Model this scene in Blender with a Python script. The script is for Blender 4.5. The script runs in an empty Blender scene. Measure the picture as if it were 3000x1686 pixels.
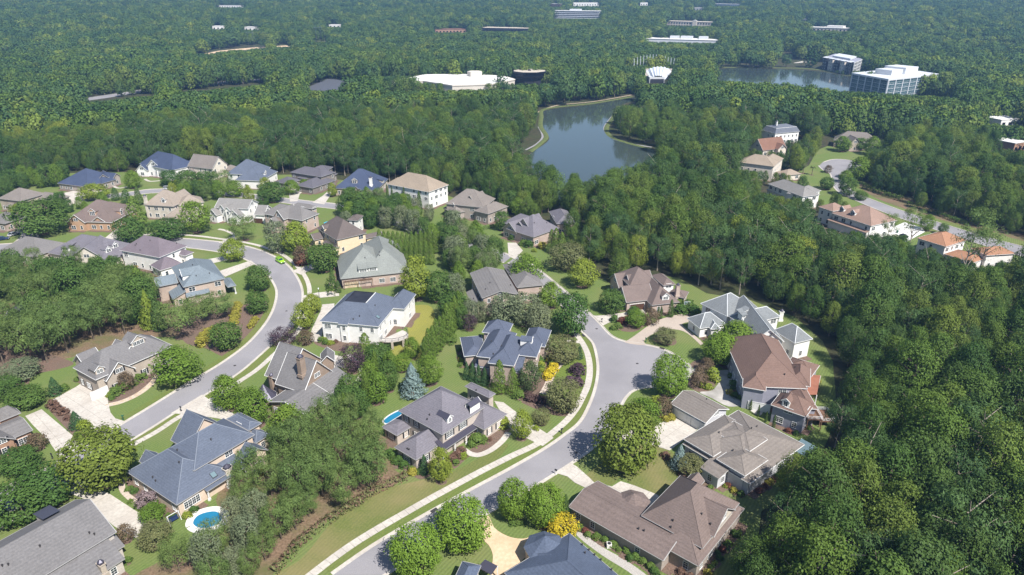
import bpy, bmesh, math, random, json
import numpy as np
from mathutils import Vector, Matrix, noise
rad = math.radians
SC = bpy.context.scene
COL = SC.collection

# ------------------------------------------------------------------ camera, sky, sun, exposure
cam = bpy.data.cameras.new('camera')
cam.lens = 24.0; cam.sensor_width = 36.0; cam.clip_start = 1.0; cam.clip_end = 12000.0
cam_o = bpy.data.objects.new('camera', cam); COL.objects.link(cam_o)
cam_o.location = (0, 0, 96.6); cam_o.rotation_euler = (rad(90 - 24.0), 0, 0)
SC.camera = cam_o
SUN_EL = 52.0; SUN_DIR = Vector((0.60, -0.80, 0)).normalized()      # horizontal direction towards the sun
world = bpy.data.worlds.new('World'); SC.world = world; world.use_nodes = True
wn = world.node_tree.nodes; wl = world.node_tree.links
sky = wn.new('ShaderNodeTexSky'); sky.sky_type = 'NISHITA'; sky.sun_disc = False
sky.sun_elevation = rad(SUN_EL); sky.sun_rotation = math.atan2(SUN_DIR.x, SUN_DIR.y)
sky.air_density = 1.0; sky.dust_density = 0.6; sky.ozone_density = 1.0
wn['Background'].inputs['Strength'].default_value = 0.09
wl.new(sky.outputs['Color'], wn['Background'].inputs['Color'])
sun = bpy.data.lights.new('sun', 'SUN'); sun.energy = 5.0; sun.angle = rad(0.5); sun.color = (1.0, 0.965, 0.91)
sun_o = bpy.data.objects.new('sun', sun); COL.objects.link(sun_o)
sv = Vector((SUN_DIR.x * math.cos(rad(SUN_EL)), SUN_DIR.y * math.cos(rad(SUN_EL)), math.sin(rad(SUN_EL))))
sun_o.rotation_euler = sv.to_track_quat('Z', 'Y').to_euler()
SC.view_settings.view_transform = 'Standard'; SC.view_settings.look = 'None'
SC.view_settings.gamma = 1.0; SC.view_settings.use_curve_mapping = False
SC.view_settings.exposure = 0.7
HAZE = 0.00017

# ------------------------------------------------------------------ data, in metres (x right, y away from the drone, z up)
HOUSES = [
    dict(n='tan_blue', l='tan stucco house with big slate blue roof beside the kidney pool', w='tan', r='blue', ridge=1, ws=[dict(t='hip', h=3.4, c=[-69.59, 114.9], a=2.553, L=17.87, W=12.46, p=0.72), dict(t='hip', h=6, c=[-65.24, 120.96], a=0.982, L=14.62, W=11, p=0.72), dict(t='shed', h=2.7, c=[-61.72, 115.21], a=0.982, L=9.74, W=6.5, p=0.32, open=1), dict(t='gable', h=3.9, c=[-56.11, 120.39], a=2.553, L=4.11, W=4.91, p=0.8), dict(t='hip', h=3.3, c=[-59.45, 128.53], a=2.553, L=8.63, W=3.85, p=0.7), dict(t='hip', h=5.2, c=[-61.29, 130.18], a=2.553, L=8, W=3.31, p=0.5), dict(t='gable', h=3.4, c=[-76.85, 118.46], a=-0.588, L=4.16, W=3.64, p=1), dict(t='gable', h=3.4, c=[-70.81, 127.85], a=-0.588, L=6.42, W=9.95, p=1.05)], ex=[['chimney', -59.38, 114.83, 0.27, 2.55, 4.2, 1.7, 'stonew'], ['skylight', -59.84, 116.52, 3.47, -0.59, 0.32], ['skylight', -61.46, 112.76, 4.09, 5.69, 0.72], ['vent', -73.3, 111.51, 4.36, 4.12, 0.72], ['vent', -72.32, 110.6, 4.21, 4.12, 0.72], ['vent', -70.27, 117.02, 6.89, 0.98, 0.72], ['vent', -67.87, 112.64, 7.21, 4.12, 0.72], ['vent', -63.72, 118.92, 8.23, -0.59, 0.72], ['win', -60.53, 118.85, 5.09, -0.59, 1.8], ['win', -64.18, 107.64, 1.71, 5.69, 3.4]]),
    dict(n='grey_long', l='long two-storey house with a plain grey shingle roof at the bottom left', w='lightstone', r='grey', ridge=0, ws=[dict(t='gable', h=5.4, c=[-85.15, 89.57], a=-2.169, L=24.45, W=15, p=0.52), dict(t='shed', h=3, c=[-78, 83.12], a=0.972, L=24.03, W=5.48, p=0.4), dict(t='shed', h=3, c=[-72.25, 94.8], a=0.972, L=1.46, W=3, p=0.45)], ex=[['chimney', -71.35, 88.72, 2.19, -2.17, 2.6, 1.2, 'stone'], ['dormer', -87.5, 99.26, 5.45, -3.74, 2.4, 1.6, 0.52, 'metal'], ['vent', -81.5, 89.49, 7.69, -0.6, 0.52], ['vent', -74.91, 93.88, 6.16, -0.6, 0.52], ['vent', -75.71, 93.85, 6.49, -0.6, 0.52], ['vent', -84.9, 85.01, 7.84, -0.6, 0.52], ['vent', -84.22, 85.43, 7.68, -0.6, 0.52]]),
    dict(n='brick_shutters', l='brown brick house with shuttered windows at the left edge', w='brick', r='greybrown', ridge=0, ws=[dict(t='gable', h=3.4, c=[-115.7, 129.06], a=-2.231, L=7.9, W=9.4, p=0.25), dict(t='hip', h=4.6, c=[-118.43, 132.86], a=-2.231, L=6.22, W=3.2, p=1.35), dict(t='gable', h=3.5, c=[-114.79, 125.49], a=2.482, L=5.46, W=5.02, p=0.75)], ex=[['chimney', -118.54, 131.17, 5.48, -2.23, 2, 1, 'brick']]),
    dict(n='tan_stone', l='tan stone house with gable garage wing and flagstone path', w='stone', r='grey', ridge=0, ws=[dict(t='hip', h=5.4, c=[-103.73, 159.51], a=-2.151, L=21.14, W=11, p=0.8), dict(t='gable', h=4.2, c=[-104.84, 154.58], a=2.562, L=9.02, W=7.74, p=0.95), dict(t='gable', h=6.3, c=[-104.3, 161.27], a=2.562, L=7.16, W=4.95, p=0.95, w='brickt'), dict(t='gable', h=5, c=[-112.17, 157.38], a=0.991, L=4.77, W=7.13, p=0.9), dict(t='hip', h=3.6, c=[-97.8, 164.93], a=3.016, L=6, W=4.47, p=0.5)], ex=[['garage', -105, 148.29, 3.98, -0.58, 4.8, 'white'], ['gdormer', -100.11, 161.01, 8.03, -0.58, 3.6, 1.5, 0.8, ''], ['gdormer', -104.62, 149.67, 6.07, -0.58, 2.2, 1.4, 0.8, '']]),
    dict(n='brick_slate', l='brick house with pale slate blue roof on the inside of the bend', w='brickl', r='slate', ridge=0, ws=[dict(t='hip', h=6.2, c=[-107.52, 215.42], a=2.17, L=20.64, W=13.03, p=0.62), dict(t='gable', h=5.6, c=[-115.91, 209.51], a=0.6, L=6.44, W=7.22, p=0.55), dict(t='shed', h=3, c=[-110.52, 205.19], a=-0.971, L=8.2, W=4.34, p=0.42), dict(t='shed', h=3, c=[-103.66, 205.01], a=0.6, L=7.27, W=1.6, p=0.5), dict(t='hip', h=3.1, c=[-96.91, 214.22], a=2.17, L=8.04, W=2.7, p=0.6, open=1)], ex=[['gdormer', -109.85, 208.93, 6.77, 3.74, 4.2, 1.8, 0.62, ''], ['vent', -107.94, 213.91, 9.49, 3.74, 0.62], ['vent', -101.18, 210.51, 7.85, 5.31, 0.62], ['vent', -104.65, 208.29, 7.93, 5.31, 0.62]]),
    dict(n='white_plum', l='white house with plum brown hip roof and lower sunroom', w='white', r='plum', ridge=0, ws=[dict(t='hip', h=6.3, c=[-133.94, 239.1], a=2.752, L=19.72, W=12.84, p=0.72), dict(t='hip', h=4.3, c=[-125.7, 240.34], a=2.752, L=11.33, W=4, p=0.7), dict(t='hip', h=3.4, c=[-125.37, 229.83], a=0.867, L=8.44, W=7.75, p=0.75)], ex=[['vent', -133.58, 237.23, 9.77, 4.32, 0.72], ['vent', -139, 237.39, 8.39, 4.32, 0.72], ['vent', -139.32, 236.94, 8, 4.32, 0.72], ['vent', -136.43, 234.35, 7.06, 4.32, 0.72], ['vent', -125.29, 239.69, 7.79, 5.89, 0.72]]),
    dict(n='greygreen', l='pale pinkish brick house with grey green roof and twin shed dormers', w='brickp', r='greygreen', ridge=0, ws=[dict(t='hip', h=3.9, c=[-53.2, 228.48], a=1.857, L=21.81, W=18.33, p=0.8), dict(t='hip', h=3.9, c=[-47.89, 234.29], a=1.857, L=30.28, W=16.17, p=0.8), dict(t='shed', h=2.8, c=[-62.12, 232.58], a=0.287, L=2.42, W=4, p=0.2)], ex=[['shedd', -51.67, 218.86, 4.89, 5, 3, 1.5, 0.8, ''], ['shedd', -48.43, 219.87, 5.04, 5, 3, 1.5, 0.8, ''], ['garage', -55.57, 216.84, 1.41, 5, 4.8, 'tan'], ['pergola', -57.99, 215.91, -48.75, 218.71], ['vent', -51.64, 223.4, 8.35, 5, 0.8], ['vent', -47.07, 226.63, 9.26, 3.43, 0.8], ['vent', -47.32, 225.2, 8.74, 3.43, 0.8], ['vent', -46.76, 224.97, 8.59, 5, 0.8]]),
    dict(n='white_blue', l='tall white house with blue grey roof and flat black roof well', w='white', r='blue', ridge=0, ws=[dict(t='deck', h=6.4, c=[-45.54, 186.1], a=1.376, L=19, W=18.12, p=0.75, run=5.7), dict(t='hip', h=6.4, c=[-34.52, 192.54], a=1.376, L=11, W=5.93, p=0.95), dict(t='shed', h=6.2, c=[-48.64, 179.17], a=-0.195, L=3.1, W=5, p=0.7)], ex=[['win', -36.95, 184.96, 2.66, -0.19, 1.2], ['win', -35.95, 187.64, 1.57, 4.52, 1.2], ['vent', -46.15, 177.67, 7.21, 4.52, 0.75], ['vent', -44.39, 178.27, 7.92, 4.52, 0.75], ['vent', -40.62, 182.96, 9.11, -0.19, 0.75], ['skylight', -39.17, 178.88, 7.45, -0.19, 0.75], ['patio', -35.35, 176.75, 1.38, 5, 2.6]]),
    dict(n='turret_brick', l='brown brick house with tall chimneys and a round metal turret roof', w='brickb', r='grey', ridge=0, ws=[dict(t='gable', h=5.4, c=[-56.61, 153.83], a=2.668, L=7.8, W=13, p=1), dict(t='gable', h=4.6, c=[-52.88, 149.91], a=2.668, L=9.5, W=11.05, p=1.15), dict(t='gable', h=5.6, c=[-49.17, 158.7], a=1.813, L=4.99, W=3.58, p=1), dict(t='gable', h=3.6, c=[-52.1, 142.16], a=1.097, L=9.5, W=11.48, p=0.3), dict(t='shed', h=3.2, c=[-47.24, 146.17], a=1.097, L=15.9, W=5, p=0.42), dict(t='hip', h=3, c=[-44.54, 143.87], a=1.097, L=6.9, W=2.18, p=0.4)], ex=[['chimney', -52.04, 146.24, 7.62, 2.67, 5.2, 1.7, 'brickb'], ['chimney', -61.08, 149.28, 1.05, 2.67, 4.6, 1.2, 'brickb'], ['cone', -61.33, 143.82, 2.9, 3.2, 3.4, 'metal', 10]]),
    dict(n='grey_tree', l='grey roofed brick house half hidden behind olive trees', w='brickp', r='greyt', ridge=0, ws=[dict(t='gable', h=6, c=[-6.13, 206.87], a=-1.333, L=21.05, W=11.8, p=0.3), dict(t='hip', h=5.6, c=[3.63, 215.42], a=1.809, L=20.67, W=9, p=0.5), dict(t='shed', h=2.9, c=[-12.71, 201.61], a=-1.333, L=11.15, W=2.56, p=0.35)], ex=[['vent', -7.16, 204.07, 7.27, -2.9, 0.3], ['vent', -8.48, 200.41, 6.62, -2.9, 0.3], ['vent', -12.41, 200.17, 3.32, -2.9, 0.35], ['vent', -0.43, 204.37, 6.28, 0.24, 0.3]]),
    dict(n='grey_gables', l='brick and stone house with clustered grey gables and front steps', w='brickp', r='violetgrey', ridge=0, ws=[dict(t='hip', h=4.2, c=[8.61, 267.66], a=0.805, L=15.82, W=15, p=0.8), dict(t='hip', h=4.2, c=[6.29, 272.99], a=2.375, L=18.22, W=11, p=0.7), dict(t='gable', h=3.6, c=[2.16, 269.49], a=0.805, L=9.5, W=8.69, p=0.85, w='stone'), dict(t='gable', h=6, c=[7.88, 268.19], a=0.805, L=9.5, W=6.79, p=1, w='stone'), dict(t='gable', h=6.2, c=[6.03, 268.75], a=0.805, L=8.96, W=3.32, p=0.9, w='stone'), dict(t='hip', h=5, c=[21.48, 280.07], a=1.707, L=17.11, W=8, p=0.6), dict(t='shed', h=2.9, c=[5.24, 262.27], a=-0.288, L=2.46, W=2.5, p=0.3, open=1)], ex=[['chimney', 7.81, 300.03, 0, 0.8, 1.6, 1.3, 'stone'], ['steps', 4.42, 260.74, 0.8], ['vent', 14.32, 267.1, 6.59, -0.77, 0.8], ['vent', 9.04, 263.68, 7.74, -0.77, 0.8]]),
    dict(n='brown_garage', l='brown roofed brick house with brown garage door and corner chimney', w='brickp', r='brown', ridge=0, ws=[dict(t='hip', h=3.3, c=[46.89, 205.1], a=1.83, L=17, W=9.7, p=0.85), dict(t='gable', h=3.4, c=[40.17, 202.99], a=0.259, L=9.68, W=8.8, p=0.85), dict(t='gable', h=4.2, c=[40.62, 212.84], a=0.259, L=12.79, W=8.6, p=0.8), dict(t='hip', h=6.2, c=[41.98, 210.88], a=1.83, L=11, W=9.99, p=0.8), dict(t='gable', h=5.6, c=[40.42, 209.52], a=0.259, L=4.57, W=6, p=0.85), dict(t='hip', h=5.2, c=[51.07, 211.81], a=1.83, L=9, W=4.38, p=0.6, w='white'), dict(t='hip', h=3, c=[55.03, 205.35], a=1.114, L=5.58, W=5.49, p=0.5)], ex=[['garage', 40.33, 198.9, 0.94, -1.31, 4.9, 'brown'], ['chimney', 53.96, 202.96, 3.08, 1.83, 4, 1.3, 'brickp'], ['gdormer', 49.14, 197.89, 4.09, 4.97, 2.4, 1.5, 0.85, '']]),
    dict(n='white_estate', l='large white house with grey slate roof and angled wings near the cul-de-sac', w='white', r='estate', ridge=1, ws=[dict(t='gable', h=5.8, c=[70.88, 178.22], a=1.581, L=22.69, W=8.97, p=0.85), dict(t='hip', h=6, c=[66.38, 190.06], a=0.563, L=12, W=10.55, p=0.75), dict(t='hip', h=6, c=[72.23, 182.23], a=0.39, L=14, W=6.11, p=0.85), dict(t='hip', h=3.3, c=[58.82, 184.48], a=0.307, L=9, W=7.23, p=0.8), dict(t='hip', h=3.3, c=[60.15, 182.78], a=1.581, L=7, W=2.9, p=0.9), dict(t='hip', h=5.6, c=[79.65, 171.56], a=1.969, L=8.4, W=6.38, p=0.95)], ex=[['chimney', 84, 191.2, 0, 1.58, 3.4, 1.2, 'white'], ['shedd', 67.15, 180.83, 7.49, 3.53, 1.5, 1.1, 0.85, ''], ['shedd', 67.82, 178.71, 7.23, -1.18, 1.5, 1.1, 0.85, ''], ['vent', 71.69, 166.89, 7.95, 0.01, 0.85], ['vent', 72.43, 166.89, 8.2, 0.01, 0.85]]),
    dict(n='brown_siding', l='grey siding house with brown hip roof and white garage doors', w='siding', r='brownred', ridge=0, ws=[dict(t='hip', h=6.2, c=[65.7, 155.3], a=1.5, L=25, W=14.71, p=0.75), dict(t='hip', h=6.3, c=[60.5, 146.03], a=1.22, L=8.43, W=5.39, p=0.8), dict(t='hip', h=6.3, c=[65.19, 158.97], a=1.162, L=8.89, W=5.17, p=0.8), dict(t='hip', h=6.25, c=[72.45, 148.46], a=1.178, L=9.36, W=5.3, p=0.8), dict(t='hip', h=5, c=[66.89, 137.23], a=-0.67, L=8.02, W=6.69, p=0.8), dict(t='hip', h=4.8, c=[70.21, 140.24], a=1.5, L=9, W=4.63, p=0.55), dict(t='hip', h=4.6, c=[76.18, 155.56], a=2.478, L=7, W=6.93, p=0.5)], ex=[['garage', 60.88, 141.84, 2.59, 4.36, 5, 'white'], ['gdormer', 64.39, 135.62, 5.41, -2.24, 1.7, 1.7, 0.8, ''], ['awning', [73.21, 144.21], [75.79, 144.21], [80.44, 153.29], [77.71, 153.55]], ['woodd', 71.33, 136.2, 1.5], ['vent', 71.84, 150.05, 7.43, 2.75, 0.8], ['vent', 67.36, 145.31, 8.17, 4.64, 0.75]]),
    dict(n='modern_grey', l='sprawling pale grey house with low taupe roofs beside the woods', w='palegrey', r='taupe', ridge=0, ws=[dict(t='gable', h=3.2, c=[45.37, 139.1], a=-0.897, L=10.32, W=9, p=0.42), dict(t='hip', h=4.4, c=[46.33, 126.15], a=0.674, L=15, W=7.84, p=0.38), dict(t='hip', h=4.6, c=[48.7, 117.17], a=0.674, L=8.25, W=6.92, p=0.38), dict(t='hip', h=3.3, c=[51.32, 124.14], a=0.674, L=20.8, W=17, p=0.36), dict(t='hip', h=5.4, c=[50.67, 124.37], a=2.244, L=8.6, W=6.71, p=0.3), dict(t='shed', h=3, c=[42.89, 116.03], a=-0.897, L=4.76, W=4.13, p=0.2)], ex=[['garage', 41.14, 137.83, 0.95, -2.47, 4.8, 'white'], ['garage', 43.53, 134.86, 1.1, -2.47, 4.8, 'white'], ['vent', 53.19, 125.79, 6.14, 0.67, 0.36], ['vent', 55.27, 128, 5.06, 0.67, 0.36], ['vent', 47.41, 119.55, 4.91, 3.82, 0.36], ['vent', 47.39, 140.76, 3.99, 0.67, 0.42], ['vent', 45.83, 124.94, 5.64, -0.9, 0.38], ['canopy', [61.45, 123.06], [65.24, 126.63], [67.55, 123.43], [63.83, 119.82]]]),
    dict(n='ranch_brown', l='sprawling brown roofed brick house with a row of round shrubs along its wall', w='brickg', r='brown', ridge=0, ws=[dict(t='gable', h=3.1, c=[22.25, 101.51], a=-0.716, L=20.84, W=10, p=0.25), dict(t='hip', h=4.6, c=[34.27, 102.19], a=-2.287, L=15.4, W=12.5, p=0.85), dict(t='gable', h=4.8, c=[36.75, 100.81], a=2.426, L=7.7, W=9.18, p=0.75, w='stonew'), dict(t='hip', h=3.3, c=[35.5, 99.59], a=0.855, L=18.99, W=9, p=0.5), dict(t='gable', h=3, c=[35.98, 110.37], a=-2.287, L=7.75, W=3, p=0.85), dict(t='gable', h=3, c=[30.28, 105.49], a=-2.287, L=5.85, W=3, p=0.85), dict(t='gable', h=4.6, c=[35.35, 101.94], a=0.855, L=8.78, W=5.62, p=0.75)], ex=[['cone', 24.06, 106.42, 3.4, 2.9, 1.9, 'roof', 8], ['vent', 23.54, 97.67, 3.83, -2.29, 0.25], ['vent', 24.47, 97.14, 3.88, -2.29, 0.25], ['vent', 29.28, 96.88, 4.95, -2.29, 0.85], ['vent', 29.77, 97.74, 5.76, -2.29, 0.85], ['vent', 34.96, 97.93, 7.08, -0.72, 0.85], ['vent', 36.44, 96.77, 5.8, 4, 0.75]]),
    dict(n='blue_bottom', l='blue shingle roofed house cut by the bottom edge of the photo', w='tan', r='blued', ridge=0, ws=[dict(t='hip', h=3.3, c=[11.14, 84.31], a=-0.912, L=21, W=15.14, p=0.55), dict(t='hip', h=3.3, c=[7.12, 88.94], a=-1.343, L=9, W=5.92, p=0.55), dict(t='hip', h=3.2, c=[-8.38, 85.8], a=-1.857, L=9, W=3.38, p=0.6)], ex=[['cone', 5.98, 93.89, 3.9, 3.4, 2.6, 'roof', 8], ['canopyd', [-6.04, 89.55], [-4.81, 91.31], [-2.56, 89.86], [-3.59, 87.91]], ['vent', 12.74, 94.06, 3.48, 0.66, 0.55], ['vent', 13.84, 92.94, 3.38, 0.66, 0.55], ['vent', 12.94, 91.32, 4.31, 0.66, 0.55], ['vent', 14.72, 91.77, 3.39, 0.66, 0.55], ['vent', 15.72, 90.66, 3.33, 0.66, 0.55], ['vent', 17.27, 88.35, 3.43, 0.66, 0.55]]),
    dict(n='brown_pool', l='yellow tan house with steep dark brown hip roof near a turquoise umbrella', w='yellowtan', r='brownd', ridge=0, ws=[dict(t='hip', h=6, c=[-68.48, 259.69], a=2.25, L=18.12, W=12.8, p=0.85), dict(t='gable', h=3.2, c=[-70.44, 249.65], a=2.25, L=9.5, W=3.01, p=0.7), dict(t='gable', h=3.2, c=[-78.68, 259.44], a=0.68, L=4.44, W=5.2, p=0.7), dict(t='hip', h=3.2, c=[-63.11, 256.03], a=0.68, L=7.61, W=4.42, p=0.6), dict(t='gable', h=2.8, c=[-56.87, 262.92], a=0.68, L=7.6, W=4, p=0.5), dict(t='hip', h=6, c=[-66.21, 276.11], a=1.412, L=7, W=4.53, p=0.5, w='white')], ex=[['gdormer', -75.37, 258.53, 6.26, 3.82, 2.2, 1.4, 0.85, '']]),
    dict(n='grey_turquoise', l='grey roofed brick house with sharp brick gable beside the turquoise umbrella', w='brickp', r='greyt', ridge=0, ws=[dict(t='hip', h=5.8, c=[-95.46, 282.42], a=2.69, L=21.86, W=10.61, p=0.7), dict(t='gable', h=5.8, c=[-96.77, 279.76], a=1.119, L=9.5, W=6.41, p=1.2), dict(t='gable', h=3.4, c=[-99.91, 277.14], a=1.119, L=6.82, W=5.07, p=1.2), dict(t='hip', h=5.2, c=[-93.07, 295.15], a=2.69, L=11.27, W=3.72, p=0.6)], ex=[]),
    dict(n='white_gables', l='pale house with light grey roof and three steep front gables', w='white', r='greyl', ridge=0, ws=[dict(t='gable', h=6.4, c=[-122.81, 293.46], a=2.986, L=15.76, W=10, p=0.55), dict(t='gable', h=3.6, c=[-120.59, 289.23], a=1.415, L=9.5, W=5.57, p=1.1), dict(t='gable', h=3.6, c=[-129.99, 291.92], a=1.12, L=9.5, W=5.16, p=1), dict(t='gable', h=6, c=[-126, 292.88], a=1.135, L=9.5, W=3.64, p=1.1), dict(t='gable', h=6, c=[-123.75, 290.72], a=1.415, L=9.5, W=3.03, p=1.1), dict(t='gable', h=4, c=[-110.1, 290.41], a=-0.155, L=4.85, W=8.8, p=0.7)], ex=[['garage', -111.66, 286.63, 1.75, -1.73, 4.2, 'brown']]),
    dict(n='white_navy', l='white farmhouse style house with navy roof and white front gables', w='white', r='navy', ridge=0, ws=[dict(t='hip', h=5.6, c=[-189.75, 371.61], a=2.59, L=29.11, W=15, p=0.85), dict(t='gable', h=3.4, c=[-201.73, 370.96], a=1.474, L=9.5, W=6.78, p=0.9), dict(t='gable', h=5.6, c=[-194.52, 370.89], a=1.362, L=9.5, W=8.04, p=0.9), dict(t='gable', h=3.6, c=[-190.48, 369.91], a=1.717, L=9.5, W=7.84, p=0.9), dict(t='hip', h=3.8, c=[-187.07, 378.66], a=1.826, L=10, W=4.05, p=0.9), dict(t='gable', h=3.8, c=[-180.69, 377.68], a=1.435, L=9.5, W=5, p=0.9)], ex=[]),
    dict(n='tan_gable', l='cream house with plain tan grey roof and a large end gable', w='cream', r='taupe', ridge=0, ws=[dict(t='gable', h=6, c=[-166, 367.55], a=2.754, L=17.36, W=11.6, p=0.95), dict(t='gable', h=4.4, c=[-171.34, 373.96], a=1.183, L=9.5, W=4.23, p=1), dict(t='gable', h=3.4, c=[-173.59, 366.94], a=1.571, L=9.5, W=4.26, p=0.9), dict(t='hip', h=3.4, c=[-155.16, 370.9], a=1.183, L=7, W=6.48, p=0.6)], ex=[]),
    dict(n='white_blue_far', l='white house with broad blue hip roof and corner chimney beside the wood', w='white', r='blue', ridge=0, ws=[dict(t='hip', h=6, c=[-139.57, 356.07], a=3.009, L=16.88, W=16, p=0.75), dict(t='hip', h=4.4, c=[-134.05, 351.54], a=1.438, L=19.38, W=14, p=0.75)], ex=[['chimney', -161.32, 390.07, 0, 3.01, 3, 1.2, 'white'], ['gdormer', -128.57, 349.48, 5.36, -0.13, 2.2, 1.5, 0.75, '']]),
    dict(n='prairie_dark', l='dark grey prairie style house with low layered hip roofs', w='darkstone', r='violetgreyd', ridge=0, ws=[dict(t='hip', h=6.4, c=[-104.25, 351.1], a=2.654, L=21.13, W=11, p=0.45), dict(t='hip', h=5.4, c=[-101.83, 350.21], a=2.654, L=10, W=8.02, p=0.45), dict(t='hip', h=3.2, c=[-116.03, 345.56], a=2.654, L=9.07, W=9, p=0.5), dict(t='hip', h=4.2, c=[-107.52, 349.98], a=1.083, L=7, W=6.04, p=0.45), dict(t='hip', h=3.2, c=[-100.5, 341.64], a=1.083, L=16.86, W=11, p=0.5), dict(t='hip', h=6.2, c=[-101.44, 359.93], a=3.007, L=9, W=6.99, p=0.45), dict(t='hip', h=3.6, c=[-98.16, 354.97], a=1.414, L=9.15, W=8, p=0.45)], ex=[['chimney', -116.59, 391.07, 0, 2.65, 2.2, 1.5, 'white']]),
    dict(n='stone_navy', l='pale stone house with long navy roof and white chimney', w='stone', r='navy', ridge=0, ws=[dict(t='hip', h=3.7, c=[-76.37, 338.79], a=3.045, L=22.04, W=20, p=0.75), dict(t='hip', h=3.6, c=[-71.23, 330.36], a=1.474, L=8, W=6.49, p=0.8), dict(t='gable', h=3.8, c=[-76.7, 332.88], a=1.474, L=9.5, W=2.17, p=1.2)], ex=[['chimney', -69.79, 329.48, 4.98, 3.04, 4.2, 1.6, 'white'], ['gdormer', -78.33, 331.62, 5.68, 4.62, 2.6, 1.8, 0.75, ''], ['shedd', -65.55, 339.57, 3.94, 6.19, 3.6, 1.5, 0.75, '']]),
    dict(n='white_villa', l='three-storey white villa with tan tiled hip roof and arched windows', w='white', r='tantile', ridge=0, ws=[dict(t='hip', h=8.4, c=[-45.32, 319.91], a=2.571, L=25.89, W=14.88, p=0.7), dict(t='hip', h=8, c=[-55.48, 324.3], a=1, L=8, W=7.34, p=0.7)], ex=[]),
    dict(n='brown_brick', l='brown brick house with taupe hip roof and copper porch roof', w='brickg', r='taupe', ridge=0, ws=[dict(t='hip', h=6.2, c=[-18.81, 299.7], a=2.812, L=18.43, W=15, p=0.75), dict(t='hip', h=4.8, c=[-9.22, 292.98], a=0.912, L=14.35, W=8, p=0.6), dict(t='gable', h=6.2, c=[-16.3, 299.34], a=0.961, L=9.5, W=7.95, p=0.95), dict(t='hip', h=3.4, c=[-26.12, 295.49], a=2.171, L=10, W=5.64, p=0.7)], ex=[['gdormer', -26.27, 294.72, 4.98, 3.74, 1.8, 1.3, 0.7, '']]),
    dict(n='greybrown_left', l='pale stone house with wide taupe hip roof at the left edge', w='stone', r='taupe', ridge=0, ws=[dict(t='hip', h=5.6, c=[-229.67, 309.89], a=2.836, L=13.94, W=13.14, p=0.6), dict(t='hip', h=3.8, c=[-219.09, 313.29], a=2.836, L=14, W=9.11, p=0.55), dict(t='hip', h=3.2, c=[-228.97, 303.25], a=2.836, L=8.45, W=5, p=0.3)], ex=[]),
    dict(n='navy_left', l='brick house with dark navy roof below the wood at the left', w='brickg', r='navy', ridge=0, ws=[dict(t='hip', h=3.3, c=[-219.67, 346.57], a=2.795, L=20.22, W=20, p=0.62), dict(t='gable', h=4.6, c=[-213.15, 349.3], a=2.058, L=9.5, W=4.76, p=0.9), dict(t='hip', h=3.3, c=[-214.5, 346.64], a=2.795, L=14, W=8.54, p=0.6), dict(t='gable', h=4, c=[-211.16, 351.43], a=2.795, L=9.5, W=4.67, p=0.9)], ex=[]),
    dict(n='brown_front', l='brown brick and stone house with brown roof behind the dark oak', w='brickt', r='brown', ridge=0, ws=[dict(t='hip', h=3.9, c=[-179.51, 286.33], a=3.057, L=20.71, W=19, p=0.72), dict(t='gable', h=3.9, c=[-184.82, 280.76], a=1.486, L=9.5, W=8.06, p=0.85), dict(t='gable', h=3.9, c=[-175.55, 281.48], a=1.486, L=9.5, W=6.53, p=0.7), dict(t='hip', h=4.2, c=[-178.4, 288.94], a=1.486, L=19.36, W=14, p=0.6)], ex=[['gdormer', -179.49, 279.61, 5.89, 4.63, 3, 1.9, 0.72, ''], ['gdormer', -170.14, 285.09, 4.54, 6.2, 2, 2, 0.72, '']]),
    dict(n='tan_eyebrow', l='tan house with beige roof, eyebrow dormer and end chimney', w='stonew', r='tanroof', ridge=0, ws=[dict(t='hip', h=6.2, c=[-156.43, 298.99], a=2.977, L=14.57, W=13, p=0.85), dict(t='gable', h=6.2, c=[-153.66, 301.93], a=1.406, L=13.56, W=7, p=0.9), dict(t='hip', h=6, c=[-146.61, 299.92], a=0.548, L=10.47, W=10, p=0.6), dict(t='hip', h=3.4, c=[-146.4, 288.34], a=1.406, L=11, W=9.15, p=0.75)], ex=[['chimney', -163.67, 294.47, 6.91, 2.98, 3.2, 1.3, 'stonew'], ['gdormer', -155.37, 293.56, 7.28, 4.55, 2, 1.6, 0.85, '']]),
    dict(n='purple_dormers', l='low house with purple grey roof and white dormers beside the street', w='cream', r='violetgrey', ridge=0, ws=[dict(t='hip', h=3.4, c=[-159.48, 245.02], a=2.777, L=28.84, W=18, p=0.62), dict(t='gable', h=3.6, c=[-156.5, 239.5], a=1.64, L=12.76, W=14, p=0.75)], ex=[['shedd', -168.19, 240.58, 4.46, 4.35, 3.4, 1.5, 0.62, ''], ['gdormer', -149.34, 241.24, 5.61, 5.92, 2.4, 1.5, 0.62, ''], ['gdormer', -150, 237.61, 5.2, 5.92, 2.4, 1.5, 0.62, '']]),
    dict(n='grey_left_edge', l='low grey roofed house partly hidden by trees at the left edge', w='cream', r='greyt', ridge=0, ws=[dict(t='hip', h=3.4, c=[-184.87, 246.92], a=2.863, L=18.75, W=15, p=0.6)], ex=[]),
    dict(n='stub_left', l='small brick gabled house end cut by the left edge', w='brickp', r='greybrown', ridge=0, ws=[dict(t='hip', h=3.6, c=[-217.94, 281.3], a=1.283, L=10, W=9.32, p=0.7)], ex=[]),
    dict(n='dark_left', l='dark roofed house corner at the left edge beside the pines', w='siding', r='dgrey', ridge=0, ws=[dict(t='hip', h=3.6, c=[-148.24, 189.3], a=0.443, L=14, W=12.15, p=0.6)], ex=[]),
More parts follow.
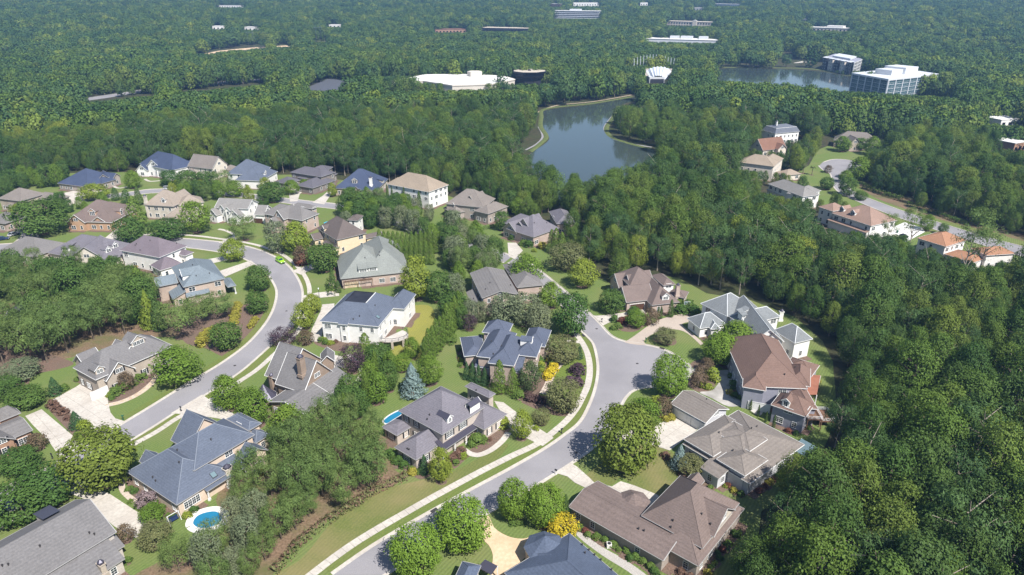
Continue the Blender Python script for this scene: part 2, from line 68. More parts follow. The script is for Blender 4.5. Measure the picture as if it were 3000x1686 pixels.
    dict(n='mansard', l='white mansion with grey mansard roof and tall white chimneys', w='white', r='mansard', ridge=0, ws=[dict(t='deck', h=7.2, c=[178.84, 457.38], a=0.372, L=20.41, W=13, p=1.6, run=1.8, hiptop=1), dict(t='hip', h=6.6, c=[173.97, 458.46], a=1.943, L=12.28, W=10, p=0.5)], ex=[['chimney', 182.21, 501.22, 0, 0.37, 3.4, 1.1, 'white'], ['chimney', 174.25, 454.65, 10.08, 0.37, 3.6, 1.1, 'white'], ['chimney', 211.21, 512.85, 0, 0.37, 3, 1.1, 'white']]),
    dict(n='redbrown', l='small house with steep red brown gable roof beside tall cypresses', w='cream', r='redbrown', ridge=0, ws=[dict(t='gable', h=3.6, c=[159.16, 422.77], a=-2.744, L=18.47, W=11.8, p=1), dict(t='gable', h=4, c=[163.97, 420.86], a=1.969, L=9.5, W=7.03, p=0.8)], ex=[]),
    dict(n='tan_villa', l='cream villa with tan tile roof and round corner bay', w='cream', r='tantile', ridge=0, ws=[dict(t='hip', h=8, c=[134.33, 366.8], a=2.574, L=18.54, W=13, p=0.6), dict(t='hip', h=7.6, c=[140.88, 369.69], a=1.003, L=23.16, W=10, p=0.6), dict(t='hip', h=3, c=[149.7, 362.52], a=0.377, L=10.11, W=8.19, p=0.5)], ex=[]),
    dict(n='grey_villa', l='pale house with layered grey hip roofs below the cream villa', w='white', r='greyl', ridge=0, ws=[dict(t='hip', h=6.2, c=[135.37, 319.52], a=1.926, L=24.11, W=10, p=0.6), dict(t='hip', h=5.6, c=[139.64, 316.98], a=0.735, L=16.39, W=9, p=0.55), dict(t='shed', h=3, c=[129.97, 324.11], a=-1.215, L=13.26, W=3, p=0.2)], ex=[]),
    dict(n='grey_wood', l='grey brown gabled house at the edge of the dark wood above the cul-de-sac', w='stone', r='taupe', ridge=0, ws=[dict(t='hip', h=4.2, c=[222, 441.43], a=2.669, L=25.24, W=14, p=0.75), dict(t='gable', h=4.6, c=[215.77, 433.01], a=1.571, L=9.5, W=7.42, p=1)], ex=[]),
    dict(n='tile_villa', l='long white villa with red brown tile roof and white dormers', w='white', r='redtile', ridge=0, ws=[dict(t='hip', h=6.4, c=[149.07, 276.33], a=2.038, L=19.19, W=16, p=0.6), dict(t='hip', h=6.8, c=[140.69, 287.78], a=0.468, L=9, W=7.71, p=0.55), dict(t='shed', h=3.4, c=[142.36, 273.54], a=-1.103, L=19.36, W=4, p=0.3)], ex=[['gdormer', 140.76, 279.73, 7.66, 3.61, 2.2, 1.5, 0.6, ''], ['gdormer', 143.16, 274.67, 7.56, 3.61, 2.2, 1.5, 0.6, '']]),
    dict(n='terracotta', l='white villa with bright terracotta tile roof behind tall pines', w='white', r='terracotta', ridge=0, ws=[dict(t='hip', h=6.4, c=[166.03, 248.54], a=0.525, L=14, W=11.18, p=0.5), dict(t='hip', h=3.6, c=[169.24, 237.71], a=2.095, L=10.44, W=9, p=0.4), dict(t='hip', h=5.6, c=[179.22, 237.89], a=0.152, L=12, W=7.65, p=0.45)], ex=[]),
    dict(n='violet_porch', l='stone house with violet grey roof, arched dormers and standing seam metal porch', w='stonep', r='violetgrey', ridge=0, ws=[dict(t='hip', h=6.2, c=[-16.37, 133.51], a=2.446, L=14.28, W=13.7, p=0.75), dict(t='hip', h=3.2, c=[-19.76, 125.08], a=0.875, L=10.79, W=6.84, p=0.7), dict(t='hip', h=2.9, c=[-26.17, 131.76], a=0.875, L=6.03, W=5.13, p=0.3), dict(t='hip', h=3.3, c=[-8.04, 136.14], a=2.446, L=11, W=8.06, p=0.75), dict(t='hip', h=4.6, c=[-7.91, 144.16], a=2.446, L=7.99, W=2.3, p=0.6), dict(t='shed', h=2.8, c=[-12.3, 127.82], a=0.875, L=11.71, W=2.6, p=0.4, open=1, rc='metal')], ex=[['gdormer', -13.85, 127.05, 6.99, 5.59, 1.5, 1.5, 0.75, ''], ['gdormer', -8.05, 134.05, 7.02, 0.88, 1.5, 1.5, 0.75, ''], ['vent', -22.76, 121.61, 3.75, 4.02, 0.7], ['vent', -22.37, 121.32, 3.78, 4.02, 0.7], ['vent', -19.03, 128.1, 6.94, 4.02, 0.75], ['vent', -18.56, 128.85, 7.6, 4.02, 0.75], ['vent', -8.81, 143.62, 4.69, 4.02, 0.6]]),
    dict(n='cul_blue', l='brick house with dark blue roof behind twin green conifers beside the big cul-de-sac', w='brickp', r='navyroof', ridge=0, ws=[dict(t='hip', h=6.2, c=[-1.21, 161.21], a=1.347, L=15, W=6.9, p=0.8), dict(t='hip', h=6.2, c=[-4.07, 164.59], a=1.347, L=15, W=7.54, p=0.75), dict(t='hip', h=6, c=[4.58, 163.09], a=1.347, L=9, W=6.02, p=0.75), dict(t='hip', h=5.4, c=[7.06, 170.27], a=1.347, L=10, W=6.31, p=0.7), dict(t='hip', h=3.8, c=[-10.91, 168.21], a=1.742, L=11, W=6.03, p=0.5), dict(t='hip', h=6.4, c=[-4.08, 174.01], a=2.918, L=7.25, W=7, p=0.75), dict(t='shed', h=2.9, c=[-7.77, 159.15], a=-0.224, L=3.95, W=2.6, p=0.3, open=1), dict(t='shed', h=3.2, c=[2.06, 157.06], a=-0.224, L=2.01, W=5, p=0.5)], ex=[['gdormer', 5.44, 162.99, 7.61, -0.22, 1.8, 1.2, 0.75, ''], ['vent', -5.56, 162.08, 8.35, 2.92, 0.75], ['vent', -2.75, 160.46, 7.89, 2.92, 0.8], ['vent', -4.92, 157.93, 6.79, 4.49, 0.75]])]
ROADS = dict(main_street=[[[-31.96, 90.54], [-26.22, 97], [-17.57, 104.96], [-9.07, 112.21], [0, 119.74], [7.75, 126.65], [12.79, 132.04], [16.5, 136.66], [19.65, 144.07], [22.27, 152.77], [23.9, 161.41], [24.39, 168.9], [24.11, 176.95], [22.74, 181.21], [21.18, 185.41], [20.24, 190.25], [18.46, 197.52], [14.85, 207.14], [10.19, 219.32], [4.39, 231.78], [-1.29, 240.18]], [[-23.24, 90.54], [-14.85, 98.37], [-5.39, 106.3], [3.72, 113.78], [10.41, 119.74], [17.51, 126.65], [21.59, 132.04], [24.93, 138.92], [26.92, 144.07], [28.69, 147.92], [31.04, 151.13], [33.6, 152.6], [36.55, 153.1], [39.86, 153.1], [43.22, 154.1], [45.92, 156.48], [48.35, 160.16], [48.65, 163.79], [46.82, 168.32], [43.13, 173.05], [37.96, 175.7], [33.22, 177.37], [29.82, 180.56], [27.16, 188.38], [24.17, 197.52], [18.64, 212.1], [12.33, 226.97], [7.07, 238.46], [1.99, 248.02]]], curved_street=[[[-110.7, 106.59], [-106.63, 112.62], [-100.87, 119.85], [-97.58, 126.53], [-94.34, 133.51], [-93.17, 136.38], [-89.72, 144.07], [-85.32, 154.44], [-80.65, 164.71], [-77.56, 174.68], [-76.39, 184.52], [-76.55, 195.05], [-78.44, 206.6], [-80.94, 214.94], [-85.13, 223.25], [-91.54, 233.42], [-96.43, 238.46], [-101.63, 243.34], [-108.48, 248.38], [-115.64, 251.72], [-126.68, 255.52], [-137.42, 257.85], [-148.42, 257.85], [-159.54, 255.52], [-170.06, 252.47], [-182.16, 250.23], [-194.08, 248.02], [-205.31, 245.12]], [[-106.83, 101.37], [-100.28, 107.37], [-95.7, 115.83], [-92.31, 122.65], [-88.94, 129.31], [-85.77, 135.83], [-82.71, 142.72], [-78.17, 151.45], [-74.37, 160.51], [-72.46, 167.93], [-70.46, 177.37], [-68.22, 186.78], [-68.29, 195.05], [-70.08, 205.26], [-72.82, 214.94], [-77.49, 225.41], [-84.55, 237.44], [-92.59, 246.56], [-100.94, 253.61], [-108.71, 258.24], [-117.51, 261.81], [-126.31, 264.24], [-134.92, 266.29], [-144.88, 267.95], [-156.03, 267.54], [-166.04, 265.06], [-175.67, 262.21], [-188.37, 260.21], [-194.93, 261.81], [-204.99, 260.21], [-214.38, 257.85]]], upper_street=[[[-218.46, 311.26], [-206.34, 321.29], [-190.57, 329.5], [-182.71, 334.36], [-162.03, 334.36], [-135.47, 327.71], [-116.12, 320.15], [-97.54, 312.89], [-79.81, 306.44], [-61.53, 293.74], [-43.91, 277.42], [-28.11, 264.65], [-13.51, 252.85], [-2.85, 240.18]], [[-221.85, 316.76], [-209.64, 327.12], [-193.69, 335.59], [-185.74, 340.61], [-164.71, 340.61], [-137.9, 334.36], [-118.34, 327.12], [-99.53, 320.15], [-81.53, 313.99], [-62.99, 301.76], [-45.03, 285.61], [-28.76, 271.76], [-13.85, 260.21], [0, 246.56]]], side_street=[[[-202.22, 260.21], [-203.72, 266.7], [-206.44, 273.05], [-213.11, 278.76], [-220.83, 281.46], [-233.17, 284.22]], [[-190.25, 261.01], [-196.36, 266.7], [-201.4, 272.62], [-207.53, 278.76], [-216.12, 283.29], [-236.51, 288.91]]], cul_de_sac_street=[[[178.4, 390.95], [176.8, 381.4], [177.42, 373.76], [172.73, 359.28], [167.43, 344.46], [165.97, 333.13], [167.46, 323.6], [170.48, 309.1], [175.35, 293.74], [180.82, 281.46], [184.97, 270.9], [189.36, 261.81], [195.56, 250.23], [201.79, 240.18]], [[183.83, 399.24], [193.21, 406.98], [201.04, 406.1], [204, 400.93], [198.71, 387.72], [192.13, 376.78], [184.29, 367.84], [178.47, 356.5], [175.22, 344.46], [174.39, 333.13], [177.49, 320.15], [181.69, 305.92], [187.11, 292.76], [191.73, 282.38], [196.34, 273.05], [203.28, 261.81], [210.01, 251.72]]], parkway=[[[-394.9, 611.94], [-379.1, 638.96], [-369.1, 659.65], [-358.61, 683.93], [-348.53, 705.07], [-330.04, 725.62], [-298.64, 754.3], [-276.35, 774.51], [-243.15, 788.73], [-204.12, 816.34]], [[-406.39, 631.01], [-389.42, 657.53], [-379.47, 679.39], [-369.04, 705.07], [-358.16, 725.67], [-337.58, 743.23], [-305, 771.27], [-282.14, 791.69], [-248.52, 807.09], [-208.77, 835.92]]], lake_road=[[[245.26, 915.82], [276.01, 920.67], [327.27, 912.27], [374.49, 903.73], [392.79, 881.63], [404.02, 843.22], [413.31, 810.58]], [[252.48, 944.06], [282.63, 943.87], [335.07, 935.1], [361.27, 945.78], [376.97, 951.56], [389.3, 936.77], [407.82, 906.85], [417.2, 870.35], [425.58, 835.94]]], spur_road=[[[350.4, 938.06], [369.01, 982.65], [389.78, 1032.91], [402.91, 1061.32]], [[383.96, 952], [390.76, 988.29], [401.13, 1031.8], [408.54, 1060.25]]])
LAKES = [[[11.59, 379.85], [11.01, 420.49], [18.82, 441.85], [23.78, 457.57], [25.53, 469.77], [24.06, 483.77], [21.68, 508.89], [23.71, 546.86], [26.62, 576.87], [38.77, 590.44], [51.2, 597.45], [69.31, 608.26], [89.33, 629.06], [109.38, 647.09], [129.96, 668.29], [118.37, 638.96], [101.37, 619.44], [90.27, 590.44], [82.15, 554.47], [73.86, 522.37], [69.76, 498.56], [70.19, 474.35], [77.57, 456.49], [85.93, 441.85], [90.02, 431.9], [82.09, 379.85], [67.89, 338.08], [46.45, 320.15], [26.54, 320.15], [13.06, 338.08]], [[242.23, 863.48], [266.86, 888.79], [316.84, 881.83], [360.08, 867.26], [377.29, 835.71], [380.84, 797.47], [355.76, 735.81], [311.7, 653.31], [267.81, 623.25], [238.55, 653.31], [222.11, 705.07], [217.17, 762.82]]]
BANKS = [[[[11.14, 426.13], [17.94, 448.02], [23.53, 472.05], [21.18, 508.89], [23.23, 548.37], [26.33, 583.58], [39.2, 597.45], [70.1, 615.67], [111.66, 655.41]], 3.6], [[[91.78, 601.01], [79.75, 546.86], [68.28, 498.56], [69.1, 469.77], [76.91, 452.22], [89.31, 433.86]], 3.6], [[[241.28, 900.23], [322.06, 897.05], [367.1, 885.03], [386.43, 856.94], [392.55, 816.38]], 7]]
PATHS = [['lake_path', [[8.68, 431.9], [15.7, 448.02], [21.17, 472.05], [19.66, 508.89]], 1.6, 'asph'], ['lake_path', [[21.01, 570.3], [39.75, 606.43], [71.11, 625.18], [113.37, 666.11]], 2.2, 'sand'], ['lake_path', [[85.72, 570.3], [76.62, 539.44], [67.29, 498.56], [69.65, 465.27], [78.83, 450.11], [90.42, 439.82]], 2.2, 'asph']]
SIDEWALKS = [[[[-36.87, 89.32], [-32.72, 94.75], [-29.53, 98.45], [-25.56, 102.36], [-21.16, 106.4], [-16.81, 110.36], [-12.22, 114.32], [-7.73, 118.15], [-3.61, 121.47], [0, 124.32], [5.72, 128.54], [9.82, 133.24], [13.49, 138.21], [16.17, 143.31], [17.97, 147.92], [19.97, 153.93], [21.31, 161.59], [21.59, 169.87], [20.84, 176.32], [19.35, 182.3], [17.72, 187.92]], 1.7], [[[-100.68, 100.12], [-98.36, 104.59], [-95.15, 110.15], [-91.34, 118.26], [-87.23, 127.65], [-83.79, 133.38], [-81.46, 138.78], [-77.02, 145.59], [-72.52, 155.45], [-69.97, 161.23], [-67.94, 169.48], [-65.87, 178.85], [-65.07, 186.78], [-66.36, 197.52], [-68.46, 209.32], [-71.06, 218.44], [-75.97, 229.19], [-82.92, 240.18], [-90.45, 249.49], [-98.31, 255.91], [-103.61, 259.42], [-111.98, 263.42], [-121.66, 266.7], [-128.78, 269.21], [-135.64, 270.9], [-147.05, 272.62], [-157.73, 270.9]], 1.5]]
DRIVES = [['concrete', 3.6, -0.61, [[-116.71, 146.67], [-114.29, 152.77], [-113.67, 155.28], [-111.59, 155.28], [-104.12, 149.83], [-101.91, 145.59], [-98.89, 141.09], [-96.41, 138.64], [-92.86, 137.22], [-95.76, 131.25], [-100.74, 135.14], [-109.67, 141.68]]], ['concrete', 3.6, -0.719, [[-118.97, 139.64], [-116.81, 142.57], [-111.51, 138.49], [-103.62, 132.44], [-98.66, 128.41], [-97.12, 127.78], [-100.16, 121], [-101.36, 123.84], [-103.24, 126.03], [-107.36, 129.95], [-114.78, 135.97]]], ['concrete', 4.2, -0.593, [[-95.93, 115.61], [-94.27, 118.49], [-88.72, 113.89], [-83.69, 112], [-72.64, 105.06], [-70.56, 101.64], [-71.06, 99.06], [-77.64, 102.64], [-87.25, 110.05], [-91.01, 111.69]]], ['concrete', 3.6, -0.54, [[-83.96, 140.8], [-79.72, 149.19], [-75.38, 145.59], [-64.41, 137.78], [-64.81, 135.69], [-70.8, 138.49], [-78.73, 140.36]]], ['concrete', 3.6, 1.698, [[-60.07, 178], [-61.2, 185.64], [-61.74, 197.52], [-62.51, 203.15], [-58.65, 203.93], [-57.95, 200.04], [-59.5, 193.83], [-57.4, 183.4], [-56.57, 177.37]]], ['concrete', 0, 0, [[-54.02, 171.25], [-47.97, 168.7], [-45.96, 162.32], [-51.1, 164.16]]], ['concrete', 3.4, -0.947, [[-4.49, 146.21], [-2.15, 145.59], [1.01, 141.38], [5.31, 135.83], [9.69, 130.86], [7.02, 127.78], [3.57, 130.6], [0.4, 133.51], [-0.98, 135.42], [-1.08, 138.92], [-3.22, 142.57]]], ['concrete', 3.6, 0.63, [[24.65, 195.78], [26.61, 194.8], [28.82, 195.05], [35.05, 196.77], [43.3, 200.04], [43.17, 196.28], [37.67, 192.62], [31.56, 191.19], [27.58, 187.46]]], ['paver', 0, 0, [[33.19, 177.16], [34.66, 178.85], [36.91, 181.43], [43.25, 189.08], [49.22, 193.83], [57.38, 196.28], [57.29, 191.43], [52.79, 189.08], [54.3, 183.4], [56.1, 176.32], [55.39, 175.09], [54.27, 179.06], [52.02, 184.29], [48.04, 185.64], [43.64, 183.4], [38.97, 178], [39.12, 175.5]]], ['oldconcrete', 0, 0, [[48.02, 162.32], [53.04, 161.77], [56.35, 161.23], [59.71, 161.23], [57.85, 154.27], [55.83, 148.87], [58.87, 146.52], [60.78, 143.61], [62.55, 143.31], [60.49, 139.64], [57.76, 143.76], [54.09, 143.76], [50.98, 147.45], [48.48, 150.32], [51.65, 150.96], [54.85, 155.79], [53.31, 159.62], [47.99, 159.8]]], ['concrete', 3.8, -0.825, [[21.67, 132.71], [27.46, 133.78], [32.7, 133.78], [35.73, 136.8], [39.86, 138.78], [44.14, 134.32], [35.7, 126.16], [32.08, 128.29], [26.88, 130.08], [20.92, 129.82]]], ['concrete', 3.4, -0.718, [[9.72, 118.26], [13.22, 121.47], [14.19, 120.54], [16.32, 117.26], [17.61, 114.96], [21.03, 114.1], [23.06, 115.72], [25.87, 114.32], [30.32, 111.38], [29.23, 107.56], [27.1, 107.56], [22.87, 108.75], [18.48, 112.62], [15.12, 113.89], [13.3, 115.28], [11.86, 117.26]]], ['stamped', 0, 0, [[-6.37, 103.74], [-4.75, 105.44], [-3.45, 102.18], [-0.98, 100.03], [1.17, 99.32], [2.73, 99.41], [3.99, 100.2], [5.18, 98.8], [1.37, 93.37], [-1.83, 90.23], [-3.63, 89.47], [-3.51, 94.18], [-3.61, 95.57], [-4.3, 97.51], [-5.39, 99.06]]], ['concrete', 0, 0, [[-1.81, 261.81], [1.67, 261.81], [4.32, 252.85], [1.05, 243.69], [-1.32, 246.56]]], ['concrete', 0, 0, [[-112.73, 334.36], [-114.97, 349.06], [-106.02, 345.11], [-106.52, 331.91], [-104.17, 320.15], [-107.49, 319.01]]], ['concrete', 0, 0, [[-96.44, 317.88], [-94.28, 328.9], [-93.65, 338.08], [-91.01, 334.36], [-90.38, 324.76], [-89.83, 314.54]]], ['concrete', 0, 0, [[-226.49, 334.36], [-219.73, 340.61], [-212.35, 328.9], [-220.35, 329.5]]], ['concrete', 0, 0, [[-214.82, 320.15], [-207.53, 319.01], [-205.5, 311.8]]], ['concrete', 0, 0, [[-168.31, 261.01], [-170.7, 280.56], [-161.56, 266.7], [-161.78, 261.01]]], ['concrete', 0, 0, [[-121.11, 240.88], [-110.32, 247.29], [-106.99, 244.4], [-110.49, 241.58], [-115.29, 237.44]]], ['concrete', 0, 0, [[-107.82, 231.45], [-99.69, 242.28], [-96.8, 238.8], [-103.35, 226.34]]], ['concrete', 0, 0, [[-119.74, 261.81], [-116.72, 270.9], [-114.02, 266.7], [-113.83, 259.42]]], ['white', 0, 0, [[166.76, 282.38], [173.85, 287.96], [177.36, 280.56], [175.88, 275.22], [157.48, 259.42], [149.43, 251.72], [155.62, 266.7]]], ['concrete', 0, 0, [[-225.14, 288.91], [-211.5, 281.92], [-209.59, 277.87], [-218.13, 279.66]]], ['concrete', 0, 0, [[-80.96, 231.78], [-75.69, 238.8], [-73.33, 234.75], [-76.57, 228.24]]], ['concrete', 0, 0, [[-71.15, 209.87], [-66.57, 212.66], [-59.72, 214.37], [-58.45, 209.87], [-65.41, 208.22], [-69.85, 206.06]]], ['concrete', 0, 0, [[201.71, 394.23], [209.29, 397.56], [208.13, 390.95], [197.63, 384.54]]], ['concrete', 0, 0, [[-220.48, 314.54], [-227.42, 331.91], [-220.49, 343.17], [-208.89, 338.08], [-210.69, 311.8]]], ['darkpark', 0, 0, [[-208.04, 722.46], [-204.51, 786.1], [-156.51, 763.14], [-129.85, 705.07], [-128.47, 643], [-164.34, 623.25], [-186.07, 653.31]]], ['concrete', 0, 0, [[369.85, 944.62], [405.87, 978.93], [414.07, 942.6], [414.17, 891.79], [394.37, 885.33], [383.38, 921.81]]]]
WALKS = [['flagstone_path', 'flag', 1.5, [[-101.25, 144.52], [-98.98, 145.74], [-96.4, 149.19], [-95.33, 154.44], [-95.67, 158.39], [-98.76, 162.32]], 1], ['front_walk', 'concrete', 1.5, [[-10.92, 126.53], [-9.37, 125.05], [-7.65, 124.57], [-5.25, 125.91], [-2.52, 129.31], [-0.8, 132.97]], 0], ['flagstone_path', 'flag', 1.5, [[-64.11, 220.82], [-62.2, 216.38], [-60.69, 211.54]], 1], ['front_walk', 'concrete', 1.4, [[-126.4, 278.76], [-122.78, 276.98], [-116.14, 270.9]], 0], ['front_walk', 'tanwalk', 2, [[14.13, 166.03], [11.16, 160.51], [9.43, 153.6], [7.91, 149.51]], 0], ['front_walk', 'concrete', 1.6, [[16.15, 178], [20.13, 177.37]], 0], ['garden_path', 'tanwalk', 1.2, [[-82.4, 116.92], [-82.4, 114.96], [-80.9, 112.62], [-77, 109.55]], 0], ['front_walk', 'concrete', 1.6, [[-46.67, 169.87], [-42.58, 164.16], [-40.54, 159.62], [-41.85, 151.94]], 0], ['front_walk', 'concrete', 1.4, [[-208.82, 347.73], [-202.86, 343.17], [-200.31, 345.76]], 0], ['front_walk', 'concrete', 1.4, [[-198.57, 361.38], [-193.43, 356.5], [-188.61, 357.88]], 0]]
CLEAR = [[[-275.04, 338.08], [-255.72, 345.76], [-253.43, 364.95], [-247.48, 373.76], [-223.94, 376.02], [-199.06, 376.02], [-177.67, 370.78], [-150.4, 368.57], [-122.86, 370.78], [-91.88, 359.28], [-62.47, 347.73], [-34.25, 331.91], [-12.87, 309.1], [0, 293.74], [20.07, 270.9], [22.44, 254.75], [24.96, 230.16], [32.91, 223.86], [35.75, 217.85], [44.92, 230.16], [60.08, 225.41], [66.42, 212.1], [79.81, 206.6], [89.79, 193.83], [91.87, 178], [89.75, 166.03], [81.84, 145.59], [74.08, 131.38], [68.59, 123.84], [59.81, 114.75], [49.88, 106.59], [46.21, 97.51], [35.49, 82.3], [0, 75.86], [-48.87, 75.86], [-92.31, 75.86], [-149.19, 142.57]], [[194.15, 431.9], [232.91, 472.05], [254.27, 463.04], [233.82, 422.35], [208.49, 395.88], [190.07, 364.95], [184.52, 338.08], [190.11, 303.83], [201, 280.56], [219.02, 256.68], [205.71, 238.46], [176.77, 233.42], [162.79, 249.12], [152.12, 249.12], [148.8, 258.63], [154.1, 301.25], [146.99, 314.54], [144.48, 338.08], [150.94, 364.95], [172.78, 391.76]]]
BEDS = [['mulch', [[-101.09, 196.77], [-90.59, 201.84], [-85.73, 203.93], [-81.04, 200.04], [-75.57, 186.78], [-76.36, 176.95], [-79.92, 168.32], [-89.15, 173.86], [-95.38, 176.32], [-101.01, 184.96]]], ['mulch', [[-149.99, 175.91], [-125.99, 167.55], [-121.81, 164.53], [-125.12, 161.41], [-129.24, 159.09], [-126.89, 151.94], [-131.12, 153.6], [-141.92, 158.74]]], ['straw', [[-171.87, 201.33], [-156.2, 206.6], [-137.85, 214.94], [-114.95, 201.33], [-101.24, 189.08], [-100.37, 181.21], [-111.1, 180.13], [-125.26, 167.93], [-147.04, 166.03]]], ['straw', [[-54.93, 128.79], [-49.28, 136.8], [-41.39, 138.21], [-30.5, 132.71], [-25.19, 119.17], [-23.09, 117.48], [-24.5, 114.75], [-29.96, 109.55], [-36.43, 104.68], [-41.47, 96.66], [-43.57, 89.47], [-54.99, 85.07], [-67.77, 89.47], [-63.92, 94.18], [-56.57, 101.01], [-61.14, 112.62], [-54.82, 119.17]]], ['mulch', [[-104.12, 149.83], [-102.43, 150.32], [-100.08, 155.28], [-99.91, 161.41], [-96.72, 159.62], [-95.6, 154.44], [-96.73, 149.51], [-99.31, 146.05], [-101.83, 145.59]]], ['mulch', [[-116.04, 144.07], [-115.01, 145.59], [-105.79, 138.21], [-101.28, 132.97], [-97.44, 129.31], [-98.75, 128.03], [-102.99, 132.04], [-110.09, 138.21]]], ['mulch', [[-0.88, 150.32], [3.75, 162.32], [7.71, 167.93], [11.94, 166.03], [9.51, 155.28], [7.01, 148.71], [11.91, 143.31], [15.91, 140.36], [11.68, 139.64], [5.11, 143.31]]], ['mulch', [[30.96, 186.78], [33.73, 191.43], [40.23, 195.05], [43.9, 191.43], [41.14, 187.92], [37.34, 184.07], [34.23, 184.07], [31.85, 185.64]]], ['mulch', [[41.89, 179.06], [44.77, 182.3], [47.62, 181.21], [48.66, 178], [47.41, 175.5], [44, 175.91]]], ['mulch', [[47, 158.74], [50.61, 166.03], [54.67, 166.97], [55.8, 162.32], [54.58, 156.14], [51.43, 151.13], [48.57, 150.32], [46.25, 153.6]]], ['mulch', [[-82.55, 116.92], [-81.94, 118.6], [-75.06, 110.56], [-69.04, 103.74], [-71.06, 103.74], [-76.65, 109.55]]], ['mulch', [[-58.89, 181.21], [-54.51, 178], [-48.77, 174.88], [-48.58, 171.85], [-54.48, 173.86], [-58.27, 176.95]]], ['mulch', [[-9.18, 124.44], [-7.64, 124.2], [-4.62, 125.66], [-1.96, 128.79], [-0.81, 133.38], [-1.62, 134.73], [-4.74, 130.08], [-8.57, 127.53], [-10.75, 125.05], [-13.52, 121.47], [-12.64, 119.74]]], ['mulch', [[-26.11, 120.31], [-22.96, 119.17], [-19.66, 116.37], [-17.59, 117.48], [-18.52, 119.17], [-24.39, 123.84]]], ['gravel', [[12.17, 101.01], [13.57, 101.91], [16.69, 97.51], [20.68, 94.18], [24.34, 90.23], [25.73, 87.97], [23.93, 87.97], [20.87, 91.39], [16.44, 95.41]]], ['yellowlawn', [[-32.99, 201.84], [-27.49, 202.62], [-24.34, 193.83], [-24.7, 182.3], [-27, 175.91], [-25.05, 167.93], [-28.7, 166.4], [-34.37, 166.03], [-35.82, 171.85], [-34, 175.91], [-31.75, 181.21], [-32.66, 191.43]]], ['brightlawn', [[5.17, 145.59], [9.14, 157], [13.25, 164.16], [19.45, 169.87], [20.62, 166.03], [20.64, 160.51], [19.4, 153.6], [17.44, 147.92], [14.35, 141.83], [10.17, 142.57]]], ['drylawn', [[13.69, 114.75], [23.03, 125.05], [30.04, 130.08], [33.74, 128.79], [37.21, 123.24], [37.52, 118.04], [32.27, 110.56], [27.01, 112.62], [23.38, 116.92], [20.87, 114.53], [17.39, 115.61]]], ['mulch', [[-82.09, 206.6], [-78.54, 202.62], [-75.73, 193.83], [-75.87, 184.52], [-76.36, 176.95], [-78.72, 186.78], [-80.75, 197.52]]], ['drylawn', [[-34.17, 106.59], [-28.44, 112.62], [-21.69, 115.28], [-13.29, 118.6], [-3.12, 127.53], [-0.78, 128.79], [-4.5, 121.24], [-20.63, 107.56], [-29.8, 98.8], [-36.52, 90.23], [-42.6, 90.23], [-38.85, 94.18]]], ['straw', [[183.6, 351.06], [191.48, 338.08], [199.62, 303.83], [207.79, 281.92], [220.69, 266.7], [214.94, 258.63], [203.5, 275.22], [187.86, 299.72], [179.21, 327.12]]], ['drylawn', [[179.37, 347.73], [179.21, 327.12], [187.86, 299.72], [200.74, 270.9], [203.5, 275.22], [190.68, 304.87], [183.01, 334.97]]]]
POOLS = [[[[-62.41, 103.28], [-62.51, 105.25], [-61.31, 106.3], [-59.31, 106.59], [-57.53, 105.15], [-57.24, 103.56], [-58.89, 102.18], [-60.64, 102.09]], 1.4], [[[-30.98, 137.36], [-30.03, 139.64], [-27.55, 141.97], [-26.76, 141.24], [-28.93, 137.93], [-30.18, 136.52]], 0.6]]
HEDGES = [[[[181.69, 343.17], [184.36, 330.7], [189.1, 320.15]], 2.4, 2.6], [[[188.87, 313.44], [192.7, 302.79], [195.75, 291.79], [197.2, 286.55]], 2.2, 2], [[[-31.84, 108.55], [-28.44, 112.62], [-22.65, 116.92]], 2.2, 1.4], [[[-40.44, 97.51], [-36.2, 103.74], [-31.84, 108.55]], 2, 1.4], [[[-42.85, 91], [-41.36, 94.18], [-40.44, 97.51]], 2, 1.4], [[[-19.94, 268.79], [-14.58, 276.1], [-4.47, 283.29]], 1.8, 1.4], [[[-90.16, 218.44], [-87.22, 206.6]], 1.4, 2.4], [[[-63.89, 218.44], [-60.85, 209.32]], 2.2, 3]]
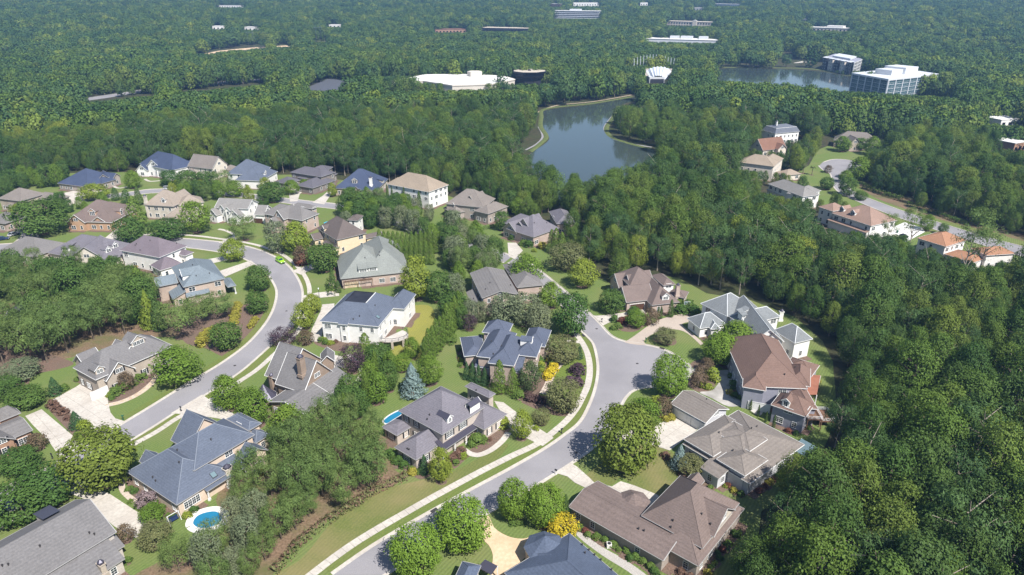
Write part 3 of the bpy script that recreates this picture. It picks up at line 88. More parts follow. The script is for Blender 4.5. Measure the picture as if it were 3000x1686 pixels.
TREES = [['oak', -85.89, 114.87, 12.65, 12.47], ['dark', -93.8, 109.11, 8.83, 8.92], ['dark', -96.52, 104.96, 7.82, 10.02], ['dark', -106.12, 118.88, 5.3, 7.05], ['crape', -107.64, 126.9, 4.04, 4.48], ['holly', -103.49, 135.11, 4.58, 3.88], ['dark', -121.48, 144.28, 4.58, 8.08], ['holly', -117.42, 149.56, 5.08, 3.85], ['dark', -128.66, 147.96, 5.56, 7.37], ['grey', -131.6, 157.34, 4.84, 9.1], ['limecon', -110.64, 186.59, 12.74, 6.21], ['cypress', -107.28, 185.01, 10.09, 4.54], ['pine', -98.55, 180.56, 11.62, 10.09], ['pine', -96.96, 188.99, 9.15, 8.4], ['pine', -93.11, 194.02, 8, 9.67], ['dark', -82.39, 173.78, 7.82, 7.86], ['dark', -86.76, 214.71, 9.25, 7.01], ['dark', -81.67, 197.63, 6.59, 6.77], ['maple', -88.01, 155.01, 10.17, 11.44], ['crape', -100.12, 151.66, 5.12, 3.89], ['leyland', -125.19, 209.59, 10.47, 6.86], ['oak2', -197.58, 272.27, 14.15, 19.25], ['lime', -219.35, 290.94, 7.56, 7.89], ['lime', -205.32, 324.53, 7.3, 13.37], ['cypress', -193.26, 322.04, 6.29, 4.32], ['cypress', -185.69, 317.72, 6.49, 5.58], ['cypress', -177.8, 314.1, 8.85, 3.89], ['leyland', -162.09, 281.06, 13.9, 9.09], ['dark', -155.04, 261.41, 10.63, 10.35], ['dark', -142.77, 266.46, 8.24, 13.35], ['maple', -133.33, 274.28, 13.84, 11.77], ['maple', -195.22, 343.43, 9.26, 7.9], ['dark', -178.71, 348.23, 8.04, 8.54], ['dark', -161.73, 331.67, 12.25, 9.34], ['dark', -153.32, 332.03, 11.65, 10.21], ['pine', -143.59, 329.02, 12.93, 10.12], ['maple', -137.38, 328.3, 7.98, 8.44], ['pine', -110.33, 264.7, 10.28, 10.6], ['lime', -106.06, 242.95, 8.6, 8.56], ['grey', -92.04, 251.14, 12.63, 8.25], ['lime', -84.05, 249.99, 13.01, 10.34], ['crape', -78.88, 237.79, 7.51, 5.35], ['dark', -68.85, 232.05, 10.19, 10.22], ['cypress', -61.57, 214.71, 7.99, 2.81], ['cypress', -59.39, 212.94, 4.46, 2.33], ['lime', -63.55, 186.19, 8.63, 6.44], ['lime', -64, 197.33, 6.49, 5.67], ['plum', -67.03, 176.67, 4.67, 7.19], ['crape', -60.36, 176.48, 4.43, 4.79], ['plum', -43.24, 160.99, 7.78, 6.65], ['leyland', -40.25, 164.3, 9.96, 5.25], ['dark', -36.79, 163.53, 6.8, 6.74], ['maple', -34.07, 145.84, 8.83, 6.15], ['dark', -37.98, 139.73, 7.28, 5.96], ['blue', -25.44, 149.05, 9.48, 6.59], ['dark', -31.9, 151, 8.74, 4.56], ['maple', -29.88, 161.45, 4.79, 5.57], ['maple', -21.67, 154.67, 8.13, 6.26], ['dark', -18.25, 192.05, 9.13, 8.52], ['maple', -28.22, 167.84, 6.59, 4.4], ['plum', -13.03, 185.2, 4.88, 4.36], ['maple', -70.33, 142.95, 9.61, 6.72], ['maple', -61.29, 135.91, 10.2, 7.1], ['maple', -51.05, 128.92, 10.16, 8.37], ['leyland', -40.28, 136.94, 7.65, 4.89], ['lime', -15.01, 115.77, 8.56, 4.44], ['holly', -18.89, 118.55, 4.84, 2.79], ['bigmaple', -9.32, 97.77, 9.75, 8.99], ['bigmaple', -17.05, 91.3, 9.98, 7.96], ['bigmaple', 0.47, 104.92, 8.85, 5.87], ['bigmaple', 6.34, 103.21, 9.06, 6.72], ['yellow', 9.47, 99.9, 4.74, 5.18], ['cypress', 10.45, 104.62, 6.03, 1.87], ['oak', 24.49, 120.45, 14.73, 11.71], ['maple', 30.95, 135.28, 7.6, 7.42], ['crape', 36.6, 139.93, 5.22, 4.15], ['bigmaple', 39.97, 149.31, 11.1, 8.5], ['crape', 52.53, 160.16, 4.47, 3.88], ['crape', 48.69, 152.93, 5.59, 4.45], ['bigmaple', 57.79, 165.09, 8.8, 8.66], ['maple', 64.31, 171.94, 9.19, 10.11], ['dark', 17.69, 182.09, 13.45, 9.33], ['maple', 12.51, 201.56, 8.66, 7.32], ['grey', 4.24, 188.86, 10.01, 9.65], ['grey', -2.34, 190.02, 9.13, 9.71], ['grey', 8.26, 183.05, 9.33, 7.16], ['maple', 5.01, 218.08, 11.91, 10.62], ['olive', 20.45, 233.3, 9.73, 12.15], ['lime', 24.56, 217.95, 10.2, 9.22], ['dark', 31.58, 197.87, 7.31, 7.65], ['cypress', 50.25, 194.07, 6.09, 2.15], ['cypress', 46.85, 192.75, 4.35, 1.18], ['cypress', 45.89, 192.28, 4.58, 1.18], ['maple', 38.08, 187.29, 5.81, 5.44], ['crape', 42.89, 188.85, 5.64, 5.27], ['olive', 45.02, 176.99, 4.39, 6], ['olive', 13.89, 166.75, 7.39, 8.56], ['holly', 18.96, 167.72, 4.5, 2.3], ['magnolia', 4.62, 151.56, 8.42, 5.63], ['leyland', -3.27, 150.36, 9.61, 4.02], ['leyland', 0.18, 149.53, 7.81, 3.66], ['olive', 12.46, 142.53, 8.13, 8.22], ['lime', 2.22, 130.72, 7.75, 4.56], ['olive', 7.05, 136.52, 3.81, 4.08], ['blue', 36.39, 120.25, 6.14, 3.99], ['olive', 38.44, 118.19, 4.14, 5.12], ['maple', -70.54, 104.07, 4.16, 4.14], ['pinkcrape', -73.59, 107.98, 3.47, 3.57], ['crape', -73.02, 98.71, 3.86, 3.22], ['olive', -66.89, 97.79, 4.72, 5.49], ['leyland', 17.07, 249.01, 10.86, 4.5], ['leyland', 19.22, 247.18, 9.84, 4.47], ['leyland', 15.43, 250.79, 9.69, 4], ['lime', -31.8, 207.43, 15.21, 9.48], ['dark', -23.89, 206.02, 10.13, 9.24], ['grey', -16.35, 195.59, 6.57, 6.5], ['leyland', -19.02, 178.53, 12.14, 5], ['dark', -4.39, 277.33, 8.42, 5.82], ['cypress', -42.21, 299.21, 10.79, 3.1], ['cypress', -51.49, 314.82, 8.65, 1.63], ['cypress', -60.42, 320.41, 8.43, 1.49], ['cypress', -57.65, 317.58, 7.88, 1.48], ['maple', -110.51, 332.08, 7.31, 7.51], ['lime', -123.77, 333.33, 8.37, 6.16], ['dark', -115.65, 318.7, 9.74, 10.18], ['lime', -88.92, 327.78, 7.09, 4.38], ['maple', -105.94, 340.36, 5.44, 5.24], ['maple', 176.87, 354.14, 6.54, 6.87], ['maple', 185.65, 359.42, 12.57, 10.95], ['dark', 166.56, 329.07, 9.5, 7.44], ['dark', 161.29, 340.81, 6.39, 6.29], ['crape', 176.37, 374.42, 4.28, 4.57], ['palm', 162.08, 373.46, 5.47, 5.69], ['palm', 165.55, 369.78, 4.85, 4.14], ['cypress', 156.23, 384.54, 11.56, 3.88], ['cypress', 159.67, 380.7, 13.37, 4.23], ['cypress', 163.51, 380.62, 11.47, 3.85], ['cypress', 156.98, 396.47, 7.92, 2.8], ['maple', 207.43, 427.57, 9.53, 9.84], ['maple', 221.1, 417.98, 11.48, 9.21], ['dark', 219.87, 431.24, 7.71, 7.77], ['cypress', 189.27, 338.9, 15.64, 4.49], ['cypress', 191.09, 335.59, 10.39, 3.44], ['cypress', 192.32, 331.25, 8.92, 3.06], ['maple', 177.34, 277.33, 6.91, 5.82], ['dark', 181.38, 272.14, 4.86, 3.44], ['cypress', 199.16, 308.62, 6.78, 3.52], ['cypress', 201.98, 306.55, 7.38, 3.81], ['dark', 170.29, 322.49, 4.46, 5.66], ['pinetall', 146.46, 251.17, 16.06, 6.11], ['pinetall', 144.09, 232.5, 23.94, 7.4], ['pinetall', 148.34, 206.81, 31.74, 9.98], ['pinetall', 157.24, 211.98, 24.55, 9.12], ['maple', -43.75, 109.03, 4.81, 2.76], ['magnolia', 0, 195, 5.42, 4.33], ['crape', 5.85, 170.58, 4.03, 2.91], ['dark', -61.4, 297.3, 9.28, 9.27], ['dark', -67.64, 293.54, 12.73, 12.19], ['dark', -74.61, 297.3, 10.07, 9.27], ['leyland', -23.8, 163.79, 9.04, 3.25], ['leyland', -23.08, 166.43, 10.27, 3.7], ['leyland', -22.33, 169.13, 9.67, 3.48], ['leyland', -21.56, 171.91, 10.5, 3.78], ['leyland', -20.78, 174.77, 9.93, 3.57], ['leyland', -19.97, 177.7, 9, 3.24], ['leyland', -19.14, 180.71, 10.77, 3.88], ['leyland', -18.29, 183.8, 10.05, 3.62], ['leyland', -17.42, 186.98, 10.68, 3.84], ['leyland', -16.51, 190.25, 10.84, 3.9], ['leyland', -51.57, 250.23, 9.97, 3.59], ['leyland', -49.78, 250.23, 9.29, 3.34], ['leyland', -48, 250.23, 9.14, 3.29], ['leyland', -46.21, 250.23, 9.18, 3.3], ['leyland', -44.42, 250.23, 8.96, 3.23], ['leyland', -42.64, 250.23, 8.89, 3.2], ['leyland', -40.85, 250.23, 8.51, 3.06], ['leyland', -39.07, 250.23, 9.05, 3.26], ['leyland', -37.28, 250.23, 8.97, 3.23], ['leyland', -35.49, 250.23, 9.51, 3.42], ['leyland', -33.71, 250.23, 8.82, 3.17], ['leyland', -31.92, 250.23, 9.56, 3.44], ['leyland', -30.14, 250.23, 9.46, 3.41], ['leyland', -49.72, 241.93, 8.34, 3], ['leyland', -47.75, 241.58, 8.49, 3.05], ['leyland', -45.78, 241.23, 9.04, 3.25], ['leyland', -43.82, 240.88, 9.09, 3.27], ['leyland', -41.86, 240.53, 9.13, 3.29], ['leyland', -39.91, 240.18, 9, 3.24], ['leyland', -37.96, 239.84, 8.29, 2.99], ['leyland', -36.01, 239.49, 8.53, 3.07], ['leyland', -34.08, 239.15, 8.89, 3.2], ['leyland', -32.14, 238.8, 9.12, 3.28], ['leyland', -30.21, 238.46, 8.37, 3.01], ['cypress', 57.91, 144.83, 4.1, 0.98], ['cypress', 59.01, 142.2, 3.17, 0.76], ['cypress', 60.07, 139.64, 3.28, 0.79], ['cypress', 61.1, 137.15, 3.12, 0.75], ['cypress', 62.11, 134.73, 3.79, 0.91], ['holly', -12.06, 157, 5.34, 2.67], ['holly', -10.42, 155.96, 5.66, 2.83], ['holly', -8.8, 154.94, 5.74, 2.87], ['holly', -7.2, 153.93, 5.33, 2.66], ['cypress', -98.9, 336.83, 2.78, 0.67], ['cypress', -98.01, 337.87, 2.58, 0.62], ['cypress', -97.11, 338.92, 2.78, 0.67], ['cypress', -96.22, 339.98, 2.98, 0.71], ['cypress', -95.31, 341.03, 2.55, 0.61], ['cypress', -94.4, 342.1, 2.82, 0.68], ['cypress', -93.49, 343.17, 2.78, 0.67], ['pine', -147.59, 167.57, 13.87, 8.53], ['pine', -141.35, 164.8, 14.81, 8.36], ['pine', -133.74, 164.95, 14.83, 9.01], ['pine', -129.63, 165.57, 14.68, 7.8], ['pine', -146.6, 173.43, 14.22, 7.14], ['pine', -138.91, 171.19, 12.26, 7.17], ['pine', -133.96, 173.49, 13.78, 8.43], ['pine', -127.11, 171.1, 14.46, 7.67], ['pine', -152.62, 176.43, 11.56, 6.22], ['pine', -146.9, 175.66, 13.61, 7.31], ['pine', -140.1, 178.17, 14.93, 8.42], ['pine', -134.81, 176.28, 14.13, 7.84], ['pine', -129.15, 175.57, 14.01, 7.57], ['pine', -124.39, 179.2, 13.15, 7.82], ['dark', -140.12, 182.09, 14.51, 7.45], ['pine', -133.18, 183.03, 13.13, 7.35], ['pine', -129.47, 181.3, 12.58, 7.12], ['pine', -123.23, 181.2, 13.47, 7.81], ['pine', -116.62, 182.37, 14.18, 7.54], ['pine', -160.65, 187.88, 12.9, 6.47], ['dark', -133.88, 189.44, 11.75, 7.06], ['pine', -127.39, 189.25, 14.78, 8.31], ['pine', -123.12, 187.2, 14.69, 8.18], ['dark', -116.89, 189.37, 10.86, 6.45], ['dark', -111.72, 189.16, 11.51, 6.52], ['pine', -132.53, 195.99, 10.27, 5.3], ['pine', -129.56, 192.86, 12.74, 7.01], ['pine', -123.82, 194.75, 12.95, 6.85], ['dark', -116.06, 192.15, 14.76, 8.9], ['pine', -156.64, 198.93, 12.73, 6.88], ['pine', -150.92, 201.51, 12.1, 7.23], ['dark', -141.44, 200.09, 14.79, 9.11], ['pine', -134.01, 199.13, 11.91, 6.42], ['pine', -127.21, 199.86, 13.15, 7.98], ['pine', -123.73, 199.44, 12.47, 6.95], ['pine', -116.82, 199.25, 12.98, 6.89], ['pine', -154.94, 205.28, 10.72, 5.39], ['pine', -150.61, 207.12, 11.47, 6.81], ['pine', -144.36, 203.4, 11.22, 6.25], ['pine', -141.86, 205.27, 13.61, 7.27], ['pine', -134.47, 207.24, 10.08, 5.19], ['pine', -129.69, 206.13, 13.66, 6.87], ['dark', -138.26, 211.49, 12.38, 7.2], ['pine', -168.2, 202.39, 11.28, 6.71], ['dark', -172.15, 207.44, 8.27, 4.35], ['dark', -165.9, 208.56, 9.12, 5.18], ['dark', -161.39, 207.37, 8.04, 4.11], ['pine', -152.31, 207.78, 11.75, 6.4], ['dark', -148.67, 208.73, 10.27, 5.97], ['dark', -141.1, 209.84, 9.05, 5.13], ['dark', -178.07, 212.87, 10.62, 5.42], ['dark', -171.89, 212.47, 10.03, 5.56], ['pine', -166.65, 214.16, 8.43, 4.75], ['dark', -159.46, 213.81, 11.78, 6.5], ['dark', -151.81, 215.47, 11.89, 6.89], ['pine', -145.19, 212.69, 9.42, 4.97], ['pine', -140.91, 214.85, 11.18, 6.1], ['dark', -183.55, 220.2, 10.37, 5.9], ['dark', -178.06, 220.35, 8.15, 4.26], ['pine', -174.04, 220.78, 10.64, 5.77], ['pine', -166.48, 219.92, 9.29, 5.16], ['dark', -161.05, 221.53, 9.5, 5.19], ['pine', -151.42, 219.25, 8.44, 5.05], ['dark', -145.51, 221.61, 9.93, 5], ['pine', -183.62, 225.59, 9.16, 5.32], ['dark', -178.11, 225.8, 10.86, 6.18], ['pine', -171.94, 227.86, 10.72, 5.6], ['pine', -166.78, 225.36, 8.65, 4.58], ['pine', -158.87, 229.33, 10.91, 5.81], ['pine', -45.95, 110.99, 8.72, 4.89], ['pine', -42.74, 109.59, 11.71, 6.96], ['pine', -39, 111.11, 10.39, 6.27], ['pine', -33.77, 107.86, 9.95, 5.66], ['pine', -47.86, 114.11, 10.22, 5.28], ['pine', -42.47, 115.22, 11.28, 6.06], ['pine', -38.85, 112.88, 10.79, 6.43], ['pine', -31.24, 114.84, 8.25, 4.82], ['pine', -29.53, 113.27, 11.53, 6.99], ['pine', -47.61, 119.98, 11.58, 6.7], ['pine', -41.54, 119.33, 8.57, 4.99], ['pine', -36.66, 117.46, 10.8, 5.75], ['pine', -31.76, 118.68, 9.29, 4.98], ['pine', -29.23, 119.07, 9.14, 4.64], ['pine', -51.12, 124.07, 8.49, 5.23], ['pine', -46.11, 123.66, 11.8, 6.76], ['pine', -43.31, 123.64, 8.8, 4.78], ['pine', -38.74, 124.28, 10.91, 5.58], ['pine', -32.71, 122.78, 9.78, 5.99], ['pine', -47.34, 128.46, 8.19, 4.75], ['pine', -43.55, 128.59, 10.38, 5.32], ['pine', -36.55, 128.41, 8.83, 4.42], ['pine', -31.44, 127.79, 9.57, 5.03], ['pine', -42.91, 132.63, 10.47, 5.74], ['pine', -38.81, 134.59, 9.53, 4.87], ['pine', -50.99, 86.41, 8.29, 4.73], ['pine', -59.66, 91.26, 8.07, 4.8], ['grey', -54.51, 92.04, 8.85, 4.99], ['grey', -48.98, 90.12, 6.57, 3.89], ['pine', -46.17, 89.86, 6.81, 3.69], ['pine', -54.05, 93.94, 8.84, 5.44], ['grey', -48.65, 96.01, 8.62, 4.89], ['pine', -45.24, 94.01, 7.34, 4.53], ['grey', -53.44, 101.56, 7.62, 4.11], ['grey', -48.83, 101.49, 9, 4.91], ['pine', -43.88, 99.21, 9.29, 5.53], ['pine', -41.8, 101.69, 8.71, 5.16], ['pine', -53.51, 105.75, 7.31, 4.08], ['pine', -49.66, 104.12, 7.48, 4.28], ['pine', -43.61, 103.93, 7.02, 3.76], ['pine', -40.2, 105.19, 7.17, 4.09], ['pine', -54.83, 110.9, 7.61, 4.58], ['pine', -49.49, 111.21, 9.63, 5.52], ['pine', -54.53, 114.38, 9.36, 5.58], ['maple', -18.74, 220.28, 8.37, 4.54], ['maple', -11.85, 218.73, 9.44, 4.74], ['pine', -8.32, 220.57, 11.47, 5.84], ['pine', -18, 227.81, 11.66, 6.36], ['grey', -11.08, 227.58, 8.59, 5.1], ['grey', -7.63, 228.46, 8.87, 4.88], ['dark', -23, 234.12, 8.06, 4.81], ['grey', -20.59, 230.84, 9.34, 4.91], ['dark', -13.95, 233.95, 9.13, 4.68], ['pine', -7.72, 231.54, 10.19, 5.64], ['grey', -23.15, 239.26, 9.76, 5], ['grey', -20.44, 239.79, 10.85, 6.65], ['grey', -11.28, 240.12, 11.39, 6.5], ['dark', -6.57, 238.73, 10.94, 6.17], ['grey', -23.56, 244.92, 9.01, 4.53], ['maple', -19.92, 242.58, 10.81, 6.17], ['maple', -11.59, 245.63, 10.38, 5.89], ['dark', -23.83, 248.94, 11.83, 6.88], ['grey', -19.83, 249.35, 9.03, 4.84], ['pine', -15.13, 250.79, 9.86, 5.11], ['maple', -31.45, 255.51, 10.22, 5.92], ['grey', -25.04, 256.69, 9.17, 4.71], ['grey', -19.89, 254.96, 9.95, 5.82], ['dark', -28.48, 260.97, 9.21, 4.8], ['maple', -14.72, 261, 9.69, 5.94], ['dark', -36.5, 268.44, 8.84, 4.96], ['grey', -24.17, 268.84, 11.53, 6.75], ['pine', -20.65, 266.35, 9.23, 5.22], ['grey', -41.53, 273.83, 10.48, 6.32], ['dark', -25.72, 272.36, 10.17, 5.76], ['grey', -70.68, 276.94, 8.53, 4.7], ['dark', -61.02, 279.37, 8, 4.91], ['grey', -54.47, 280.17, 9.68, 5.81], ['grey', -47.2, 278.09, 10.85, 6.22], ['maple', -70.5, 284.07, 10.58, 6.46], ['dark', -66.51, 283.47, 10.97, 6.15], ['dark', -59.77, 283.75, 9.49, 5.43], ['dark', -52.66, 284.31, 11.57, 6.52], ['maple', -42.26, 283.28, 8.43, 4.68], ['maple', -69.55, 292.33, 11.87, 6.93], ['dark', -66.52, 290.48, 8.69, 4.76], ['maple', -61.4, 288.55, 10.92, 5.97], ['maple', -46.31, 291.11, 8.53, 5.18], ['maple', -70.16, 297.08, 9.31, 4.93], ['dark', -52.33, 295.59, 10.83, 5.98], ['grey', -65.02, 303.51, 10.43, 5.89], ['pine', -60.85, 301.64, 11.91, 5.98], ['maple', -42.13, 290.09, 6.93, 3.85], ['grey', -36.79, 289.82, 7.52, 4.52], ['maple', -48.94, 293.97, 6.43, 3.45], ['grey', -43.53, 295.57, 8.72, 4.43], ['grey', -58.93, 302.04, 7.39, 3.73], ['grey', -55.31, 302.63, 6.27, 3.46], ['maple', -50.16, 302.34, 8.83, 5.41], ['maple', -64.13, 305.84, 6.58, 3.42], ['dark', -58.71, 306.28, 6.86, 3.46], ['dark', -53.56, 306.83, 8.07, 4.88], ['dark', -48.64, 304.4, 8.34, 4.47], ['dark', -77.66, 311.82, 8.76, 5.43], ['maple', -71.94, 311.01, 7.37, 3.71], ['grey', -67.25, 310.53, 6.94, 3.67], ['grey', -61.96, 310.22, 7.75, 4.73], ['dark', -76.91, 316.19, 8.19, 4.81], ['maple', -69.7, 317.44, 8, 4.09], ['dark', -116.31, 307.79, 8.68, 4.97], ['lime', -125.34, 314.41, 9.48, 5.05], ['lime', -165.93, 323.69, 8.33, 4.42], ['maple', -160.45, 321.77, 8.22, 4.99], ['dark', -152.33, 323.67, 9.31, 5.72], ['pine', -147.9, 319.92, 7.99, 4.65], ['maple', -142.93, 322.32, 9.78, 5.72], ['lime', -165.44, 328.94, 8.44, 4.72], ['maple', -159.82, 326.73, 7.97, 4.67], ['lime', -152.45, 326.08, 8.96, 5.06], ['dark', -203.24, 294.68, 8.69, 4.84], ['dark', -210.83, 303.24, 8.3, 5.14], ['dark', -204.01, 302.07, 6.35, 3.58], ['maple', -195.08, 299.75, 6.3, 3.38], ['maple', -187.78, 304.15, 6.95, 4.27], ['dark', -210.21, 306.96, 8.5, 4.79], ['maple', -202.4, 307.43, 6.02, 3.23], ['maple', -193.98, 312.03, 7.09, 4.36], ['dark', -15.38, 186.07, 7.31, 3.86], ['grey', -12.87, 190.09, 7.61, 4.45], ['grey', -9.59, 190.49, 7.03, 4.08], ['grey', -18.7, 206.09, 9.81, 5.69], ['maple', 2.52, 295.83, 8.89, 5.49], ['dark', 6.86, 297.99, 8.22, 4.39], ['dark', -0.02, 302.15, 10.55, 5.76], ['maple', 7.29, 303.42, 9.24, 5.67], ['dark', -4.15, 307.61, 8.29, 4.34], ['maple', 1.9, 311.15, 10.02, 5.14], ['dark', -6.87, 316, 9.05, 4.97], ['maple', -0.35, 318.29, 8.98, 4.74], ['maple', -8.29, 323.9, 8.27, 4.28], ['dark', -0.11, 324.88, 9.42, 5.78], ['maple', 1.77, 329.41, 10.27, 5.77], ['maple', -256.61, 322.52, 9.15, 5.55], ['maple', -255.21, 327.92, 10.43, 6.19], ['dark', -251.84, 328.55, 8.33, 4.27], ['maple', -266.82, 334.65, 11.04, 6.28], ['dark', -259.4, 336.38, 10.35, 5.89], ['dark', -252.44, 332.34, 9.4, 4.84], ['dark', -265.94, 341.97, 9.09, 4.55], ['dark', -257.11, 342.57, 10.33, 6.27], ['dark', -250.53, 341.13, 8.92, 5.05], ['maple', -243.02, 343.16, 8.07, 4.17], ['maple', -255.16, 348.59, 10.62, 5.94], ['maple', -249, 347.3, 9.9, 6.07], ['dark', -241.28, 346.29, 11.77, 6.93], ['maple', -235.62, 345.81, 11.74, 6.33], ['dark', -249.65, 353.04, 8.29, 5.03], ['maple', -241.49, 354.84, 9.53, 5.45], ['dark', -241.71, 361.27, 10.36, 5.37], ['dark', -145.04, 217.14, 8.91, 5.06], ['dark', -137.19, 213.98, 8.42, 5.12], ['dark', -130.57, 215.99, 8.83, 5.32], ['dark', -150.74, 221.76, 7.12, 3.66], ['dark', -146.55, 221.5, 8.09, 4.96], ['dark', -138.83, 221, 9.93, 5.18], ['maple', -144.32, 227.79, 7.61, 4.01], ['leyland', -39.25, 134.85, 9.84, 2.98], ['dark', -40.43, 138.87, 9.06, 5.19], ['dark', -40.35, 144.31, 8.75, 5.24], ['leyland', -36.34, 144.77, 9.85, 2.99], ['maple', -36.19, 149.12, 9.92, 5.05], ['leyland', -36.15, 156.35, 8.9, 2.75], ['maple', -33.06, 160.06, 6.63, 3.78]]
SHRUBS = [['brown', -114.86, 143.95, 2.38], ['brown', -112.75, 142.3, 2.36], ['brown', -110.42, 140.83, 2.34], ['green', -101.71, 131.78, 1.59], ['green', -100.26, 130.38, 1.74], ['lime', -101.89, 135.02, 2.75], ['green', -101.85, 147.25, 1.56], ['green', -101.78, 149.58, 3.15], ['green', -101.13, 150.87, 3.17], ['green', -100.83, 152.68, 2.67], ['green', -99.44, 155.81, 3.07], ['green', -99.01, 157.33, 2.37], ['green', -116.52, 151.71, 2.13], ['brown', -107.83, 138.31, 1.49], ['gold', -90.55, 175.31, 3.37], ['gold', -91.5, 179.08, 3.43], ['gold', -91.31, 181.6, 3.27], ['gold', -90.76, 183.29, 3.09], ['gold', -86.59, 189.59, 2.96], ['gold', -87.47, 193.39, 3.01], ['gold', -88.45, 197.24, 2.84], ['gold', -89.58, 201.22, 2.67], ['gold', -80.29, 186.78, 2.09], ['gold', -80.44, 189.31, 2.12], ['gold', -80.61, 191.67, 2.14], ['red', -79, 238.22, 5.35], ['lime', -78.13, 240.63, 2.84], ['green', -56.53, 178, 2.01], ['green', -54.65, 176.53, 2], ['lime', -53.03, 176.06, 1.8], ['gold', -21.43, 118.25, 1.91], ['green', -19.93, 118.6, 1.47], ['dark', -26.65, 123.71, 1.97], ['dark', -25.02, 121.96, 2.1], ['dark', -23.54, 120.56, 2.09], ['dark', -27.61, 124.92, 1.99], ['brown', -13.26, 122.91, 2.12], ['brown', -12.21, 124.07, 1.98], ['brown', -11.56, 125.78, 2], ['lime', -10.81, 123.64, 1.67], ['green', -12.41, 121.59, 1.5], ['green', -8.25, 128.92, 3.13], ['green', -6.45, 129.29, 2.04], ['green', -9.37, 127.98, 1.87], ['lime', -2.04, 135.43, 2.76], ['plum', 17.79, 159.85, 3.87], ['plum', 15.34, 154.5, 3.23], ['plum', 17.06, 153.62, 3.04], ['brownplum', 4.51, 146.91, 2.59], ['brownplum', 6.66, 146.28, 2.58], ['brownplum', 8.7, 145.62, 2.4], ['brownplum', 11.1, 143.84, 2.55], ['brownplum', 13.19, 143.33, 2.88], ['yellow', 11.39, 161.32, 2.79], ['yellow', 10.33, 159, 2.76], ['yellow', 9.41, 157.03, 2.55], ['lime', 8, 162.98, 2.25], ['green', 10.87, 163.97, 1.89], ['green', 1.74, 147.67, 3.12], ['dark', 7.44, 165.86, 3.23], ['dark', 32.08, 191.1, 2.56], ['green', 32.41, 185.84, 2.71], ['red', 34.2, 189.52, 2.75], ['tan', 35.82, 191.1, 2.56], ['green', 36.98, 189.66, 3.17], ['dark', 38.69, 195.56, 3.69], ['dark', 36.1, 200.2, 2.66], ['green', 30.8, 185.57, 1.87], ['lime', 53.91, 158.76, 3.12], ['lime', 53.83, 156.05, 2.72], ['lime', 50.3, 152.92, 2.32], ['lime', 51.27, 152.21, 2.13], ['green', 57.81, 152.92, 2.32], ['gold', 56.12, 149.56, 1.93], ['green', 56.86, 147.92, 1.74], ['green', 58.05, 147.25, 1.56], ['green', 58.72, 157.86, 1.83], ['gold', 38.54, 138.44, 1.98], ['gold', 37.01, 137.87, 1.98], ['lime', 36.17, 145.51, 2.57], ['green', 12.98, 101.93, 1.45], ['green', 14.49, 99.85, 1.3], ['green', 16.26, 99.4, 1.69], ['green', 17.6, 98.68, 1.55], ['green', 19.28, 97.67, 1.67], ['green', 21.51, 96.32, 1.65], ['green', 22.76, 94.66, 1.63], ['green', 23.91, 93.28, 1.61], ['green', 24.99, 92.09, 1.6], ['green', 25.61, 91.13, 1.47], ['green', 0, 103.12, 1.47], ['green', 1, 103.1, 1.33], ['green', 2.01, 103.35, 1.2], ['lime', 5.66, 134.15, 1.45], ['dark', 54.16, 196.52, 4.35], ['dark', 56.94, 199.03, 4.39], ['dark', 58.2, 195.14, 3.89], ['green', 54.91, 202.34, 2.9], ['dark', 6.85, 257.03, 3.55], ['green', 4.83, 259.26, 3.3], ['lime', 8.75, 251.76, 1.88], ['gold', 11.99, 255.37, 3.26], ['dark', 0, 265.88, 2.81], ['green', -18.08, 176.85, 3], ['green', -27.71, 152.68, 2.67], ['green', -77.56, 109.29, 1.11], ['green', -80.3, 112.84, 1], ['green', -75.77, 107.8, 1.1], ['dark', 36.1, 121.66, 1.8], ['brown', 34.27, 123.71, 1.97], ['brown', 37.02, 117.49, 2.48], ['lime', -103.12, 148.3, 1.4], ['green', -39.81, 186.32, 2.09], ['lime', -55.65, 178.51, 1.62]]
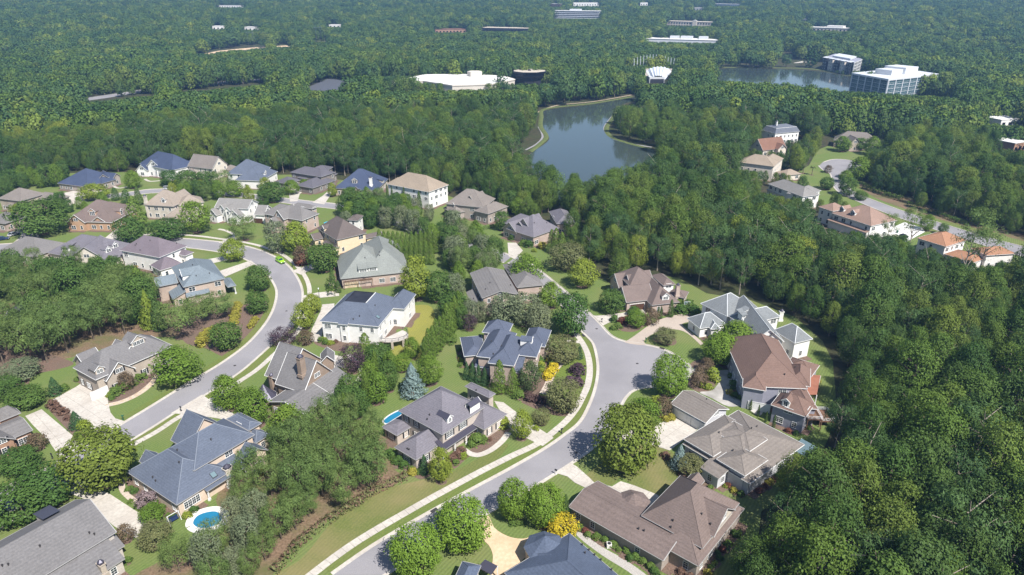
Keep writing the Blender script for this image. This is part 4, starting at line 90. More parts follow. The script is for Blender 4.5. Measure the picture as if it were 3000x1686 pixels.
FARB = [dict(kind='office', label='glass office building with white pillars beside the far lake', L=[324.77, 677.14], F=[335.67, 631.08], h=19, R=[400.9, 669.25]), dict(kind='apartments', label='dark and white apartment block under construction beyond the far lake', L=[384.55, 882.3], F=[392.18, 819.21], h=14, R=[425.37, 865.59]), dict(kind='bands', label='white office block with dark window bands, highest of the far buildings', L=[89.42, 1543.58], F=[179.67, 1513.5], h=17, dep=24), dict(kind='beige', label='long beige office building with rows of windows and a central gable', L=[296.63, 1414.85], F=[374.9, 1361.8], h=10, dep=26), dict(kind='low', label='low white flat roofed building with rooftop boxes above the amphitheatre wood', L=[218.7, 1185.25], F=[326.39, 1144.55], h=8, dep=40), dict(kind='lowtan', label='low cream building with stepped roof in the far wood at upper right', L=[529.52, 1298.45], F=[583.93, 1257.21], h=7, dep=30), dict(kind='lowdark', label='flat beige roofed dark building in the wood left of the white office', L=[-54.84, 1347.95], F=[26.59, 1320.65], h=8, dep=30), dict(kind='lowred', label='red brown roofed building peeping out of the far wood', L=[-138.14, 1310.58], F=[-83.59, 1322.24], h=7, dep=25), dict(kind='small', label='small white and brick building at the top edge, left of the others', L=[95.77, 1851.98], F=[118.24, 1828.61], h=9, dep=14), dict(kind='small', label='white building at the top edge behind the white office block', L=[154.36, 1858.09], F=[219.01, 1853.6], h=10, dep=14), dict(kind='small', label='tiny white building at the top edge right of the white office block', L=[322.55, 1858.72], F=[341.01, 1856.44], h=9, dep=14), dict(kind='small', label='small white building far off above the beige office', L=[423.65, 1720.9], F=[439.68, 1708.6], h=7, dep=14), dict(kind='small', label='pale row of buildings at the top edge, upper right', L=[499.04, 1848.33], F=[552.77, 1780.62], h=8, dep=14), dict(kind='small', label='white building in the far wood at upper left', L=[-536.81, 1306.33], F=[-516.03, 1306.04], h=7, dep=14), dict(kind='small', label='pale low building right of the power pylon at upper left', L=[-480.5, 1308.82], F=[-457.63, 1304.22], h=7, dep=14), dict(kind='small', label='tiny pale roof in the far wood, upper middle', L=[-343.63, 1369.83], F=[-322.1, 1367.83], h=6, dep=14), dict(kind='small', label='grey roof in the far clearing at the top left', L=[-696.62, 1753.12], F=[-640.65, 1743.43], h=7, dep=14), dict(kind='small', label='white building among trees at the right edge', L=[356.74, 503.87], F=[373.87, 508.97], h=6, dep=14), dict(kind='small', label='brick building at the right edge among trees', L=[309.53, 419.52], F=[320.73, 425.06], h=7, dep=14), dict(kind='small', label='tiny white roof in the far wood, upper right', L=[561.95, 1419.54], F=[568.9, 1410.29], h=6, dep=14)]
GYM = [[-121.06, 697.15], [-104.87, 721.16], [-91.82, 749.32], [-47, 752.45], [-8.87, 737.76], [2.74, 709.61], [-19.54, 674.05], [-56.27, 664.89], [-87.42, 697.09]]
GYMBOX = [[-45.28, 729.35], [-31.8, 726.04]]
OCT = [[17.83, 729.23], [34.56, 735.68]]
TENT = [[153.93, 746.18], [140.15, 816.44], [187.59, 816.17]]
SIGHT = [[353.78, 659.16, 3, 51.12], [400.7, 855.7, 2, 28.67], [134.54, 1528.54, 30.53, 49.12], [335.76, 1388.32, 23.93, 43.13], [272.54, 1164.9, 10.92, 57.85], [556.72, 1277.83, 21.98, 31.21], [-14.13, 1334.3, 17.87, 44.72], [-110.86, 1316.41, 16.97, 31.27], [107, 1840.3, 44.76, 15.23], [186.69, 1855.84, 45.73, 36.32], [331.78, 1857.58, 46.7, 13.23], [431.66, 1714.75, 41.42, 12.02], [525.9, 1814.47, 46.8, 30.87], [-526.42, 1306.18, 23, 14.39], [-469.06, 1306.52, 21.58, 15.44], [-332.87, 1368.83, 23.03, 14.76], [-668.63, 1748.28, 46.02, 31.99], [365.31, 506.42, 2.5, 12.56], [315.13, 422.29, 2.5, 9.6], [565.42, 1414.91, 30.55, 7.48], [-59.35, 664.89, 5.5, 62], [17.83, 729.23, 3, 24], [-122.3, 768.35, 6, 22], [-56.53, 730.47, 4, 40], [153.93, 746.18, 0.5, 12], [153.93, 816.31, 12, 28], [233.21, 773.87, 0, 9], [242.05, 772.2, 0, 9], [250.52, 769.5, 0, 9], [259.22, 767.67, 0, 9], [267.85, 765.77, 0, 9], [276.41, 763.79, 0, 9], [284.9, 761.74, 0, 9], [293.31, 759.62, 0, 9], [301.65, 757.43, 0, 9], [309.91, 755.18, 0, 9], [318.1, 752.87, 0, 9], [326.6, 751.4, 0, 9], [334.63, 748.97, 0, 9], [343, 747.38, 0, 9], [12.88, 426.98, 0, 7], [17.17, 426.83, 0, 7], [21.17, 420.53, 0, 7], [25.45, 421.28, 0, 7], [29.68, 421.01, 0, 7], [33.89, 420.71, 0, 7], [38.19, 421.34, 0, 7], [42.39, 420.96, 0, 7], [46.58, 420.54, 0, 7], [50.88, 421.05, 0, 7], [55.05, 420.55, 0, 7], [59.35, 420.98, 0, 7], [63.65, 421.36, 0, 7], [67.79, 420.75, 0, 7], [72.08, 421.06, 0, 7], [25.59, 579.42, 0, 6], [31.26, 579.15, 0, 6], [36.93, 578.83, 0, 6], [42.24, 573.37, 0, 6], [48.23, 577.98, 0, 6], [54.29, 582.54, 0, 6], [60.44, 587.03, 0, 6], [66.77, 592.45, 0, 6], [73.07, 596.82, 0, 6], [79.57, 602.11, 0, 6], [86.16, 607.34, 0, 6], [92.83, 612.5, 0, 6], [99.58, 617.59, 0, 6], [106.42, 622.61, 0, 6], [-375.6, 633.73, 0, 9], [-373.29, 636.27, 0, 9], [-370.95, 638.8, 0, 9], [-368.57, 641.34, 0, 9], [-366.17, 643.87, 0, 9], [-363.74, 646.41, 0, 9], [-361.28, 648.94, 0, 9], [-358.8, 651.47, 0, 9], [-356.28, 654, 0, 9], [-353.73, 656.53, 0, 9], [-351.16, 659.06, 0, 9], [-348.55, 661.58, 0, 9], [-346.38, 664.99, 0, 9], [-317.32, 695.99, 0, 9], [-314.31, 698.47, 0, 9], [-311.67, 701.85, 0, 9], [-308.59, 704.32, 0, 9], [-305.88, 707.69, 0, 9], [-298.32, 716.36, 0, 9], [-295.08, 718.81, 0, 9], [-292.19, 722.16, 0, 9], [-289.26, 725.5, 0, 9], [-286.29, 728.84, 0, 9], [-283.28, 732.18, 0, 9], [-280.23, 735.51, 0, 9], [-277.14, 738.83, 0, 9], [-274.01, 742.15, 0, 9], [-270.84, 745.45, 0, 9], [-200.11, 705.83, 0, 5], [-194.82, 705.23, 0, 5], [-189.78, 705.56, 0, 5], [-184.72, 705.85, 0, 5], [-179.41, 705.15, 0, 5], [-174.34, 705.37, 0, 5], [335.67, 893.12, 0, 8], [344.22, 893.09, 0, 8], [352.74, 893.01, 0, 8], [361.23, 892.86, 0, 8], [369.69, 892.66, 0.01, 8], [378.13, 892.39, 0.01, 8], [386.93, 892.99, 0.03, 8], [395.32, 892.61, 0.04, 8], [403.67, 892.18, 0.05, 8], [412.4, 892.6, 0.08, 8], [420.7, 892.06, 0.1, 8], [-444.98, 1041.1, 4.87, 12], [-433.05, 1061.35, 5.48, 12], [-410.71, 1083.13, 6.03, 12], [-387.07, 1104.61, 6.6, 12], [-357.6, 1128.23, 7.25, 12], [-314.16, 1189.06, 9.77, 12], [-408.33, 1133.38, 8.36, 12], [178.84, 457.38, 2, 11.21], [173.97, 458.46, 2, 7.14], [159.16, 422.77, 2.5, 10.23], [163.97, 420.86, 2.5, 5.75], [134.33, 366.8, 4, 10.27], [140.88, 369.69, 4, 12.58], [149.7, 362.52, 4, 6.05], [135.37, 319.52, 3, 13.05], [139.64, 316.98, 3, 9.2], [129.97, 324.11, 3, 7.63], [222, 441.43, 2, 13.62], [215.77, 433.01, 2, 5.75], [149.07, 276.33, 2, 10.6], [140.69, 287.78, 2, 5.5], [142.36, 273.54, 2, 10.68], [166.03, 248.54, 3, 8], [169.24, 237.71, 3, 6.22], [179.22, 237.89, 3, 7], [181.58, 379.89, 0, 5], [189.61, 380.5, 0, 5], [169.26, 338.9, 0, 5], [169.3, 320.34, 0, 5], [173.21, 314.71, 0, 5], [177.5, 303.94, 0, 5], [183.53, 291.75, 0, 5], [188.71, 279.74, 0, 5], [166.71, 271.52, 0, 5], [171.59, 365.28, 0, 5]]
CARS = [['suv', 'lime', [-87.7, 240.18], -0.809, 'bright lime green off-road car parked at the kerb of the curved street'], ['suv', 'black', [162.34, 267.12], 0.535, 'black car parked on the white drive below the terracotta villa'], ['sedan', 'navy', [-209.95, 265.06], 0.43, 'dark blue car at the left edge of the side street'], ['sedan', 'silver', [-209.2, 270.9], 1.282, 'silver car parked on the side street at left'], ['suv', 'silver', [-176.28, 340.61], 0, 'white car on the upper street behind the eyebrow dormer house']]
MAILBOX = [[[-81.81, 141.83], 'black mailbox beside the tan house with slate blue roof'], [[-94.21, 138.07], 'green mailbox on the lawn of the tan stone house'], [[-102.29, 123.36], 'black mailbox by the shuttered brick house drive'], [[9.48, 117.93], 'black mailbox with white base at the brown ranch house drive'], [[-70.07, 174.27], 'black mailbox by the turreted brick house'], [[11.64, 132.71], 'black mailbox on the verge opposite the metal porch house'], [[28.02, 190.25], 'small black mailbox at the drive of the brown garage house'], [[-93.76, 250.23], 'black mailbox by the shaded drive near the lime green car'], [[-81.87, 235.75], 'mailbox on the verge beside the parked lime green car'], [[39.46, 177.37], 'green mailbox at the corner of the paver drive']]
MANHOLE = [[[34.85, 164.9], 'round manhole cover in the middle of the big cul-de-sac'], [[25.93, 185.87], 'manhole cover where the road narrows above the cul-de-sac'], [[14.46, 125.42], 'manhole cover on the main street near the brown ranch drive'], [[-72.85, 198.27], 'manhole cover on the bend of the curved street'], [[-76.7, 163.79], 'manhole cover on the curved street below the tan stone house']]
DRAIN = [[[-15.61, 106.88], 0.751, 'kerb drain grate beside the wide sidewalk'], [[21.43, 181.43], -1.214, 'kerb drain at the verge corner above the cul-de-sac'], [[43.5, 173.45], -0.639, 'kerb drain at the back of the cul-de-sac']]
MISC = dict(hoop=[[56.03, 197.52], 0], umbrella=[[[-79.66, 280.56], 2.6, 'turf', 'turquoise patio umbrella beside the brick gabled grey house'], [[-137.75, 230.16], 2.6, 'pink', 'red patio umbrella behind the white house with plum roof']], swing=[-66.38, 103.93], bins=[[[-112.35, 153.6], 'green wheeled bin beside the tan stone house garage'], [[163.29, 273.91], 'green wheeled bin on the island of the white drive']], ac=[[[18.2, 97.25], 'white air conditioner unit between the round shrubs of the brown ranch house'], [[-38.45, 128.79], 'grey air conditioner unit beside the turreted brick house']], tramp=[-23.42, 217.26], lamps=[[[-64.72, 208.22], 3.2, 'slim garden lamp post by the grey green roofed house'], [[-396.3, 670.48], 11, 'tall pale light pole on the far parkway'], [[-416.72, 583.58], 10, 'pale light pole in the wood at the left edge'], [[-389.17, 690.84], 9, 'light pole between the parkway trees']], pylons=[[[-400.55, 1110.51], 'left power line frame in the far cleared strip'], [[-318.02, 1193.24], 'right power line frame in the far cleared strip']], dirt=[[-446.89, 1033.69], [-437.02, 1071.7], [-415.78, 1097.36], [-392.13, 1119.91], [-347.62, 1149.24], [-347.27, 1129.35], [-383.6, 1094.09], [-404.27, 1065.11], [-419.29, 1025.65]], strip=[[-494.09, 1063.29], [-453.61, 1114.95], [-413.5, 1151.86], [-338.16, 1195.02], [-281.45, 1193.09], [-213.56, 1190.73], [-217.76, 1215.54], [-299.8, 1223.88], [-425.09, 1186.2], [-492.77, 1108.13]])


rnd = random.Random(11)
nrng = np.random.default_rng(7)

# ------------------------------------------------------------------ materials
def mat(name):
    m = bpy.data.materials.new(name); m.use_nodes = True
    nt = m.node_tree; b = nt.nodes['Principled BSDF']
    return m, nt.nodes, nt.links, b
def rgba(c, k=1.0): return (c[0] * k, c[1] * k, c[2] * k, 1)
def noisy(name, c1, c2, scale=1.0, rough=0.85, detail=4, c3=None, scale3=0.05, amt3=0.5, bump=0.0, lo=0.35, hi=0.65, spec=0.2, vor=0):
    m, n, l, b = mat(name)
    tc = n.new('ShaderNodeTexCoord')
    t = n.new('ShaderNodeTexNoise'); t.inputs['Scale'].default_value = scale; t.inputs['Detail'].default_value = detail
    l.new(tc.outputs['Object'], t.inputs['Vector'])
    r = n.new('ShaderNodeValToRGB'); r.color_ramp.elements[0].color = rgba(c1); r.color_ramp.elements[1].color = rgba(c2)
    r.color_ramp.elements[0].position = lo; r.color_ramp.elements[1].position = hi
    l.new(t.outputs['Fac'], r.inputs['Fac']); out = r.outputs['Color']
    if c3:
        t3 = n.new('ShaderNodeTexNoise'); t3.inputs['Scale'].default_value = scale3; t3.inputs['Detail'].default_value = 3
        l.new(tc.outputs['Object'], t3.inputs['Vector'])
        r3 = n.new('ShaderNodeValToRGB'); r3.color_ramp.elements[0].position = .42; r3.color_ramp.elements[1].position = .68
        r3.color_ramp.elements[0].color = (0, 0, 0, 1); r3.color_ramp.elements[1].color = (amt3, amt3, amt3, 1)
        l.new(t3.outputs['Fac'], r3.inputs['Fac'])
        mx = n.new('ShaderNodeMix'); mx.data_type = 'RGBA'
        l.new(r3.outputs['Color'], mx.inputs['Factor']); l.new(out, mx.inputs['A']); mx.inputs['B'].default_value = rgba(c3)
        out = mx.outputs['Result']
    l.new(out, b.inputs['Base Color']); b.inputs['Roughness'].default_value = rough; b.inputs['Specular IOR Level'].default_value = spec
    if bump:
        bp = n.new('ShaderNodeBump'); bp.inputs['Strength'].default_value = bump; bp.inputs['Distance'].default_value = .05
        l.new(t.outputs['Fac'], bp.inputs['Height']); l.new(bp.outputs['Normal'], b.inputs['Normal'])
    return m
def plain(name, c, rough=0.6, metal=0.0, spec=0.3):
    m, n, l, b = mat(name)
    b.inputs['Base Color'].default_value = rgba(c); b.inputs['Roughness'].default_value = rough
    b.inputs['Metallic'].default_value = metal; b.inputs['Specular IOR Level'].default_value = spec
    return m
def shingle(name, c, var=0.22):
    m, n, l, b = mat(name)
    tc = n.new('ShaderNodeTexCoord')
    t = n.new('ShaderNodeTexNoise'); t.inputs['Scale'].default_value = 2.6; t.inputs['Detail'].default_value = 5; t.inputs['Roughness'].default_value = .75
    l.new(tc.outputs['Object'], t.inputs['Vector'])
    r = n.new('ShaderNodeValToRGB'); r.color_ramp.elements[0].position = .3; r.color_ramp.elements[1].position = .7
    r.color_ramp.elements[0].color = rgba(c, 1 - var); r.color_ramp.elements[1].color = rgba(c, 1 + var)
    l.new(t.outputs['Fac'], r.inputs['Fac'])
    w = n.new('ShaderNodeTexWave'); w.wave_type = 'BANDS'; w.bands_direction = 'Z'; w.inputs['Scale'].default_value = 1.1; w.inputs['Distortion'].default_value = 1.5
    w.inputs['Detail'].default_value = 2
    l.new(tc.outputs['Object'], w.inputs['Vector'])
    t2 = n.new('ShaderNodeTexNoise'); t2.inputs['Scale'].default_value = .22; t2.inputs['Detail'].default_value = 3
    l.new(tc.outputs['Object'], t2.inputs['Vector'])
    mp = n.new('ShaderNodeMapRange'); mp.inputs['To Min'].default_value = .82; mp.inputs['To Max'].default_value = 1.18
    l.new(t2.outputs['Fac'], mp.inputs['Value'])
    mp2 = n.new('ShaderNodeMapRange'); mp2.inputs['To Min'].default_value = .93; mp2.inputs['To Max'].default_value = 1.05
    l.new(w.outputs['Fac'], mp2.inputs['Value'])
    mu = n.new('ShaderNodeMath'); mu.operation = 'MULTIPLY'; l.new(mp.outputs['Result'], mu.inputs[0]); l.new(mp2.outputs['Result'], mu.inputs[1])
    h = n.new('ShaderNodeVectorMath'); h.operation = 'SCALE'; l.new(r.outputs['Color'], h.inputs[0]); l.new(mu.outputs['Value'], h.inputs['Scale'])
    l.new(h.outputs['Vector'], b.inputs['Base Color']); b.inputs['Roughness'].default_value = .9; b.inputs['Specular IOR Level'].default_value = .12
    bp = n.new('ShaderNodeBump'); bp.inputs['Strength'].default_value = .35; bp.inputs['Distance'].default_value = .03
    l.new(t.outputs['Fac'], bp.inputs['Height']); l.new(bp.outputs['Normal'], b.inputs['Normal'])
    return m
ROOF = {k: shingle('roof_' + k, c) for k, c in dict(
    blue=(.1, .116, .152), grey=(.155, .148, .148), greyt=(.165, .155, .15), greyl=(.205, .195, .185), greybrown=(.16, .15, .145), slate=(.15, .178, .2),
    plum=(.15, .125, .14), greygreen=(.2, .21, .195), violetgrey=(.15, .14, .158), violetgreyd=(.105, .1, .115), brown=(.155, .12, .108), brownd=(.115, .095, .088),
    brownred=(.17, .112, .092), estate=(.175, .185, .19), taupe=(.185, .162, .145), navy=(.055, .07, .115), blued=(.085, .105, .15), tanroof=(.27, .225, .185),
    dgrey=(.085, .085, .095), mansard=(.12, .13, .155), redbrown=(.19, .105, .075), tantile=(.265, .215, .165), redtile=(.25, .17, .135), terracotta=(.31, .165, .1), navyroof=(.085, .098, .135)).items()}
def masonry(name, c, c2, sc=7.0): return noisy(name, c, c2, sc, .9, 6, tuple(v * .82 for v in c), .35, .6, bump=.3)
WALL = dict(tan=noisy('stucco_tan', (.54, .43, .34), (.6, .49, .39), 1.2), lightstone=masonry('stone_light', (.4, .36, .32), (.55, .5, .45)),
    brick=masonry('brick_brown', (.3, .18, .12), (.4, .25, .17)), stone=masonry('stone_tan', (.34, .29, .24), (.48, .41, .34)), brickt=masonry('brick_tan', (.38, .24, .15), (.5, .33, .22)),
    brickl=masonry('brick_light', (.36, .28, .23), (.5, .41, .34)), white=noisy('render_white', (.68, .66, .63), (.76, .74, .71), .8), brickp=masonry('brick_pink', (.36, .28, .24), (.5, .4, .34)),
    brickb=masonry('brick_dark', (.24, .18, .14), (.34, .26, .2)), siding=noisy('siding_grey', (.25, .25, .3), (.29, .29, .34), .8), palegrey=noisy('siding_pale', (.46, .46, .48), (.52, .52, .54), .8),
    brickg=masonry('brick_grey', (.27, .23, .2), (.4, .35, .31)), yellowtan=noisy('render_yellow', (.6, .48, .33), (.66, .54, .38), .9), cream=noisy('render_cream', (.56, .5, .43), (.64, .58, .5), .9),
    darkstone=masonry('stone_dark', (.16, .14, .13), (.26, .23, .2)), stonew=masonry('stone_white', (.48, .43, .36), (.62, .57, .5)), stonep=masonry('stone_pale', (.4, .34, .29), (.54, .47, .41)))
M = dict(
    trim=plain('trim_white', (.66, .65, .63), .5), trimgrey=plain('trim_grey', (.33, .32, .31), .6), frame=plain('frame_white', (.74, .73, .71), .45), dark=plain('dark_paint', (.03, .03, .035), .5), brownp=plain('brown_paint', (.09, .045, .03), .5),
    metal=plain('metal_roof', (.075, .07, .095), .42, .35, .5), copper=noisy('roof_copper', (.26, .11, .07), (.32, .14, .09), .6, .5), membrane=noisy('roof_membrane', (.018, .02, .03), (.03, .033, .045), .4, .8),
    asphalt=noisy('asphalt', (.232, .221, .231), (.275, .262, .27), 6.0, .93, 7, (.205, .196, .205), .09, .8, bump=.15), concrete=noisy('concrete', (.42, .385, .34), (.52, .48, .425), 1.6, .9, 5, (.36, .32, .28), .18, .6, bump=.1),
    oldconcrete=noisy('concrete_old', (.34, .32, .29), (.45, .43, .4), .7, .9, 5, (.25, .235, .215), .2, .8), white=noisy('concrete_white', (.6, .58, .55), (.68, .66, .63), 1.0), paver=noisy('paver_tan', (.36, .3, .25), (.44, .37, .31), 5.0, .9, 4, (.31, .26, .22), .2),
    stamped=noisy('concrete_stamped', (.52, .385, .25), (.62, .47, .32), 1.4, .8, 5, (.44, .32, .2), .25, .6), flag=noisy('flagstone', (.4, .3, .2), (.58, .47, .35), 1.2, .9), tanwalk=noisy('walk_tan', (.4, .33, .27), (.5, .42, .35), 1.5),
    darkpark=noisy('asphalt_dark', (.07, .075, .09), (.1, .105, .12), 2.0), joint=plain('joint', (.22, .2, .17), .95),
    mulch=noisy('mulch', (.1, .066, .05), (.2, .135, .105), 3.5, .95, 6, (.13, .1, .07), .3, .6, bump=.5), straw=noisy('pine_straw', (.12, .08, .05), (.22, .15, .1), 2.2, .95, 6, (.1, .11, .04), .16, .85, bump=.5),
    gravel=noisy('gravel', (.25, .23, .21), (.5, .47, .43), 9.0, .95, 3, bump=.5), soil=noisy('forest_floor', (.03, .035, .016), (.065, .055, .03), .35, .95, 6, (.04, .055, .018), .05, .8),
    bank=noisy('bank_grass', (.07, .1, .03), (.12, .135, .045), .6, .95, 5), sand=noisy('bank_path', (.3, .24, .17), (.42, .34, .25), .5, .95), trunk=noisy('bark', (.1, .075, .055), (.2, .16, .125), 3.0, .95),
    palebark=noisy('bark_pale', (.24, .2, .16), (.36, .31, .26), 2.0, .95), rubber=plain('rubber', (.02, .02, .02), .8), chrome=plain('chrome', (.5, .5, .52), .25, 1.0), iron=plain('cast_iron', (.05, .045, .045), .7),
    ridgepale=plain('ridge_pale', (.17, .19, .23), .85), ridgewhite=plain('ridge_white', (.62, .63, .63), .5), stonew=WALL['stonew'], officewhite=plain('panel_white', (.6, .61, .63), .4), wood=noisy('timber_brown', (.12, .065, .04), (.2, .12, .08), 2.5),  # ridge_pale is the plain colour of the paler ridge caps
    beige=noisy('roof_beige', (.42, .36, .29), (.52, .46, .38), .4), darkglass=plain('glass_dark', (.012, .012, .016), .12, 0, .6), fabric=plain('tent_white', (.55, .58, .64), .45), carlight=plain('lamp_glass', (.75, .75, .78), .2), redlamp=plain('lamp_red', (.4, .02, .02), .3),
    turf=plain('umbrella_blue', (.05, .45, .6), .7), pink=plain('cushion', (.6, .3, .2), .8), bin=plain('bin_green', (.02, .09, .05), .6), meshwhite=plain('rail_white', (.7, .7, .7), .5))
def grass(name, c1, c2, dry, ang, amt=.18, dryamt=.5):
    m, n, l, b = mat(name)
    tc = n.new('ShaderNodeTexCoord')
    t = n.new('ShaderNodeTexNoise'); t.inputs['Scale'].default_value = 2.4; t.inputs['Detail'].default_value = 6
    l.new(tc.outputs['Object'], t.inputs['Vector'])
    r = n.new('ShaderNodeValToRGB'); r.color_ramp.elements[0].color = rgba(c1); r.color_ramp.elements[1].color = rgba(c2)
    r.color_ramp.elements[0].position = .3; r.color_ramp.elements[1].position = .7
    l.new(t.outputs['Fac'], r.inputs['Fac'])
    t3 = n.new('ShaderNodeTexNoise'); t3.inputs['Scale'].default_value = .07; t3.inputs['Detail'].default_value = 5
    l.new(tc.outputs['Object'], t3.inputs['Vector'])
    mr = n.new('ShaderNodeMapRange'); mr.inputs['From Min'].default_value = .45; mr.inputs['From Max'].default_value = .7; mr.inputs['To Max'].default_value = dryamt
    l.new(t3.outputs['Fac'], mr.inputs['Value'])
    mx = n.new('ShaderNodeMix'); mx.data_type = 'RGBA'; l.new(mr.outputs['Result'], mx.inputs['Factor']); l.new(r.outputs['Color'], mx.inputs['A']); mx.inputs['B'].default_value = rgba(dry)
    mpg = n.new('ShaderNodeMapping'); mpg.inputs['Rotation'].default_value = (0, 0, ang)
    l.new(tc.outputs['Object'], mpg.inputs['Vector'])
    w = n.new('ShaderNodeTexWave'); w.wave_type = 'BANDS'; w.bands_direction = 'X'; w.inputs['Scale'].default_value = .45; w.inputs['Distortion'].default_value = .6; w.inputs['Detail'].default_value = 1
    l.new(mpg.outputs['Vector'], w.inputs['Vector'])
    mw = n.new('ShaderNodeMapRange'); mw.inputs['To Min'].default_value = 1 - amt; mw.inputs['To Max'].default_value = 1 + amt * .6
    l.new(w.outputs['Fac'], mw.inputs['Value'])
    h = n.new('ShaderNodeVectorMath'); h.operation = 'SCALE'; l.new(mx.outputs['Result'], h.inputs[0]); l.new(mw.outputs['Result'], h.inputs['Scale'])
    l.new(h.outputs['Vector'], b.inputs['Base Color']); b.inputs['Roughness'].default_value = .95; b.inputs['Specular IOR Level'].default_value = .1
    return m
M['lawn'] = grass('grass_lawn', (.1, .146, .04), (.142, .184, .056), (.19, .18, .08), .6, .12, .5)
M['verge'] = grass('grass_verge', (.1, .138, .034), (.145, .172, .05), (.17, .155, .06), .6, .05, .4)
M['yellowlawn'] = grass('grass_yellow', (.19, .185, .045), (.26, .245, .06), (.14, .17, .04), .2, .05, .5)
M['brightlawn'] = grass('grass_bright', (.1, .145, .028), (.135, .18, .038), (.15, .17, .05), 1.0, .18, .3)
M['drylawn'] = grass('grass_dry', (.1, .125, .035), (.155, .165, .055), (.25, .195, .1), .5, .06, .75)
def water(name, c, rough, bs=.15, scale=.25):
    m, n, l, b = mat(name)
    b.inputs['Base Color'].default_value = rgba(c); b.inputs['Roughness'].default_value = rough; b.inputs['IOR'].default_value = 1.38
    b.inputs['Specular IOR Level'].default_value = .5
    tc = n.new('ShaderNodeTexCoord'); t = n.new('ShaderNodeTexNoise'); t.inputs['Scale'].default_value = scale; t.inputs['Detail'].default_value = 4
    l.new(tc.outputs['Object'], t.inputs['Vector'])
    bp = n.new('ShaderNodeBump'); bp.inputs['Strength'].default_value = bs; bp.inputs['Distance'].default_value = .3
    l.new(t.outputs['Fac'], bp.inputs['Height']); l.new(bp.outputs['Normal'], b.inputs['Normal'])
    return m
M['lake'] = water('lake_water', (.045, .06, .058), .06, .06, .3)
M['pool'] = water('pool_water', (.02, .17, .3), .05, .3, 1.5)
M['pane'] = plain('window_glass', (.022, .034, .042), .12, 0, .7)
M['panepale'] = plain('window_glass_pale', (.14, .2, .22), .15, 0, .7)  # paler, bluer glass colour for skylights, canopy slats and the backboard
m, n, l, b = mat('office_glass')
b.inputs['Base Color'].default_value = (.03, .085, .1, 1); b.inputs['Roughness'].default_value = .12; b.inputs['Specular IOR Level'].default_value = .9
M['officeglass'] = m

def leafmat(name, cols, trans=.2, patchy=False, var=.38):
    """leaf material: colour differs from leaf to leaf (a face attribute) and from plant to plant"""
    m = bpy.data.materials.new(name); m.use_nodes = True
    nt = m.node_tree; n = nt.nodes; l = nt.links
    for x in list(n): n.remove(x)
    out = n.new('ShaderNodeOutputMaterial')
    oi = n.new('ShaderNodeObjectInfo')
    r = n.new('ShaderNodeValToRGB')
    els = r.color_ramp.elements
    while len(els) < len(cols): els.new(.5)
    for i, c in enumerate(cols):
        els[i].position = i / max(1, len(cols) - 1); els[i].color = rgba(c)
    if patchy:
        pa = n.new('ShaderNodeAttribute'); pa.attribute_type = 'INSTANCER'; pa.attribute_name = 'patch'
        ma = n.new('ShaderNodeMath'); ma.operation = 'MULTIPLY_ADD'; ma.inputs[1].default_value = .62; l.new(oi.outputs['Random'], ma.inputs[0])
        mb_ = n.new('ShaderNodeMath'); mb_.operation = 'MULTIPLY'; mb_.inputs[1].default_value = .38; l.new(pa.outputs['Fac'], mb_.inputs[0]); l.new(mb_.outputs['Value'], ma.inputs[2])
        l.new(ma.outputs['Value'], r.inputs['Fac'])
    else: l.new(oi.outputs['Random'], r.inputs['Fac'])
    at = n.new('ShaderNodeAttribute'); at.attribute_name = 'tint'
    mr = n.new('ShaderNodeMapRange'); mr.inputs['To Min'].default_value = 1 - var; mr.inputs['To Max'].default_value = 1 + var * 1.15
    l.new(at.outputs['Fac'], mr.inputs['Value'])
    h = n.new('ShaderNodeVectorMath'); h.operation = 'SCALE'; l.new(r.outputs['Color'], h.inputs[0]); l.new(mr.outputs['Result'], h.inputs['Scale'])
    d = n.new('ShaderNodeBsdfDiffuse'); t = n.new('ShaderNodeBsdfTranslucent'); g = n.new('ShaderNodeBsdfGlossy'); g.inputs['Roughness'].default_value = .55
    g.inputs['Color'].default_value = (.5, .5, .5, 1)
    tcol = n.new('ShaderNodeVectorMath'); tcol.operation = 'MULTIPLY'; tcol.inputs[1].default_value = (1.5, 1.55, .75)
    l.new(h.outputs['Vector'], tcol.inputs[0])
    l.new(h.outputs['Vector'], d.inputs['Color']); l.new(tcol.outputs['Vector'], t.inputs['Color'])
    mx = n.new('ShaderNodeMixShader'); mx.inputs['Fac'].default_value = trans; l.new(d.outputs[0], mx.inputs[1]); l.new(t.outputs[0], mx.inputs[2])
    m2 = n.new('ShaderNodeMixShader'); m2.inputs['Fac'].default_value = .012; l.new(mx.outputs[0], m2.inputs[1]); l.new(g.outputs[0], m2.inputs[2])
    l.new(m2.outputs[0], out.inputs['Surface'])
    return m
